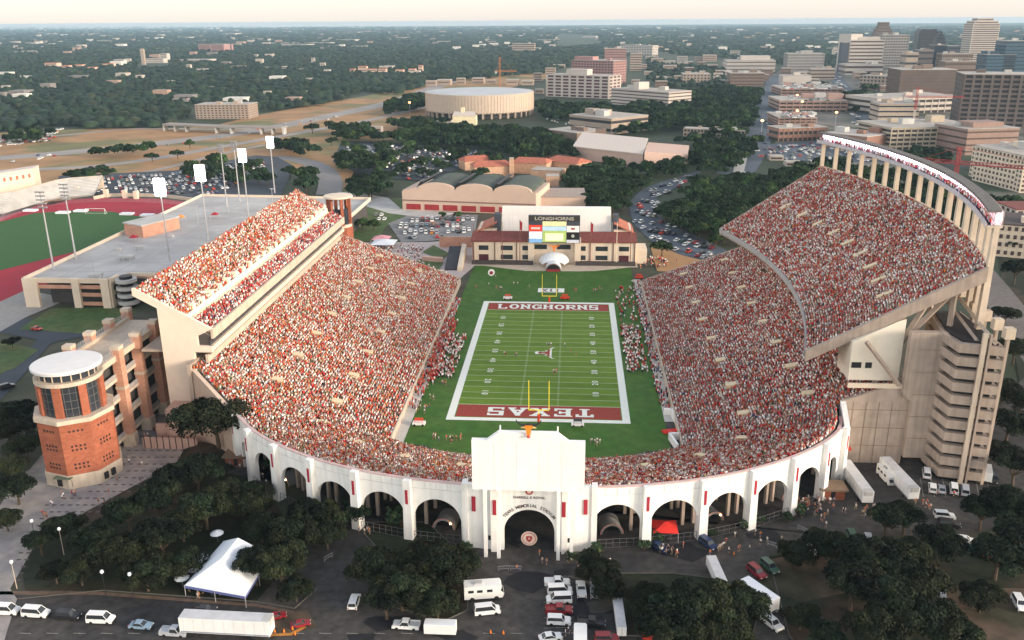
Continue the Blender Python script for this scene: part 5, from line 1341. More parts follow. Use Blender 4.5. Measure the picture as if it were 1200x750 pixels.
bldg((1130,182),(1190,180),151,45,mat('brick_round',(.29,.20,.17)),'pink stone block with stepped terraces above the right garage','bands',4,win=WINB,frac=.25,pent=(.2,.8,4))
bldg((1140,196),(1170,203),173,30,PALE,'white end block joined to the cream gridded garage','garage',4,cols=4,name='garage',cat='garage')
bldg((1135,206),(1194,226),180,60,mat('garage_cream2',(.66,.56,.44)),'big cream gridded garage crossed by a red crane boom at the right edge','punched',7,cols=17,win=WINB,frac=.5,name='garage',cat='garage')
bldg((1196,226),(1300,222),182,50,MATS['garage_cream2'],'cream gridded garage end cut by the right picture edge','punched',7,cols=17,win=WINB,frac=.5,name='garage',cat='garage')
bldg((1165,300),(1300,312),268,30,MATS['garage_cream2'],'cream stone block with a dark roof, lowest at the right edge behind the lit gallery','punched',4,cols=16,win=WINB,roofm=mat('dark_red_roof',(.08,.06,.06)))
bldg((1187,268),(1300,268),246,22,PALE,'white building with maroon roof at the right edge','punched',3,cols=10,win=WINB,roofm=TILE)
# cranes
def crane(px,py,top,m_,m2,label,jib,ang,base=0,w_=1.6,zj=None):
    x,y=at(px,py); z=height(x,y,top); o=thing('tower_crane',label,'crane',(x,y,0))
    for nm,z0,z1,mm in (('mast',0,z*.6,m2),('mast_top',z*.6,z,m_)):
        b=MB()
        for sx in (-1,1):
            for sy in (-1,1): b.tube((x+sx*w_/2,y+sy*w_/2,z0),(x+sx*w_/2,y+sy*w_/2,z1),w_*.12,n=4)
        k=int((z1-z0)/(w_*1.3))+1
        for i in range(k):
            za,zb=z0+(z1-z0)*i/k,z0+(z1-z0)*(i+1)/k; s=1 if i%2 else -1
            b.tube((x-s*w_/2,y-w_/2,za),(x+s*w_/2,y-w_/2,zb),w_*.09,n=4); b.tube((x-w_/2,y-s*w_/2,za),(x-w_/2,y+s*w_/2,zb),w_*.09,n=4)
        b.build(nm,mm,o)
    zj=zj or z*.82; d=np.array([cos(ang),sin(ang)])
    b=MB(); p0=np.array([x,y])-d*jib*.3; p1=np.array([x,y])+d*jib
    for off,zz in ((-w_/2,0),(w_/2,0),(0,w_)):
        nn=np.array([-d[1],d[0]])*off; b.tube((*(p0+nn),zj+zz),(*(p1+nn),zj+zz),w_*.13,n=4)
    k=int(jib*1.3/w_/1.2)
    for i in range(k):
        qa=p0+(p1-p0)*i/k; qb=p0+(p1-p0)*(i+.5)/k; qc=p0+(p1-p0)*(i+1)/k
        b.tube((*qa,zj),(*qb,zj+w_),w_*.09,n=4); b.tube((*qb,zj+w_),(*qc,zj),w_*.09,n=4)
    b.build('jib',m_,o)
    b=MB(); b.tube((x,y,z),(*(p0+d*3),zj+w_),.12,n=4); b.tube((x,y,z),(*(p0+(p1-p0)*.8),zj+w_),.12,n=4); b.build('stay',m_,o)
    b=MB(); b.box((*(p0+d*2),zj-1),(3,3,3)); b.build('counterweight',CONCG,o)
    return o
REDC=mat('crane_red',(.36,.06,.06)); ORC=mat('crane_orange',(.45,.17,.07))
crane(586,112,67,ORC,ORC,'orange tower crane rising behind the round arena',26,.1,w_=1.7,zj=height(*at(586,112),84))
crane(1067,168,102,REDC,PALE,'tower crane with red top and white mast above the cream garage',40,-.1,w_=1.3)
crane(1113,250,172,REDC,REDC,'red crane behind the lit gallery with a long low boom',70,-.55,w_=1.7,zj=height(*at(1113,250),192))
# far clusters of buildings seen as small blocks
def cluster(label,pts,m_,name='distant_building'):
    for i,(px,py,w_,hpx) in enumerate(pts):
        a,c,t,n=front((px-w_/2,py),(px+w_/2,py),1); L=np.linalg.norm(c-a); h=height(*((a+c)/2),py-hpx)
        d=L*rng.uniform(.4,.9); o=thing(name,label,'building',(*((a+c)/2),0),group=label[:40])
        b=MB(); b.prism([tuple(a),tuple(c),tuple(c+n*d),tuple(a+n*d)],0,h); b.build('wall',m_,o)
        b=MB(); b.prism([tuple(a-n*.5),tuple(c-n*.5),tuple(c+n*d),tuple(a+n*d)],h,h+1.0); b.build('roof',ROOFG if m_ is not TANW else REDTILE,o)
        b=MB()
        for k in range(max(1,int(h/4.5))): 
            q=(a+c)/2-n*.1; b.box((q[0],q[1],(k+.6)*h/max(1,int(h/4.5))),(L*.85,.3,1.5),atan2(t[1],t[0]))
        b.build('window_band',WINB,o)
cluster('pink and tan low houses in the trees at the far left',[(60,80,14,6),(77,82,8,5),(92,80,9,4),(107,83,10,4),(124,79,12,4)],TANW)
cluster('long buildings around the far white bell tower',[(182,74,20,5),(192,71,8,8),(140,76,12,6),(150,74,6,5),(228,73,34,3)],PALE)
cluster('cluster of pinkish blocks far off near the horizon left of centre',[(240,60,14,8),(255,61,16,9),(268,60,8,8)],PINKB)
cluster('pink stone houses on the tree line left of the round arena',[(425,87,10,9),(435,88,12,7),(448,88,9,7),(468,87,9,5),(483,88,8,7),(493,87,5,10),(413,86,6,5)],TANW)
cluster('pale flat industrial roofs near the horizon',[(30,62,14,2),(36,52,12,2),(120,49,12,1.6),(215,45,14,1.6),(268,41,16,2),(330,52,26,1.6),(345,54,30,1.8),(375,52,24,2),(405,48,22,1.6),(420,56,16,2),(300,47,16,1.5),(520,50,16,1.6),(470,45,14,1.4),(690,44,16,1.6),(640,48,20,1.5),(740,45,20,1.6),(800,44,16,1.4),(860,42,22,1.8),(900,46,20,1.5),(980,44,16,1.4),(840,56,20,2),(1000,38,14,1.4)],PALE)
cluster('small white and tan buildings scattered through the woods',[(197,99,11,4),(155,98,4,2),(237,95,6,2),(221,82,5,6),(236,85,12,4),(313,82,7,3),(333,83,5,5),(352,84,7,3),(362,96,7,4),(378,80,6,6),(383,86,7,4),(60,53,6,2),(248,105,4,3),(275,88,4,3),(300,68,4,4),(360,111,6,4),(367,75,4,7)],PALE)
cluster('mixed low blocks behind the round arena',[(505,101,12,6),(520,100,16,6),(540,99,10,7),(560,98,14,6),(575,99,12,5),(600,100,14,6),(618,100,14,5),(630,95,10,9),(645,88,12,8),(632,110,10,5),(655,80,14,4)],STONE)
cluster('low mixed blocks between the towers and the left street',[(770,75,14,6),(785,84,16,7),(800,78,12,4),(775,95,12,5),(795,95,10,6),(820,72,12,5),(835,80,12,4),(812,90,10,5),(760,88,10,4),(745,98,10,4),(840,95,8,5)],STONE)
cluster('low downtown roofs below the skyline',[(1008,93,14,8),(1020,98,12,7),(1046,92,12,9),(1068,80,10,8),(1125,74,10,8),(1145,88,14,9),(1192,82,12,14),(1160,104,12,7),(1112,108,12,7),(955,97,10,4),(940,99,12,6),(1000,78,10,6),(1100,60,8,3),(1180,110,14,9),(925,96,8,4)],STONE)
cluster('pale roofed sheds and offices beside the long gabled hall',[(520,150,18,7),(555,160,12,4),(700,166,12,5),(470,150,10,4),(440,155,14,5),(410,160,14,5),(1000,180,12,5),(1020,188,14,6),(930,195,18,4),(955,198,14,4),(910,188,16,4)],PALE)
x,y=at(169,76); bt=thing('bell_tower','slender tan bell tower on the wooded plain at the far left','tower',(x,y,0)); z=height(x,y,57)
b=MB(); b.box((x,y,z*.42),(9,9,z*.84)); b.build('shaft',STONE,bt); b=MB(); b.box((x,y,z*.92),(11,11,z*.16),top=.7); b.build('belfry',STONE,bt)
x,y=at(486,85)
# little white chapel-like house near arena
x,y=at(545,146); 
o=thing('white_house','white and yellow gabled house in front of the round arena','house',(x,y,0))
b=MB(); b.box((x,y,5),(26,14,10)); b.build('wall',mat('pale_yellow',(.75,.66,.45)),o)
b=MB(); b.extr([(x-13.5,y-7.5,10),(x+13.5,y-7.5,10),(x+11,y,14.5),(x-11,y,14.5)],(0,.3,0)); b.extr([(x-13.5,y+7.5,10),(x+13.5,y+7.5,10),(x+11,y,14.5),(x-11,y,14.5)],(0,-.3,0)); b.build('roof',PALE,o)
b=MB(); b.box((x-2,y,14),(4,4,9)); b.build('cupola',MATS['pale_yellow'],o)
rg=np.random.default_rng(3)
for i in range(78):
    rg_=rg.random()
    if rg_<.35: px,py=rg.uniform(745,905),rg.uniform(66,103)
    elif rg_<.6: px,py=rg.uniform(905,985),rg.uniform(58,98)
    elif rg_<.9: px,py=rg.uniform(1000,1200),rg.uniform(70,112)
    else: px,py=rg.uniform(1015,1060),rg.uniform(125,165)
    if abs(px-(905-(py-105)*.28))<9 or abs(px-(985+(py-95)*.72))<9: continue
    k=rg.integers(4); nm=['tan','pale','brown','grey'][k]
    cluster(nm+' low-rise block in the dense streets below the skyline',[(px,py,rg.uniform(7,17),rg.uniform(2.5,8))],[STONE,PALE,BROWN,GREYB][k],'low_rise_building')
# freeway overpass
ov=thing('overpass_bridge','pale concrete freeway bridge across the dry grass at the left','bridge',(*at(270,150),6))
Q=smooth([at(190,147,6),at(260,149,7),at(330,151,6)],2)
b=MB()
for a,c_ in zip(Q[:-1],Q[1:]): b.prism([tuple(a),tuple(c_),(c_[0]+2,c_[1]+14),(a[0]+2,a[1]+14)],6,7.6)
b.build('deck',mat('freeway_concrete'),ov)
for k in range(8):
    q=Q[int((k+.5)*len(Q)/8)]; b=MB(); b.box((q[0]+1,q[1]+5,3),(1.6,9,6)); b.build('pier',CONCG,ov)
# ================================================================== trees
LEAFM = mat('foliage', var=.25, scale=.5, attr='col', rnd=.35, rough=.7, spec=.15)
def leaf_arrays(seed, R, Hc, zc, n, leaf, tint=(.040,.062,.024), lobes=19, flat=.55, gaps=.0):
    g=np.random.default_rng(seed)
    L=[]
    for k in range(lobes):
        a=g.uniform(0,2*pi); rr=R*.78*sqrt(g.random()); z=zc+g.uniform(-.35,.5)*Hc*(1-rr/R*.6); L.append((rr*cos(a),rr*sin(a),z,R*g.uniform(.18,.42)))
    L.append((0,0,zc+.1*Hc,R*.5))
    L=np.array(L); ar=L[:,3]**2; pick=g.choice(len(L),n,p=ar/ar.sum()); Lp=L[pick]
    d=g.normal(size=(n,3)); d/=np.linalg.norm(d,axis=1)[:,None]; d[:,2]=np.where(d[:,2]<-.35,-d[:,2],d[:,2])
    rad=Lp[:,3]*g.uniform(.72,1.06,n)
    c=Lp[:,:3]+d*rad[:,None]*np.array([1,1,flat+.25])
    nrm=d+g.normal(0,.55,(n,3)); nrm/=np.linalg.norm(nrm,axis=1)[:,None]
    u=np.cross(nrm,g.normal(size=(n,3))); u/=np.linalg.norm(u,axis=1)[:,None]; v=np.cross(nrm,u)
    s=leaf*g.uniform(.55,1.35,n)[:,None]
    V=np.stack([c-u*s*.5-v*s*.3,c+u*s*.5-v*s*.25,c+u*s*.35+v*s*.35,c-u*s*.4+v*s*.3],1)
    tone=g.uniform(.55,1.7,len(L))[pick]*g.uniform(.7,1.35,n)
    warm=g.uniform(-.15,.25,len(L))[pick]
    C=np.ones((n,4)); C[:,0]=tint[0]*tone*(1+warm); C[:,1]=tint[1]*tone; C[:,2]=tint[2]*tone*(1-warm*.5)
    return V,C
def quads_mesh(name,V,C,m):
    n=len(V); me=bpy.data.meshes.new(name); me.vertices.add(n*4); me.vertices.foreach_set('co',V.reshape(-1).astype(np.float32))
    me.loops.add(n*4); me.loops.foreach_set('vertex_index',np.arange(n*4,dtype=np.int32)); me.polygons.add(n); me.polygons.foreach_set('loop_start',np.arange(0,n*4,4,dtype=np.int32))
    me.update(calc_edges=True); a=me.attributes.new('col','FLOAT_COLOR','FACE'); a.data.foreach_set('color',C.reshape(-1).astype(np.float32)); me.materials.append(m); return me
def trunk_mesh(name,R,zc,Hc,seed):
    g=random.Random(seed); b=MB(); b.tube((0,0,-.2),(.2,.1,zc*.55),.42,.28,7)
    for k in range(5):
        a=k*2*pi/5+g.uniform(-.3,.3); b.tube((.2,.1,zc*.5),(R*.5*cos(a),R*.5*sin(a),zc+g.uniform(-.1,.3)*Hc),.24,.07,5)
    me=bpy.data.meshes.new(name); me.from_pydata(b.v,[],b.f); me.materials.append(BARK); me.update(); return me
TREES={}
for key,(seed,R,Hc,zc,n,leaf,tint) in {'oak_a':(1,6.5,4.2,5.6,10500,.43,(.011,.017,.008)),'oak_b':(2,7.2,4.6,6.0,12500,.43,(.015,.022,.010)),'oak_c':(3,5.4,5.0,5.8,8500,.40,(.010,.018,.009)),
      'bush':(4,1.7,1.4,1.2,500,.35,(.035,.055,.025)),'mid_a':(5,6.4,4.8,5.8,1700,.95,(.020,.040,.016)),'mid_b':(6,5.6,5.6,6.0,1500,.95,(.032,.060,.019)),'mid_c':(7,7.2,5.2,6.2,1900,1.0,(.016,.034,.016))}.items():
    V,C=leaf_arrays(seed,R,Hc,zc,n,leaf,tint); TREES[key]=(quads_mesh('crown_'+key,V,C,LEAFM),trunk_mesh('trunk_'+key,R,zc,Hc,seed),R)
def tree(key,x,y,s=1.0,label='',group=None,name='oak_tree',z=0):
    cm,tm,R=TREES[key]; o=thing(name,label,'bush' if key=='bush' else 'tree',(x,y,z),rng.uniform(0,6.28),group); o.scale=(s,s,s*rng.uniform(.9,1.12))
    a=bpy.data.objects.new('crown',cm); COL.objects.link(a); a.parent=o
    a=bpy.data.objects.new('trunk',tm); COL.objects.link(a); a.parent=o
    return o
ORD=['leftmost','second from left','third from left','fourth from left','fifth from left','sixth from left','seventh from left','eighth from left','ninth from left','tenth from left']
def grove(pts,label0,keys=('oak_a','oak_b','oak_c'),zc=5.5):
    pts=sorted(pts); n_=len(pts)
    for i_,(px,py,R) in enumerate(pts):
        label=label0
        if n_>1:
            w_=ORD[i_] if i_<min(10,(n_+1)//2) else ['rightmost','second from right','third from right','fourth from right','fifth from right','sixth from right','seventh from right','eighth from right','ninth from right','tenth from right','eleventh from right'][n_-1-i_]
            label='%s oak %s'%(w_,label0)
        k=keys[rng.integers(len(keys))]; x,y=at(px,py,zc*.9); tree(k,x,y,.76*R/TREES[k][2],label,('oaks '+label0)[:60])
grove([(45,628,4.5),(75,612,6),(110,632,7),(92,662,6),(150,602,7),(140,650,8),(185,590,7.5),(205,568,7),(232,560,8),(190,635,8),(170,668,7),(240,598,8),(225,548,6),(258,575,7),(212,612,7),(62,660,4.5),(215,655,6)],'in the grove between the pale plaza and white tent')
grove([(292,590,7),(300,572,6),(362,606,6.5),(388,598,6),(345,628,8),(328,658,8),(298,662,6),(382,620,6),(417,598,4.5),(345,680,5),(305,612,6)],'in the grove between white tent and left arches')
grove([(440,665,8),(470,690,7.5),(500,652,8),(520,670,7.5),(543,650,5),(452,700,6),(512,700,6),(475,655,6),(530,635,4)],'on the lawn island left of the camper van')
grove([(700,662,6),(715,682,5),(690,650,4)],'in the small clump above the stacked white vehicles')
grove([(760,697,6.5),(800,715,8),(840,708,8),(868,702,7),(778,738,7),(850,738,7),(815,745,7)],'on the lawn right of the parked trucks')
tree('oak_b',-83.0,-83.6,1.5,'round oak tree standing alone on a bank at the end wall of the left stand',z=3.4)
grove([(935,642,6),(962,632,5.5),(988,640,6),(1040,608,6),(1062,603,6),(1022,660,8),(1060,652,8),(1100,642,7),(1000,690,8),(1040,702,9),(1080,690,8),(1090,732,8),(1030,738,8),(968,738,5),(1170,655,8),(1152,692,6),(1060,675,7),(1120,735,6)],'in the dirt car park, lower right')
grove([(940,712,5)],'small round bright green oak tree beside the white box trailer on the right')
grove([(1180,600,8),(1152,598,6),(1190,550,8),(1182,500,8),(1176,455,7),(1190,410,9),(1180,365,7),(1190,320,8),(1160,395,4),(1195,640,8),(1165,520,6),(1198,470,8),(1188,288,7)],'along the side street right of the ramp tower')
grove([(20,482,8),(8,505,8),(30,520,7),(8,545,7),(18,570,6),(5,600,5),(35,498,6)],'in the shaded clump left of the round brick tower')
grove([(12,392,4)],'small dark round tree at the left edge beside the street')
for px,py,R in [(428,560,2.6),(470,608,4),(320,545,3.2),(415,595,3.0),(366,560,2.8),(770,628,2.0),(755,636,1.8),(833,622,1.8),(875,612,2.0),(890,606,1.6),(940,597,2.0),(545,640,1.8),(700,645,2.2),(668,650,1.6),(925,604,1.6)]:
    x,y=at(px,py,1.5); tree('bush',x,y,R/1.7,'green shrub at the foot of the white arcade piers','shrubs at the arcade piers','shrub')
for px,py in ((236,652),(229,659),(227,665),(213,676),(254,624)):
    x,y=at(px,py,2.4); o=thing('parasol','round white parasol standing under the oaks left of the marquee tent','parasol',(x,y,0),group='white parasols by the marquee')
    b=MB(); b.tube((x,y,0),(x,y,2.7),.04,n=5); b.build('pole',STEEL,o); b=MB(); b.lathe((x,y,2.2),[(1.5,0),(1.0,.35),(.1,.65)],10); b.build('canopy',TENT,o)
o=thing('corner_ramp','pale concrete ramp walls at the near right corner of the turf','ramp',(39,-62,0))
for p_,q_ in (((36.6,-50),(38.8,-50)),((38.8,-50),(41.2,-71)),((36.6,-66),(38.0,-73)),((36.6,-66),(40.4,-66))):
    t_=np.array(q_)-np.array(p_); t_=t_/np.linalg.norm(t_); n__=np.array([-t_[1],t_[0]])*.35; p_=np.array(p_);q_=np.array(q_)
    b=MB(); b.prism([tuple(p_-n__),tuple(q_-n__),tuple(q_+n__),tuple(p_+n__)],0,2.0); b.build('wall_panel',WHITE,o)
placed=[]
def scatter(poly,spacing,z=4,maxn=9999,jit=.0):
    xs=[p[0] for p in poly]; ys_=[p[1] for p in poly]; W=[at(*p,z) for p in poly]
    x0,x1=min(p[0] for p in W),max(p[0] for p in W); y0,y1=min(p[1] for p in W),max(p[1] for p in W)
    out=[]; nx=int((x1-x0)/spacing)+1; ny=int((y1-y0)/spacing)+1
    for i in range(nx):
        for j in range(ny):
            x=x0+(i+rng.uniform(.1,.9))*spacing; y=y0+(j+rng.uniform(.1,.9))*spacing
            if inside(W,x,y): out.append((x,y))
    rng.shuffle(out); return out[:maxn]
MIDK=('mid_a','mid_b','mid_c','mid_a','mid_c')
ntree=0
for poly,sp_,mx_,lab in [
   ([(795,240),(812,215),(850,210),(905,205),(930,212),(905,235),(860,258),(880,268),(905,262),(850,292),(835,282),(790,265),(775,250)],9.5,120,'tree right of the jammed road'),
   ([(665,205),(700,198),(740,202),(765,212),(742,222),(732,240),(720,252),(700,240),(668,225)],10.5,60,'tree between the red tiled building and jammed road'),
   ([(410,208),(455,208),(458,226),(418,230)],12,14,'tree in the clump left of the barrel roofed hall'),
   ([(335,200),(370,200),(372,218),(342,222)],13,12,'tree inside the bend of the freeway ramp'),
   ([(205,200),(250,186),(318,192),(318,212),(280,220),(230,210)],16,24,'tree in the car park behind the floodlight masts'),
   ([(72,205),(100,198),(135,200),(130,212),(80,213)],15,10,'tree at the left end of the far car park'),
   ([(548,208),(566,203),(580,210),(560,214)],10,6,'tree in front of the red tiled building'),
   ([(400,170),(470,171),(560,178),(552,190),(500,210),(430,205),(395,190)],19,34,'tree between car rows of the big lot'),
   ]:
    for x,y in scatter(poly,sp_,4,mx_):
        k=MIDK[rng.integers(5)]; s_=rng.uniform(.75,1.15); l_='%s %s %s'%('small' if s_<.88 else 'large' if s_>1.02 else 'mid-sized',{'mid_a':'green','mid_b':'bright green','mid_c':'dark green'}[k],lab); tree(k,x,y,s_,l_,lab[:60]); ntree+=1
for px,py,R,lab in [(178,184,6,'lone dark tree on the dry grass, left of the pair by the freeway'),(208,181,6,'lone dark tree on the dry grass, right of the pair by the freeway'),(222,169,5,'dark tree on the verge above the pair of lone trees'),(366,152,8,'wide dark tree just right of the freeway bridge'),(388,166,6,'dark tree beside the upper bend of the curved ramp'),(776,291,5.5,'small round tree on the verge right of the field house'),(718,196,9,'tallest round dark tree in front of the long gabled hall'),(425,262,4,'thin dark tree on the small lawn left of the parking lot'),(438,262,4,'slim pine-like tree right beside the thin one on the small lawn'),(585,208,4,'small tree in front of the red tiled tower'),(519,249,2.5,'low round bush left of the field house flagpoles'),(536,249,2.5,'low round bush nearer the white screen wall')]:
    k='mid_a' if R>5 else 'mid_b'; x,y=at(px,py,4); tree(k,x,y,R/TREES[k][2],lab)
# denser masses of trees that cannot be told apart
def mass(name,label,polys,spacing,leafn=420,leaf=1.7,smin=.8,smax=1.3,tints=((.018,.038,.017),(.028,.056,.020),(.014,.031,.016))):
    base=[leaf_arrays(50+i,6.5,5.0,5.6,leafn,leaf,t,lobes=8) for i,t in enumerate(tints)]; VV=[];CC=[]
    for poly in polys:
        for x,y in scatter(poly,spacing,4):
            V,C=base[rng.integers(len(base))]; s=rng.uniform(smin,smax); a=rng.uniform(0,6.28); c_,s_=cos(a),sin(a)
            Q=V*s; X_=Q[:,:,0]*c_-Q[:,:,1]*s_+x; Y_=Q[:,:,0]*s_+Q[:,:,1]*c_+y; VV.append(np.stack([X_,Y_,Q[:,:,2]],-1)); cc=C.copy(); cc[:,:3]*=rng.uniform(.7,1.35); CC.append(cc)
    me=quads_mesh(name,np.concatenate(VV),np.concatenate(CC),LEAFM); o=bpy.data.objects.new(name,me); COL.objects.link(o)
    return tag(o,label,'trees',kind='stuff')
mass('tree_belt','belt of mixed green trees between the stadium and the round arena',[
   [(430,163),(500,150),(545,150),(625,152),(668,166),(672,184),(610,184),(560,172),(490,170)],
   [(388,150),(440,150),(440,162),(400,166)],[(395,182),(440,186),(445,198),(400,200)],[(320,168),(360,168),(372,182),(330,180)],
   [(805,172),(880,166),(884,180),(862,195),(850,205),(820,200),(808,185)],[(560,185),(600,190),(570,196)],
   [(905,205),(960,192),(1000,196),(1050,206),(1110,225),(1165,262),(1150,270),(1000,215),(930,214)],
   [(1085,215),(1165,240),(1210,246),(1210,264),(1110,235)],[(1060,180),(1110,178),(1110,190),(1070,190)],
   [(720,205),(745,206),(740,196),(800,192),(800,206)],[(455,145),(500,141),(520,146),(470,152)],
   ],11)
mass('park_trees','wooded blocks between the medical buildings and the left street downtown',[
   [(720,131),(800,108),(852,103),(893,108),(884,140),(868,164),(800,150),(770,152),(720,158)],
   [(625,120),(722,126),(720,136),(640,140)],[(985,110),(1010,108),(1022,130),(1000,130)],[(1012,118),(1030,112),(1055,118),(1035,124)],
   [(790,168),(800,160),(890,168),(880,172)],[(0,160),(60,152),(60,160),(0,168)],[(1010,90),(1030,90),(1030,104),(1012,106)],
   [(100,178),(170,172),(185,176),(110,183)],[(930,110),(945,100),(970,98),(965,106)],[(455,120),(500,112),(500,128),(450,134)]],13,260,2.3)
# far woodland: thousands of low lumpy crowns
def woodland(name,label,polys,excl):
    g=np.random.default_rng(5); P=[]; 
    py=160.0
    while py>31.5:
        x_,y_=at(600,py); d=math.hypot(x_-CAM[0],y_-CAM[1]); s=max(11,d*.0055); px_s=s*FP/d
        dy=max(s*109/d**2*FP*.85, .30*9*max(1,s/22)*FP/d, .16)
        xs=np.arange(-60,1260,px_s*.85)
        for px in xs:
            qx=px+g.uniform(-.5,.5)*px_s; qy=py+g.uniform(-.5,.5)*dy
            if any(inside(p,qx,qy) for p in polys) and not any(inside(e,qx,qy) for e in excl):
                if d>2200 and g.random()<.22: continue
                a=at(qx,qy); P.append((a[0],a[1],s*g.uniform(.42,.85),g.uniform(.6,1.2)*(9 if s<22 else min(13,s*.35))))
        py-=dy
    P=np.array(P); N=len(P); nseg=7
    tv=[]; 
    for r,z in ((1.0,.25),(.98,.55),(.62,.88)):
        for k in range(nseg): a=2*pi*k/nseg+r; tv.append((r*cos(a),r*sin(a),z))
    tv.append((0,0,1.0)); tv=np.array(tv)
    V=np.empty((N,len(tv),3)); jit=g.uniform(.78,1.22,(N,len(tv)))
    V[:,:,0]=P[:,0:1]+tv[:,0]*P[:,2:3]*jit; V[:,:,1]=P[:,1:2]+tv[:,1]*P[:,2:3]*jit; V[:,:,2]=tv[:,2]*P[:,3:4]*g.uniform(.85,1.15,(N,len(tv)))
    Q=[];T=[]
    for r in range(2):
        for k in range(nseg): j=(k+1)%nseg; Q.append((r*nseg+k,r*nseg+j,(r+1)*nseg+j,(r+1)*nseg+k))
    for k in range(nseg): j=(k+1)%nseg; T.append((2*nseg+k,2*nseg+j,3*nseg))
    Q=np.array(Q);T=np.array(T); off=len(tv)*np.arange(N)[:,None,None]
    FQ=(Q[None]+off).reshape(-1,4); FT=(T[None]+off).reshape(-1,3)
    me=bpy.data.meshes.new(name); me.vertices.add(N*len(tv)); me.vertices.foreach_set('co',V.reshape(-1).astype(np.float32))
    me.loops.add(FQ.size+FT.size); me.loops.foreach_set('vertex_index',np.concatenate([FQ.ravel(),FT.ravel()]).astype(np.int32))
    me.polygons.add(len(FQ)+len(FT)); me.polygons.foreach_set('loop_start',np.concatenate([np.arange(0,FQ.size,4),FQ.size+np.arange(0,FT.size,3)]).astype(np.int32))
    me.update(calc_edges=True)
    base=np.array([(.011,.026,.015),(.018,.037,.018),(.008,.020,.013),(.028,.036,.017)])[g.choice(4,N,p=[.4,.25,.27,.08])]*g.uniform(.7,1.3,(N,1))
    CQ=np.repeat(base,len(Q),axis=0)*g.uniform(.8,1.2,(N*len(Q),1)); CT=np.repeat(base,len(T),axis=0)*g.uniform(.85,1.3,(N*len(T),1))
    C=np.ones((len(CQ)+len(CT),4)); C[:,:3]=np.concatenate([CQ,CT]); a=me.attributes.new('col','FLOAT_COLOR','FACE'); a.data.foreach_set('color',C.reshape(-1).astype(np.float32))
    me.materials.append(mat('woodland_foliage',var=.45,scale=.35,attr='col',rough=.8,bump=1.0)); o=bpy.data.objects.new(name,me); COL.objects.link(o); print('woodland',N)
    return tag(o,label,'woodland',kind='stuff')
woodland('woodland','unbroken dark green woods stretching to the horizon',[
   [(-60,30),(520,30),(520,96),(470,112),(430,108),(380,124),(320,130),(225,133),(200,150),(110,152),(60,148),(-60,160)],
   [(520,30),(1260,28),(1260,52),(960,86),(910,75),(850,68),(800,66),(770,60),(700,70),(640,86),(520,98)],[(760,70),(850,84),(850,104),(790,104),(760,95)]],
   [[(225,126),(295,126),(295,140),(225,140)],[(500,96),(630,96),(630,110),(500,110)],[(215,140),(300,136),(460,110),(470,122),(300,142),(215,152)],
    [(655,40),(700,42),(705,52),(650,56)],[(980,70),(1260,70),(1260,90),(980,90)],[(160,73),(200,73),(200,80),(160,80)],[(905,90),(960,86),(1000,70),(1000,110),(905,110)]])
HV=[];HF=[];HC=[]
for i in range(560):
    py=32.5+ (rng.random()**2.6)*90; px=rng.uniform(-40,1240)
    if py>62 and not inside([(-60,60),(520,60),(505,95),(430,108),(320,128),(225,124),(110,145),(-60,150)],px,py) : continue
    if py>60 and rng.random()<.6: continue
    x,y=at(px,py); d=math.hypot(x-CAM[0],y-CAM[1]); s_=rng.uniform(5,11)*(1+d/3500*rng.random()); w_=s_*rng.uniform(.5,1.1); h=rng.uniform(8,12) if d<2500 else rng.uniform(11,15)
    i0=len(HV)
    for zz in (0,h):
        for sx,sy in ((-1,-1),(1,-1),(1,1),(-1,1)): HV.append((x+sx*s_,y+sy*w_,zz))
    c_=[(.42,.37,.33),(.36,.25,.20),(.60,.57,.53),(.22,.20,.19)][rng.integers(4)]
    for q in ((4,5,6,7),(0,1,5,4),(1,2,6,5),(2,3,7,6),(3,0,4,7)): HF.append([i0+j for j in q]); HC.append((*c_,1))
me=bpy.data.meshes.new('distant_houses'); me.from_pydata(HV,[],HF); a_=me.attributes.new('col','FLOAT_COLOR','FACE'); a_.data.foreach_set('color',np.array(HC,dtype=np.float32).ravel())
me.materials.append(mat('distant_house_walls',attr='col',var=.1)); o=bpy.data.objects.new('distant_houses',me); COL.objects.link(o); tag(o,'countless tiny pale houses and sheds among the far woods','houses',kind='stuff')
# broken pale ground showing between the far trees
for i in range(46):
    px=rng.uniform(0,1200); py=rng.uniform(35,62); w_=rng.uniform(8,34); h_=rng.uniform(.4,1.3)
    sheet('clearing',[(px-w_,py),(px-w_*.3,py-h_),(px+w_,py-h_*.6),(px+w_*.7,py+h_*.5),(px-w_*.4,py+h_*.7)],.3+.05*i,mat('pale_clearing',(.34,.30,.24),var=.3,scale=.01))

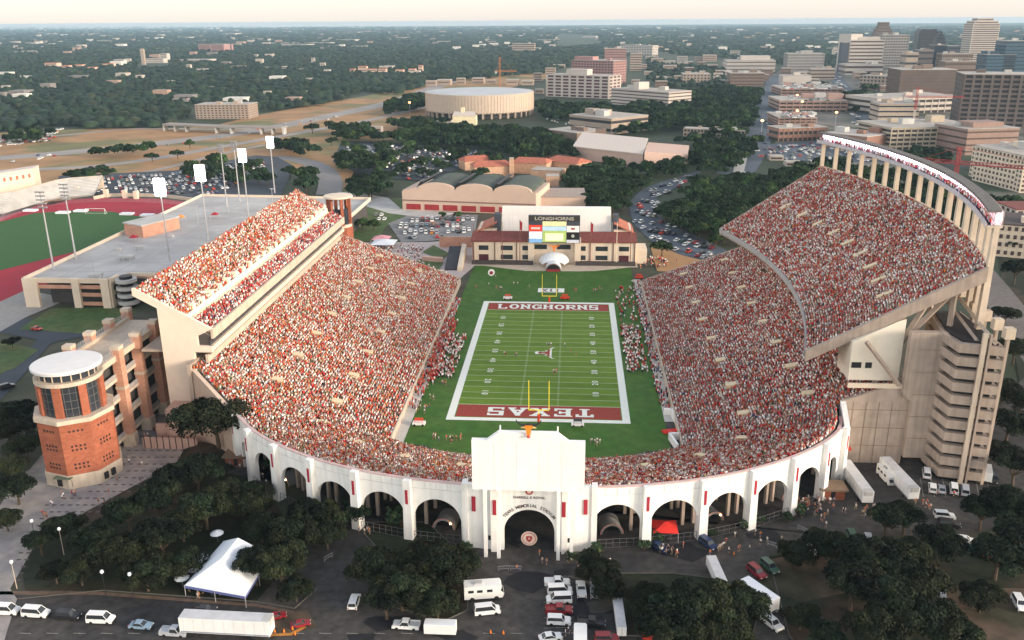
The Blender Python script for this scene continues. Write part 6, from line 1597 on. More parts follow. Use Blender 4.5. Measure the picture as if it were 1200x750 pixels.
# ================================================================== vehicles
CARCOL={'white':(.85,.85,.84),'silver':(.45,.47,.50),'black':(.02,.02,.025),'dark blue':(.03,.05,.12),'dark red':(.28,.02,.03),'red':(.60,.05,.03),'grey':(.20,.21,.22),'green':(.05,.12,.08),'tan':(.45,.38,.28),'light blue':(.25,.35,.45),'orange':(.75,.28,.04)}
WINM=mat('car_glass',(.03,.035,.04),rough=.1,spec=.6); HEADM=mat('headlight_glass',(.8,.8,.75),rough=.1)
SHAPES={
 'sedan':dict(L=4.7,W=1.8,low=[(-2.35,.35),(-2.3,.85),(-1.5,.95),(1.0,.95),(2.2,.80),(2.35,.40)],cab=(-1.7,1.0,-1.0,.25,.95,1.42),name='car'),
 'suv':dict(L=4.9,W=1.95,low=[(-2.45,.4),(-2.42,1.15),(1.2,1.15),(2.3,1.02),(2.45,.45)],cab=(-2.4,1.15,-2.2,.55,1.15,1.82),name='sport_utility_car'),
 'van':dict(L=5.4,W=2.0,low=[(-2.7,.4),(-2.68,1.25),(1.6,1.25),(2.55,1.0),(2.7,.45)],cab=(-2.65,1.75,-2.5,.95,1.25,2.1),name='van'),
 'pickup':dict(L=5.6,W=1.98,low=[(-2.8,.45),(-2.8,1.05),(-.6,1.05),(1.2,1.05),(2.6,1.0),(2.8,.5)],cab=(-.7,1.3,-.55,.7,1.05,1.78),name='pickup_truck'),
}
VEH={}
def wheel_mesh():
    b=MB(); b.lathe((0,0,0),[(.2,-.11),(.34,-.10),(.34,.10),(.2,.11)],12); b.v=[(x,z,y) for x,y,z in b.v]; return b
def car_proto(kind):
    s=SHAPES[kind]; o=thing(s['name'],'vehicle','car'); W=s['W']/2; low=s['low']
    b=MB(); n=len(low)
    pts=[(low[0][0],.32)]+low+[(low[-1][0],.32)]
    for wi,wj in ((W*.94,W),):
        b.extr([(x,-W,z) for x,z in pts],(0,2*W,0))
    x0,x1,t0,t1,zb,zt=s['cab']
    wr=W*.74
    rf=[(t0,-wr,zt),(t1,-wr,zt),(t1,wr,zt),(t0,wr,zt)]; b.box(((t0+t1)/2,0,zt+.03),(t1-t0+.1,2*wr+.1,.07))
    for xx,tx in ((x0,t0),(x1,t1)):
        for sy in (-1,1): b.tube((xx,sy*W*.92,zb),(tx,sy*wr,zt),.06,n=4)
    if kind=='pickup': b.box((-2.75,0,1.15),(.08,2*W,.25)); [b.box((-1.75,sy*(W-.05),1.15),(2.1,.1,.25)) for sy in (-1,1)]
    b.build('body',PAINT,o,local=True)
    g=MB(); i=0; B=[(x0,-W*.92,zb),(x1,-W*.92,zb),(x1,W*.92,zb),(x0,W*.92,zb)]; T=[(x,y,z) for x,y,z in rf]
    for k in range(4): j=(k+1)%4; g.face([B[k],B[j],T[j],T[k]])
    g.build('window',WINM,o,local=True)
    for ex in (-1,1):
        h=MB(); h.box((ex*(s['L']/2),0,.45),(.14,s['W']*.9,.22)); h.build('bumper',DARK,o,local=True)
    for sy in (-1,1):
        h=MB(); h.box((-s['L']/2-.01,sy*W*.78,.85),(.06,.22,.25)); h.build('tail_light',mat('tail_red',(.5,.02,.02),rough=.3),o,local=True)
        h=MB(); h.box((x1-.35,sy*(W+.1),zb+.12),(.12,.2,.16)); h.build('mirror',DARK,o,local=True)
        h=MB(); h.box(((t0+t1)/2,sy*W*1.002,(zb+.35)/1.6),(.03,.02,.5)); h.build('door_seam',DARK,o,local=True)
    for sx in (-.62,.64):
        for sy in (-1,1):
            w_=wheel_mesh().build('wheel',TYRE,o,local=True); w_.location=(sx*s['L']/2,sy*(W-.08),.34)
    for sy in (-1,1):
        h=MB(); h.box((s['L']/2+.01,sy*W*.68,.72),(.08,.35,.18)); h.build('headlight',HEADM,o,local=True)
    return o
def truck_proto(kind):
    b=MB()
    if kind=='semi_trailer':
        o=thing('semi_trailer','vehicle','trailer'); b.box((0,0,2.6),(16,2.6,2.9)); b.build('box',mat('trailer_white',(.80,.80,.79),rough=.4,var=.05),o,local=True)
        b=MB(); b.box((0,0,4.08),(15.8,2.4,.06)); b.build('roof',mat('trailer_roof',(.55,.55,.56),rough=.4),o,local=True)
        b=MB(); b.box((7.4,0,3.6),(1.6,1.8,1.1)); b.build('cooling_unit',CONCG,o,local=True)
        b=MB(); b.box((-8.02,0,2.6),(.05,.06,2.7)); b.build('door_gap',DARK,o,local=True)
        b=MB(); b.box((0,-1.32,1.35),(15.6,.03,.22)); b.box((0,1.32,1.35),(15.6,.03,.22)); b.build('stripe',mat('trailer_stripe',(.25,.28,.35)),o,local=True)
        b=MB(); b.box((0,0,1.0),(14,1.2,.25)); b.build('chassis',DARK,o,local=True); xs=(-6.6,-5.6,5.2)
        for k in range(9): b=MB(); b.box((-7.2+k*1.8,-1.31,2.6),(.05,.03,2.8)); b.box((-7.2+k*1.8,1.31,2.6),(.05,.03,2.8)); b.build('rib',MATS['trailer_roof'],o,local=True)
    elif kind=='box_trailer':
        o=thing('box_trailer','vehicle','trailer'); b.box((0,0,1.9),(7.5,2.4,2.5)); b.build('box',mat('trailer_white'),o,local=True)
        b=MB(); b.box((0,0,3.18),(7.3,2.25,.06)); b.build('roof',TENT,o,local=True); b=MB(); b.box((4.4,0,.6),(1.6,.25,.15)); b.build('hitch',DARK,o,local=True); xs=(-.6,.4)
    elif kind=='camper_van':
        o=thing('camper_van','vehicle','camper'); b.extr([(-3.6,-1.15,.5),(3.3,-1.15,.5),(3.6,-1.15,1.3),(2.9,-1.15,2.0),(3.2,-1.15,2.6),(2.9,-1.15,3.1),(-3.6,-1.15,3.1)],(0,2.3,0)); b.build('body',mat('camper_white',(.85,.84,.8),rough=.35,var=.03),o,local=True)
        b=MB(); b.extr([(3.45,-1.0,1.35),(2.92,-1.0,1.97),(3.0,-1.0,2.0),(3.55,-1.0,1.35)],(0,2.0,0)); b.build('windscreen',WINM,o,local=True)
        for x in (-2.4,-.8,1.0): b=MB(); b.box((x,0,2.1),(1.0,2.34,.55)); b.build('window',WINM,o,local=True)
        b=MB(); b.box((-1,0,3.25),(1.4,1.0,.3)); b.build('roof_vent',CONCG,o,local=True); xs=(-2.2,2.2)
    else:
        o=thing('box_truck','vehicle','truck'); b.box((-1.2,0,2.0),(5.0,2.4,2.5)); b.build('box',mat('trailer_white'),o,local=True)
        b=MB(); b.extr([(1.4,-1.05,.5),(3.4,-1.05,.5),(3.5,-1.05,1.3),(2.9,-1.05,2.2),(1.4,-1.05,2.2)],(0,2.1,0)); b.build('cab',PAINT,o,local=True)
        b=MB(); b.extr([(3.42,-.95,1.35),(2.9,-.95,2.12),(3.0,-.95,2.12),(3.52,-.95,1.35)],(0,1.9,0)); b.build('windscreen',WINM,o,local=True); xs=(-2.4,2.4)
    for x in xs:
        for sy in (-1,1): w_=wheel_mesh().build('wheel',TYRE,o,local=True); w_.location=(x,sy*1.05,.45); w_.scale=(1.3,1.3,1.3)
    return o
used_proto=set()
def vehicle(kind,px,py,ang,color,label,s=1.0,z=.9,group=None):
    if kind not in VEH: VEH[kind]=car_proto(kind) if kind in SHAPES else truck_proto(kind); o=VEH[kind]
    else: o=copy_tree(VEH[kind])
    x,y=at(px,py,z); o.location=(x,y,.03); o.rotation_euler=(0,0,screen_dir(px,py,ang,z)); o.scale=(s,s,s); o['label']=label
    cat={'sedan':'car','suv':'car','van':'van','pickup':'pickup truck'}.get(kind); 
    if cat: o['category']=cat
    if group: o['group']=group
    elif 'group' in o.keys(): del o['group']
    for ch in o.children: ch.color=(*CARCOL.get(color,(.8,.8,.8)),1)
    return o
NEARV=[('van',7,714,-2,'white','white van cut by the left edge of the picture on the bottom street'),('van',42,717,-4,'white','white van second from the left on the bottom street'),
('suv',80,720,-3,'black','black car parked between two white vans on the bottom street'),('van',118,724,-2,'white','white passenger van behind the silver car on the bottom street'),
('sedan',165,731,-4,'light blue','pale silver-blue sedan between the white van and small pickup'),('pickup',204,739,-4,'silver','small silver pickup just behind the long white semi trailer'),
('suv',415,704,72,'white','white sport utility car driving up the side road left of the lawn island'),('pickup',476,731,176,'white','white pickup towing the small grey-topped trailer'),
('van',571,714,6,'white','white van with roof rack below the camper van'),('pickup',653,681,0,'white','white pickup topmost in the short stack of white vehicles right of the gate road'),
('van',656,691,2,'white','white van just below the topmost pickup right of the gate road'),('van',655,701,-178,'white','white lettered van lowest of the white vans above the maroon pickup'),
('pickup',655,713,0,'dark red','maroon pickup between the white van and white sport utility car'),('suv',655,726,-2,'white','white sport utility car below the maroon pickup'),
('pickup',693,728,-4,'black','black pickup right of the white sport utility car'),('pickup',681,689,97,'white','white pickup with open bed parked nose up, left of a matching one'),
('pickup',697,690,94,'silver','silver-white pickup parked nose up beside the open bed one'),('suv',711,747,0,'dark red','dark red car at the bottom edge between white trucks and trees'),
('sedan',760,739,80,'red','red car half under the oaks at the bottom edge'),('suv',905,729,-38,'white','white sport utility car at the foot of the dirt road, lower right'),
('suv',897,709,-38,'dark blue','dark blue car between the white box trailer and white sport utility car'),('suv',887,669,-40,'dark red','dark red sport utility car left of the dark green one'),
('suv',902,663,-40,'green','dark green sport utility car right of the dark red one'),('suv',830,636,-35,'dark blue','dark car parked by the shrubs under the right arches'),
('van',1000,631,-60,'green','grey-green van at the edge of the dirt car park below the crowd'),('suv',1018,634,-75,'silver','silver car right of the grey-green van'),
('sedan',950,642,-30,'white','white sedan glimpsed between oaks, left of the dirt patch'),('sedan',985,640,-10,'white','white sedan hemmed in by two oaks'),
('van',1086,554,95,'white','white van closest to the tan wall at the ramp tower foot'),('suv',1093,571,95,'white','leftmost white car in the front row at the ramp tower foot'),
('sedan',1104,572,95,'silver','silver sedan second in the front row at the ramp tower foot'),('van',1118,572,95,'white','white van third in the front row at the ramp tower foot'),
('van',1131,574,95,'silver','pale grey van rightmost in the front row at the ramp tower foot'),('suv',1107,603,-5,'white','white sport utility car beside the dark car near the ramp tower'),
('suv',1113,613,-8,'black','black car below the white sport utility car near the ramp tower'),('sedan',1131,631,-8,'white','white police-style sedan at the right of the dirt car park'),
('sedan',1148,643,-15,'green','dark green sedan right below the white sedan'),('sedan',1166,652,-20,'red','red sedan in the shade at the right'),
('suv',1102,691,-80,'silver','silver car parked nose down between the big oaks'),('sedan',1016,663,70,'white','white sedan half hidden in the middle of the dirt car park oaks'),
('suv',1195,706,-60,'white','white car at the right edge near the bottom'),('suv',1196,634,-20,'orange','orange car at the right edge'),
('sedan',324,720,10,'dark red','dark red car beside the rear end of the long white semi trailer'),('sedan',352,729,10,'dark red','small dark red car beside the orange road cones'),
('sedan',240,713,0,'black','dark car behind the white semi trailer'),('suv',8,452,15,'black','black car on the street at the left edge'),
('sedan',43,384,-10,'red','red truck cab standing on the ramp road by the garage'),('sedan',645,745,8,'white','white car at the bottom edge, left of the white box truck'),
('sedan',772,639,-30,'dark blue','dark blue car tucked under the arch with the red tent'),('suv',1165,560,-85,'black','dark car behind the white truck right of the ramp tower')]
for k,px,py,a,c_,lab in NEARV: vehicle(k,px,py,a,c_,lab,s=.8 if px in (324,352) else .94)
vehicle('semi_trailer',266,732,-3,'white','long white semi trailer with grey roof parked on the bottom street',z=2.4,s=1.08)
vehicle('semi_trailer',1003,564,-54,'white','white semi trailer left of the two at the tan end wall',z=2.4)
vehicle('semi_trailer',1053,560,-47,'white','white semi trailer right of the two at the tan end wall',z=2.4)
vehicle('camper_van',1040,556,-47,'white','white camper parked against the right semi trailer',z=1.8)
vehicle('camper_van',567,691,4,'white','white camper van above the white van with roof rack, left of the gate road',z=1.8,s=1.1)
vehicle('box_trailer',516,733,178,'white','small grey-topped white trailer behind the white pickup',z=1.8,s=.8)
vehicle('semi_trailer',842,674,-66,'white','plain white trailer parked at the top of the dirt road',z=2.4,s=.75)
vehicle('box_trailer',889,698,-35,'white','white box trailer above the dark blue car on the dirt road',z=1.8,s=1.1)
vehicle('semi_trailer',726,716,98,'silver','grey-topped long trailer standing nose down beside the oaks',z=2.4,s=.65)
vehicle('box_truck',680,744,90,'white','white box truck at the bottom edge right of the gate road',z=1.8)
vehicle('box_truck',1155,552,100,'white','white truck right of the ramp tower',z=1.8)
for i_,(px,py) in enumerate([(333,741),(343,738),(352,735),(358,730),(322,741),(300,741),(346,744),(575,742),(590,743),(690,660),(700,661),(860,650)]):
    x,y=at(px,py); o=thing('traffic_cone','orange traffic cone on the bottom street','traffic cone',(x,y,0),group='orange cones on the street')
    b=MB(); b.lathe((x,y,.05),[(.2,0),(.05,.75)],10); b.build('cone_body',mat('cone_orange',(.8,.22,.03)),o); b=MB(); b.box((x,y,.03),(.5,.5,.06)); b.build('base',DARK,o)
for i_,(px,py,a_) in enumerate([(590,668,5),(604,668,0),(716,668,0),(905,640,-20),(385,655,30),(940,622,-25)]):
    x,y=at(px,py); rz=screen_dir(px,py,a_); o=thing('crowd_barrier','low steel crowd barrier standing on the asphalt by the arches','barrier',(x,y,0),rz,group='steel barriers')
    b=MB(); b.tube((-1.2,0,1.0),(1.2,0,1.0),.04,n=5); b.tube((-1.2,0,.3),(1.2,0,.3),.04,n=5)
    for k in range(9): b.tube((-1.2+k*.3,0,.3),(-1.2+k*.3,0,1.0),.025,n=4)
    b.build('rail_frame',STEEL,o,local=True)
    for sx in (-1,1): b=MB(); b.tube((sx*1.0,-.3,0),(sx*1.0,.3,0),.04,n=4); b.tube((sx*1.0,0,0),(sx*1.0,0,.3),.04,n=4); b.build('foot',STEEL,o,local=True)
# simpler parked cars: each one mesh
def simple_car(seed,L=4.6,W=1.85,H=1.45):
    b=MB(); b.k=0; b.extr([(-L/2,-W/2,.3),(L/2,-W/2,.3),(L/2,-W/2,.75),(L*.22,-W/2,.92),(-L/2,-W/2,.95)],(0,W,0))
    b.box((-.25,0,H),(L*.42,W*.78,.08)); b.k=1; b.box((-.25,0,(H+.92)/2),(L*.56,W*.86,H-.94),top=.84)
    for sx in (-.3,.3):
        for sy in (-1,1): b.box((sx*L,sy*W*.47,.3),(.6,.2,.6))
    me=bpy.data.meshes.new('parked_car'); me.from_pydata(b.v,[],b.f); me.materials.append(PAINT); me.materials.append(WINM); me.polygons.foreach_set('material_index',b.m); me.update(); return me
SC=[simple_car(0),simple_car(1,5.0,1.95,1.8)]
names=list(CARCOL); wts=np.array([.34,.17,.10,.08,.06,.05,.09,.03,.04,.03,.01])
ncar=0; FARC=[]
def lot(poly,place,ang,dx,dy,fill,maxn,indiv=True,z=.2):
    global ncar
    W=[at(*p) for p in poly]; ca,sa=cos(radians(ang)),sin(radians(ang)); C0=np.mean(W,axis=0)
    R=max(math.dist(C0,w_) for w_ in W); cand=[]
    for i in range(-int(R/dx),int(R/dx)+1):
        for j in range(-int(R/dy),int(R/dy)+1):
            if rng.random()>fill or j%3==0: continue
            u=i*dx+rng.uniform(-.3,.3); v=j*dy+rng.uniform(-.3,.3); x=C0[0]+u*ca-v*sa; y=C0[1]+u*sa+v*ca
            if inside(W,x,y): cand.append((x,y))
    rng.shuffle(cand)
    for x,y in cand[:maxn]:
            c_=names[rng.choice(len(names),p=wts/wts.sum())]
            if indiv and ncar<245:
                o=bpy.data.objects.new('parked_car',SC[rng.integers(2)]); COL.objects.link(o); o.location=(x,y,z); o.rotation_euler=(0,0,radians(ang+90)+rng.normal(0,.05)); o.color=(*CARCOL[c_],1)
                lab='%s car %s'%(c_,place); tag(o,lab,'car',lab[:60]); ncar+=1
            else: FARC.append((x,y,z,radians(ang+90),CARCOL[c_]))
lot([(465,264),(485,257),(556,256),(552,275),(500,281),(478,282)],'in the pale lot below the barrel roofed hall',8,2.9,5.2,.72,70)
lot([(744,262),(748,240),(758,226),(790,212),(818,204),(790,224),(772,238),(772,256),(828,282),(852,297),(840,308),(800,298),(765,284)],'in the jammed road right of the field house',-28,3.4,6.2,.55,110)
lot([(408,170),(470,171),(560,178),(552,190),(500,210),(430,205),(398,188)],'in the big tree-dotted car park',35,3.0,5.6,.80,140)
lot([(85,210),(200,205),(300,187),(316,194),(250,230),(190,227),(115,226)],'',30,3.0,5.6,.7,240,indiv=False)
lot([(400,172),(470,171),(562,178),(552,192),(500,212),(430,207),(395,190)],'',35,3.0,5.6,.25,60,indiv=False)
for poly,a,f,n_ in (([(0,162),(50,154),(75,150),(60,166),(0,172)],10,.6,120),([(895,172),(1020,164),(1055,188),(965,192),(905,186)],10,.5,160),([(880,195),(905,110),(912,112),(892,196)],85,.10,60),([(1010,170),(975,90),(985,90),(1030,165)],85,.10,50),
    ([(930,200),(1000,196),(1000,204),(930,208)],0,.5,60),([(455,120),(500,108),(500,125),(450,135)],20,.5,120),([(640,140),(720,142),(720,150),(670,150)],0,.3,60),([(0,192),(0,186),(200,168),(400,134),(400,138),(200,172)],10,.06,70),([(680,100),(730,104),(730,112),(690,112)],0,.5,60),
    ([(410,254),(455,250),(470,256),(420,262)],5,.5,30)): lot(poly,'',a,3.2,5.8,f,n_,indiv=False)
for (x0,y0,x1,y1,px,py) in ((915,137,955,137,935,138),(918,119,990,119,950,118),(918,105,986,105,950,104)):
    for k in range(90):
        zz=height(*at(px,py+12),py); a=at(rng.uniform(x0,x1),rng.uniform(py-6,py+1),zz); FARC.append((a[0],a[1],zz+.6,0.1,CARCOL[names[rng.choice(len(names),p=wts/wts.sum())]]))
def far_cars():
    V=[];F=[];C=[]
    for x,y,z,a,c_ in FARC:
        ca,sa=cos(a),sin(a)
        for (l,w_,z0,z1,col,tp) in ((2.3,.93,.25,.95,c_,1),(1.3,.8,.95,1.4,(.03,.035,.04),.8),(1.0,.62,1.4,1.48,c_,1)):
            i=len(V)
            for zz,t in ((z0,1),(z1,tp)):
                for sx,sy in ((-1,-1),(1,-1),(1,1),(-1,1)): X_,Y_=sx*l*t,sy*w_*t; V.append((x+X_*ca-Y_*sa,y+X_*sa+Y_*ca,z+zz))
            for q in ((4,5,6,7),(0,1,5,4),(1,2,6,5),(2,3,7,6),(3,0,4,7)): F.append([i+j for j in q]); C.append((*col,1))
    me=bpy.data.meshes.new('distant_parked_cars'); me.from_pydata(V,[],F); a_=me.attributes.new('col','FLOAT_COLOR','FACE'); a_.data.foreach_set('color',np.array(C,dtype=np.float32).ravel())
    me.materials.append(mat('distant_car_paint',attr='col',rough=.35,var=.03,spec=.5)); o=bpy.data.objects.new('distant_parked_cars',me); COL.objects.link(o); tag(o,'rows of small cars parked and driving in the far lots and streets','cars',kind='stuff')
far_cars()

KERB=mat('kerb_concrete',(.13,.12,.105),var=.1)
for _p in [[(415,612),(440,640),(438,705),(520,728),(548,715),(548,655),(500,612)],[(700,672),(726,676),(735,745),(880,750),(890,715),(850,680),(790,672)],[(20,702),(120,692),(300,705),(345,713),(372,690)],[(900,652),(925,745),(960,790)]]:
    W=[np.array(at(*q)) for q in _p]; closed=len(_p)>5; b=MB()
    for a,c_ in zip(W,W[1:]+([W[0]] if closed else [])):
        d=(c_-a)/np.linalg.norm(c_-a); nn=np.array([-d[1],d[0]])*.08; b.prism([tuple(a-nn),tuple(c_-nn),tuple(c_+nn),tuple(a+nn)],-.03,.16)
    tag(b.build('kerb',KERB),kind='structure')
LM=mat('worn_line_paint',(.30,.29,.26),var=.4,scale=2); b=MB()
for k in range(34):
    px=640+k*7.5
    a,c_=np.array(at(640,680+k*2)),np.array(at(668,680+k*2))
for k in range(12):
    a=np.array(at(637,676+k*6)); c_=np.array(at(672,675+k*6)); b.prism([tuple(a),tuple(c_),(c_[0],c_[1]+.1),(a[0],a[1]+.1)],-.039,-.034)
for k in range(7):
    a=np.array(at(1078+k*13,560)); c_=np.array(at(1082+k*13,582)); b.prism([tuple(a),tuple(c_),(c_[0]+.12,c_[1]),(a[0]+.12,a[1])],-.039,-.034)
for k in range(22):
    a=np.array(at(-10+k*32,742)); c_=np.array(at(4+k*32,742.5)); b.prism([tuple(a),tuple(c_),(c_[0],c_[1]+.14),(a[0],a[1]+.14)],-.039,-.034)
tag(b.build('painted_lines',LM),kind='structure')
PT=mat('asphalt_patch',(.022,.022,.025),var=.2); PT2=mat('worn_patch',(.075,.068,.06),var=.3,scale=.4)
for k in range(46):
    px,py=rng.uniform(380,1000),rng.uniform(612,748)
    x,y=at(px,py); n_=9; r0=rng.uniform(1,5); pts=[(x+r0*rng.uniform(.5,1.4)*cos(6.283*j/n_),y+r0*rng.uniform(.3,1.0)*sin(6.283*j/n_)) for j in range(n_)]
    sheet('road_patch',pts,-.036+.0001*k,PT if k%2 else PT2,px=False)
# ================================================================== tents and kiosks
tn=thing('marquee_tent','large white peaked marquee tent between the dark oaks at the lower left','tent',(*at(265,665),0))
c=[np.array(at(216,686,2.6)),np.array(at(287,699,2.6)),np.array(at(318,650,2.6)),np.array(at(262,634,2.6))]
m0=(c[0]+c[1])/2; m1=(c[2]+c[3])/2; r0=m0+(m1-m0)*.3; r1=m0+(m1-m0)*.78
b=MB(); P4=[(*q,2.6) for q in c]; R0=(*r0,7.2); R1=(*r1,7.2); sag=[(*((m0+ (m1-m0)*.52)),6.2)]
b.face([P4[0],P4[1],R0]); b.face([P4[1],P4[2],R1,R0]); b.face([P4[2],P4[3],R1]); b.face([P4[3],P4[0],R0,R1]); b.build('canopy',TENT,tn)
b=MB()
for q0,q1 in zip(c,c[1:]+c[:1]): d=(q1-q0)/np.linalg.norm(q1-q0)*.0; b.prism([tuple(q0),tuple(q1),(q1[0],q1[1]+.05),(q0[0],q0[1]+.05)],2.0,2.59)
b.build('valance',mat('blue_valance',(.15,.18,.42)),tn)
for q in c+[m0,m1,(c[1]+c[2])/2,(c[0]+c[3])/2]: b=MB(); b.tube((*q,0),(*q,2.6),.08,n=5); b.build('pole',STEEL,tn)
def small_tent(px,py,w_,m_,label,h=2.4,rise=1.2):
    x,y=at(px,py,h); o=thing('canopy_tent',label,'tent',(x,y,0)); b=MB(); s=w_/2
    cs=[(x-s,y-s,h),(x+s,y-s,h),(x+s,y+s,h),(x-s,y+s,h)]
    for k in range(4): b.face([cs[k],cs[(k+1)%4],(x,y,h+rise)])
    b.build('cover',m_,o); 
    for q in cs: b=MB(); b.tube((q[0],q[1],0),q,.06,n=4); b.build('leg',STEEL,o)
    return o
small_tent(779,617,5.5,mat('red_canvas',(.75,.04,.03)),'bright red peaked tent under the second arch right of the gate')
small_tent(450,284,12,TENT,'wide white flat tent on the pink paving left of the field house',rise=1.8)
small_tent(447,279,9,mat('pink_canvas',(.75,.35,.38)),'pink and white tent just behind the wide white one',rise=1.8)
small_tent(802,507,4,MATS['red_canvas'],'small red parasol tent at the near right corner of the turf') if False else None
for px,py,w_,lab in ((974,575,5.5,'small brick kiosk with brown roof at the right end of the arcade'),(279,537,5.5,'small brick kiosk with tan roof at the left end of the arcade')):
    x,y=at(px,py,1.5); o=thing('ticket_kiosk',lab,'kiosk',(x,y,0)); b=MB(); b.box((x,y,1.3),(w_,3.6,2.6)); b.build('wall',BRICK,o)
    b=MB(); b.prism([(x-w_*.6,y-2.5),(x+w_*.6,y-2.5),(x+w_*.6,y+2.5),(x-w_*.6,y+2.5)],2.6,3.1); b.build('roof',mat('brown_shingle',(.22,.15,.10)),o); b=MB(); b.box((x,y-1.82,1.3),(1.0,.1,1.9)); b.build('door',DARK,o)
for px,py,lab in ((589,333+46,'') ,): pass
x,y=at(803,508); o=thing('red_tarp','red tarpaulin lying on the turf at the near right corner','tarp',(x,y,0)); b=MB(); b.prism([(x-6.5,y+1),(x-2.2,y+2.2),(x-1.5,y+.6),(x-5.8,y-.9)],.03,.5); b.build('sheet',MATS['red_canvas'],o)
x,y=at(576,323); o=thing('bass_drum','big round white drum with a red centre standing on the far turf','drum',(x,y,0)); b=MB(); b.lathe((0,0,0),[(1.5,0),(1.5,1.0)],20); q=b.build('drum_shell',BOARDW,o,local=True); q.location=(0,0,1.6); q.rotation_euler=(pi/2,0,0); b=MB(); b.lathe((0,0,1.01),[(.8,0),(.8,.05)],16); q=b.build('drum_head',BANNER,o,local=True); q.location=(0,0,1.6); q.rotation_euler=(pi/2,0,0)
for px,py,lab in ((595,349,'small red and white cart left of the far goal post'),(662,349,'small red cart right of the far goal post'),(677,497,'small white cart with dark wheels at the near end line'),(749,325,'red topped cart at the far right corner of the turf'),(491,496,'white and red cart at the near left sideline')):
    x,y=at(px,py,.6); o=thing('utility_cart',lab,'cart',(x,y,0)); b=MB(); b.box((x,y,.7),(3.6,1.7,.7)); b.build('body',BOARDW if 'white' in lab else MATS['red_pad'],o); b=MB(); b.box((x,y,1.9),(2.4,1.7,.12)); 
    for sx in (-1,1):
        for sy in (-1,1): b.tube((x+sx*1.1,y+sy*.75,1.0),(x+sx*1.1,y+sy*.75,1.9),.05,n=4)
    b.build('canopy',MATS['red_pad'] if 'red' in lab else DARK,o)
    for sx in (-1,1):
        for sy in (-1,1): w_=wheel_mesh().build('wheel',TYRE,o,local=True); w_.location=(sx*1.2,sy*.8,.33)
for i,(px,py) in enumerate(((75,650),(65,565),(20,690),(157,705),(125,702),(43,640))):
    x,y=at(px,py); lab='thin lamp post with pale head by the plaza and bottom street'; o=thing('lamp_post',lab,'lamp post',(x,y,0),group='lamp posts at the plaza'); b=MB(); b.tube((x,y,0),(x,y,6),.09,.06,6); b.build('pole',DARK if i>2 else CONCL,o); b=MB(); b.lathe((x,y,6),[(.15,0),(.38,.3),(.3,.7),(.05,.8)],8); b.build('globe',TENT,o)

# ================================================================== people
def person_mesh(idx, stride, arm, lean=0):
    V=[];E=[];Rr=[]
    def v(x,y,z,r): V.append((x,y,z)); Rr.append(r); return len(V)-1
    def e(a,b_): E.append((a,b_))
    pel=v(0,0,.95,.15); wai=v(0,lean*.3,1.12,.135); che=v(0,lean*.6,1.34,.165); nek=v(0,lean*.8,1.49,.06); hd=v(0,lean*.9+.01,1.60,.095); top=v(0,lean*.9,1.70,.085)
    e(pel,wai);e(wai,che);e(che,nek);e(nek,hd);e(hd,top)
    nose=v(0,lean*.9+.115,1.61,.016); e(hd,nose)
    for s in (-1,1):
        hip=v(s*.09,0,.88,.105); kn=v(s*.10,s*stride*.5+.03,.50,.07); an=v(s*.10,s*stride-.02,.09,.045); to=v(s*.11,s*stride+.15,.045,.04)
        e(pel,hip);e(hip,kn);e(kn,an);e(an,to)
        sh=v(s*.19,lean*.6,1.40,.07); a=arm if s>0 else arm*.4
        el=v(s*(.25+.12*a),-s*stride*.2+.03+a*.06,1.13+.16*a,.048); wr=v(s*(.26+.10*a),-s*stride*.35+.10+a*.16,.90+.42*a,.033); pm=v(s*(.26+.09*a),-s*stride*.38+.12+a*.20,.83+.47*a,.036)
        e(che,sh);e(sh,el);e(el,wr);e(wr,pm)
        for k,l in enumerate((.07,.085,.08,.06)): f=v(s*(.26+.09*a)+(k-1.5)*.020,-s*stride*.38+.14+a*.24,.83-l+a*(.47+l*1.4),.009); e(pm,f)
        th=v(s*(.26+.09*a)-s*.03,-s*stride*.38+.17,.80+.47*a,.010); e(pm,th)
    me=bpy.data.meshes.new('p'); me.from_pydata(V,E,[]); o=bpy.data.objects.new('p',me); COL.objects.link(o)
    md=o.modifiers.new('s','SKIN')
    for i,r in enumerate(Rr): me.skin_vertices[0].data[i].radius=(r,r*(.8 if i in (0,1,2) else 1)); me.skin_vertices[0].data[i].use_root=(i==0)
    sd_=o.modifiers.new('d','SUBSURF'); sd_.levels=1; sd_.render_levels=1
    bpy.context.view_layer.update(); me2=bpy.data.meshes.new_from_object(o.evaluated_get(bpy.context.evaluated_depsgraph_get()))
    bpy.data.objects.remove(o); me2.name='person'
    me2.materials.clear()
    for m_ in (CLOTH,SKIN,mat('trousers_%d'%(idx%3),[(.06,.08,.16),(.35,.28,.18),(.03,.03,.03)][idx%3],var=.05),mat('hair_%d'%(idx%3),[(.03,.02,.015),(.15,.08,.03),(.75,.72,.68)][idx%3],var=.05)): me2.materials.append(m_)
    for p in me2.polygons:
        c_=p.center; mi=0
        if c_.z>1.66 or (c_.z>1.56 and c_.y<lean*.9-.01): mi=3
        elif c_.z>1.45: mi=1
        elif c_.z<.97 and abs(c_.x)<.21: mi=2 if (c_.z>.5 or idx%2) else 1
        elif abs(c_.x)>.22: mi=1
        p.material_index=mi; p.use_smooth=True
    return me2
PM=[person_mesh(0,.0,.0),person_mesh(1,.22,.1),person_mesh(2,.1,.6),person_mesh(3,-.2,.0,.05),person_mesh(4,.05,.9)]
PC={'white':(.82,.81,.78),'burnt orange':(.55,.15,.04),'red':(.55,.04,.04),'dark':(.04,.04,.05),'blue':(.10,.18,.40),'tan':(.5,.4,.28)}
pk=list(PC); npers=0
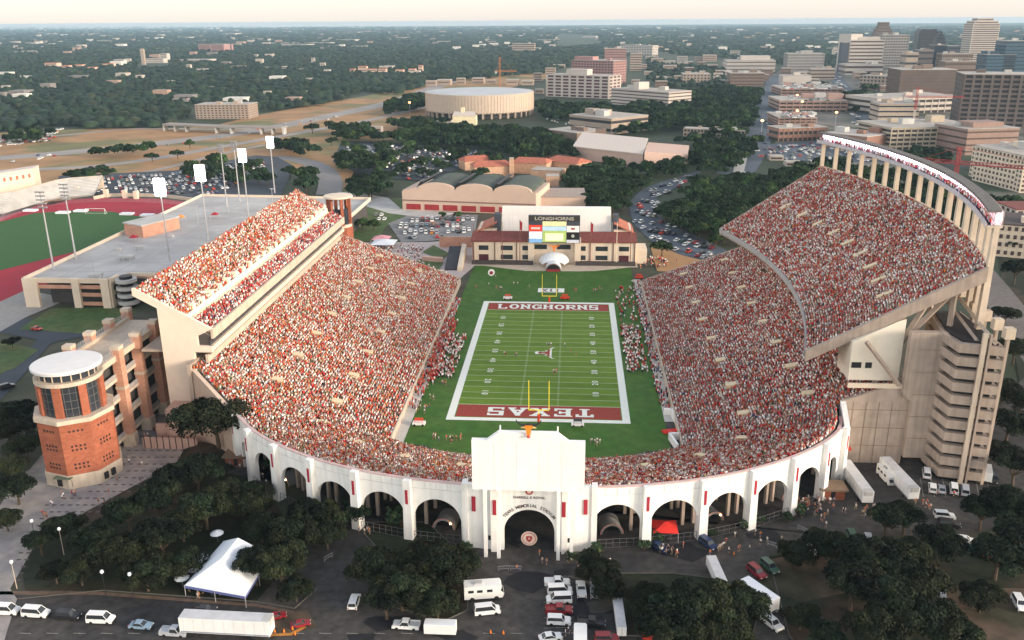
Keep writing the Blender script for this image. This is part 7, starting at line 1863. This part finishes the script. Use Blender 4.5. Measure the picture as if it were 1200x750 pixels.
def people(poly,n_,place,w_=(.42,.2,.16,.1,.06,.06),s=1.0):
    global npers
    W=[at(*p) for p in poly] if poly[0][1]>100 or True else poly
    x0,x1=min(p[0] for p in W),max(p[0] for p in W); y0,y1=min(p[1] for p in W),max(p[1] for p in W); k=0;t=0
    while k<n_ and t<5000:
        t+=1; x,y=rng.uniform(x0,x1),rng.uniform(y0,y1)
        if not inside(W,x,y): continue
        m=1 if rng.random()<.5 else int(rng.integers(2,5))
        for q in range(min(m,n_-k)):
            ip=rng.integers(5); c_=pk[rng.choice(6,p=w_)]; o=bpy.data.objects.new('person',PM[ip]); COL.objects.link(o)
            o.location=(x+rng.normal(0,.7)*(q>0),y+rng.normal(0,.7)*(q>0),.05); o.rotation_euler=(0,0,rng.uniform(0,6.28)); h=s*rng.uniform(.94,1.06); o.scale=(h,h,h); o.color=(*PC[c_],1)
            act=['standing','striding','with arm bent','walking','with arm lifted'][ip]
            lab='person in %s %s %s'%(c_.replace('burnt ',''),act,place); tag(o,lab,'person',lab[:70]); k+=1; npers+=1
people([(20,690),(50,610),(110,595),(200,555),(228,500),(185,492),(160,520),(120,560),(60,590)],44,'on the pale plaza by the round brick tower')
people([(212,485),(236,487),(258,500),(245,507),(222,500)],34,'at the left end wall beside the round oak')
people([(255,510),(285,540),(325,555),(335,590),(300,562),(250,545)],26,'on the dark path left of the arches')
people([(405,618),(440,622),(440,640),(405,635)],5,'on the road below the left arches')
people([(468,640),(500,640),(500,648),(468,648)],4,'above the left lawn island')
people([(565,650),(650,650),(715,655),(715,672),(640,676),(570,668)],14,'on the road in front of the central gate')
people([(760,645),(850,630),(900,628),(955,606),(950,622),(900,650),(860,660),(800,665)],30,'on the road below the right arches')
people([(925,590),(950,585),(1040,595),(1042,612),(985,622),(935,612)],62,'in the throng beside the right brick kiosk')
people([(1075,585),(1130,578),(1120,600),(1080,602)],8,'in the yard by the ramp tower')
people([(690,735),(650,738),(655,750),(700,750)],6,'among the parked trucks right of the gate road')
people([(215,688),(285,702),(330,705),(330,712),(215,700)],8,'beside the marquee tent')
people([(555,325),(625,328),(625,345),(555,345)],12,'on the far turf left of the far goal post'); people([(670,325),(735,325),(735,350),(670,345)],14,'on the far turf right of the far goal post')
people([(722,352),(748,352),(750,388),(726,388)],8,'on the right sideline grass')
people([(500,455),(522,440),(515,480),(480,505),(478,492)],20,'on the near left sideline grass',w_=(.5,.25,.15,.05,.0,.05))
people([(505,512),(540,516),(535,524),(505,520)],12,'by the bench at the near left turf corner',w_=(.1,.45,.25,.2,0,0)); people([(688,515),(706,516),(706,522),(688,521)],7,'in the group right of the blank board',w_=(1,0,0,0,0,0))
people([(600,405),(680,405),(680,420),(600,420)],7,'near midfield'); people([(560,375),(720,380),(725,470),(545,460)],7,'on the striped playing field')
print('people',npers,'cars',ncar,'trees',ntree)
def block(x0,x1,y0,y1,n_,mix,label):
    P=np.stack([rng.uniform(x0,x1,n_),rng.uniform(y0,y1,n_),np.full(n_,.06)],-1); crowd_mesh('marching_band',P,rng.uniform(0,6.28,n_),mix,label,'marching band')
block(-35.5,-28.5,-26,14,210,MIX_B,'white clad band members massed along the left sideline')
block(-38.5,-34,-32,32,260,MIX_R,'red and orange clad band members behind the white block at the left sideline')
block(27.5,34.5,-18,26,230,dict(white=.72,red=.2,maroon=.08),'white and red clad band members in a block at the right sideline')
def strew(x0,x1,y0,y1,n_,mix,label): P=np.stack([rng.uniform(x0,x1,n_),rng.uniform(y0,y1,n_),np.full(n_,.06)],-1); crowd_mesh('sideline_crowd',P,rng.uniform(0,6.28,n_),mix,label)
strew(35.6,39.0,-48,88,230,dict(white=.35,red=.25,black=.2,navy=.1,tan=.1),'people, staff and bags strung along the right sideline walk')
strew(-39.0,-35.8,-50,58,150,MIX_R,'people strung along the left sideline walk')
strew(27.5,35,26,80,60,dict(white=.4,red=.3,tan=.2,black=.1),'scattered players warming up at the far right of the turf')
W=[at(*p) for p in [(405,287),(440,286),(500,290),(490,306),(525,322),(520,335),(470,315),(415,303)]]; Q=[]
while len(Q)<330:
    x,y=rng.uniform(-110,-35),rng.uniform(95,160)
    if inside(W,x,y): Q.append((x,y,.2))
crowd_mesh('concourse_crowd',Q,rng.uniform(0,6.28,len(Q)),MIX_B,'people milling on the pink paving left of the field house')
W=[at(*p) for p in [(748,305),(780,300),(800,310),(750,318)]]; Q=[]
while len(Q)<50:
    x,y=rng.uniform(36,90),rng.uniform(95,150)
    if inside(W,x,y): Q.append((x,y,.2))
crowd_mesh('concourse_crowd',Q,rng.uniform(0,6.28,len(Q)),MIX_W,'people walking on the dark paving right of the field house')

# ------------------------------------------------------------------ tell look-alikes apart by where they stand
def refine_labels():
    D={}
    for o in S.objects:
        if o.parent is None and 'label' in o.keys() and o.get('kind') is None: D.setdefault(o['label'],[]).append(o)
    for lab,L in D.items():
        if len(L)<2: continue
        q=[proj(*o.location) for o in L]; n_=len(L); ox=sorted(range(n_),key=lambda i:q[i][0])
        if n_<=3: wx=[['left one','right one'],['left one','middle one','right one']][n_-2]
        else: wx=None
        ym=sorted(p[1] for p in q); y1,y2=ym[n_//3],ym[(2*n_)//3]
        for r,i in enumerate(ox):
            if wx: suf=wx[r]
            else:
                f=r/(n_-1); suf=['far left','left','middle','right','far right'][min(4,int(f*5))]+' '+('back' if q[i][1]<y1 else 'centre' if q[i][1]<y2 else 'front')
            new=lab+', '+suf
            if len(new.split())<=16: L[i]['label']=new
            if 'group' not in L[i].keys(): L[i]['group']=lab[:60]
refine_labels()

# ================================================================== haze
hz=MB(); hz.box((0,0,69.5),(41600,41600,145)); ho=hz.build('haze',[]) if False else None
me=bpy.data.meshes.new('haze'); bpy.context.view_layer.update(); TOPZ=max([CAM[2]]+[(o.matrix_world@Vector(v)).z for o in S.objects if o.type=='MESH' for v in o.bound_box])+1.0; print('TOPZ',TOPZ)
b=MB(); b.box((0,0,(TOPZ-1.4)/2),(41600,41600,TOPZ+1.4)); me.from_pydata(b.v,[],b.f); me.update()
hm=bpy.data.materials.new('haze_air'); hm.use_nodes=True; n_=hm.node_tree; n_.nodes.remove(n_.nodes['Principled BSDF'])
pv=n_.nodes.new('ShaderNodeVolumePrincipled'); pv.inputs['Color'].default_value=(.50,.74,.93,1); pv.inputs['Density'].default_value=5e-5; pv.inputs['Anisotropy'].default_value=.1
n_.links.new(pv.outputs[0],n_.nodes['Material Output'].inputs['Volume']); me.materials.append(hm)
ho=bpy.data.objects.new('haze',me); COL.objects.link(ho); ho['kind']='stuff'
S.cycles.volume_step_rate=1; S.cycles.volume_bounces=0
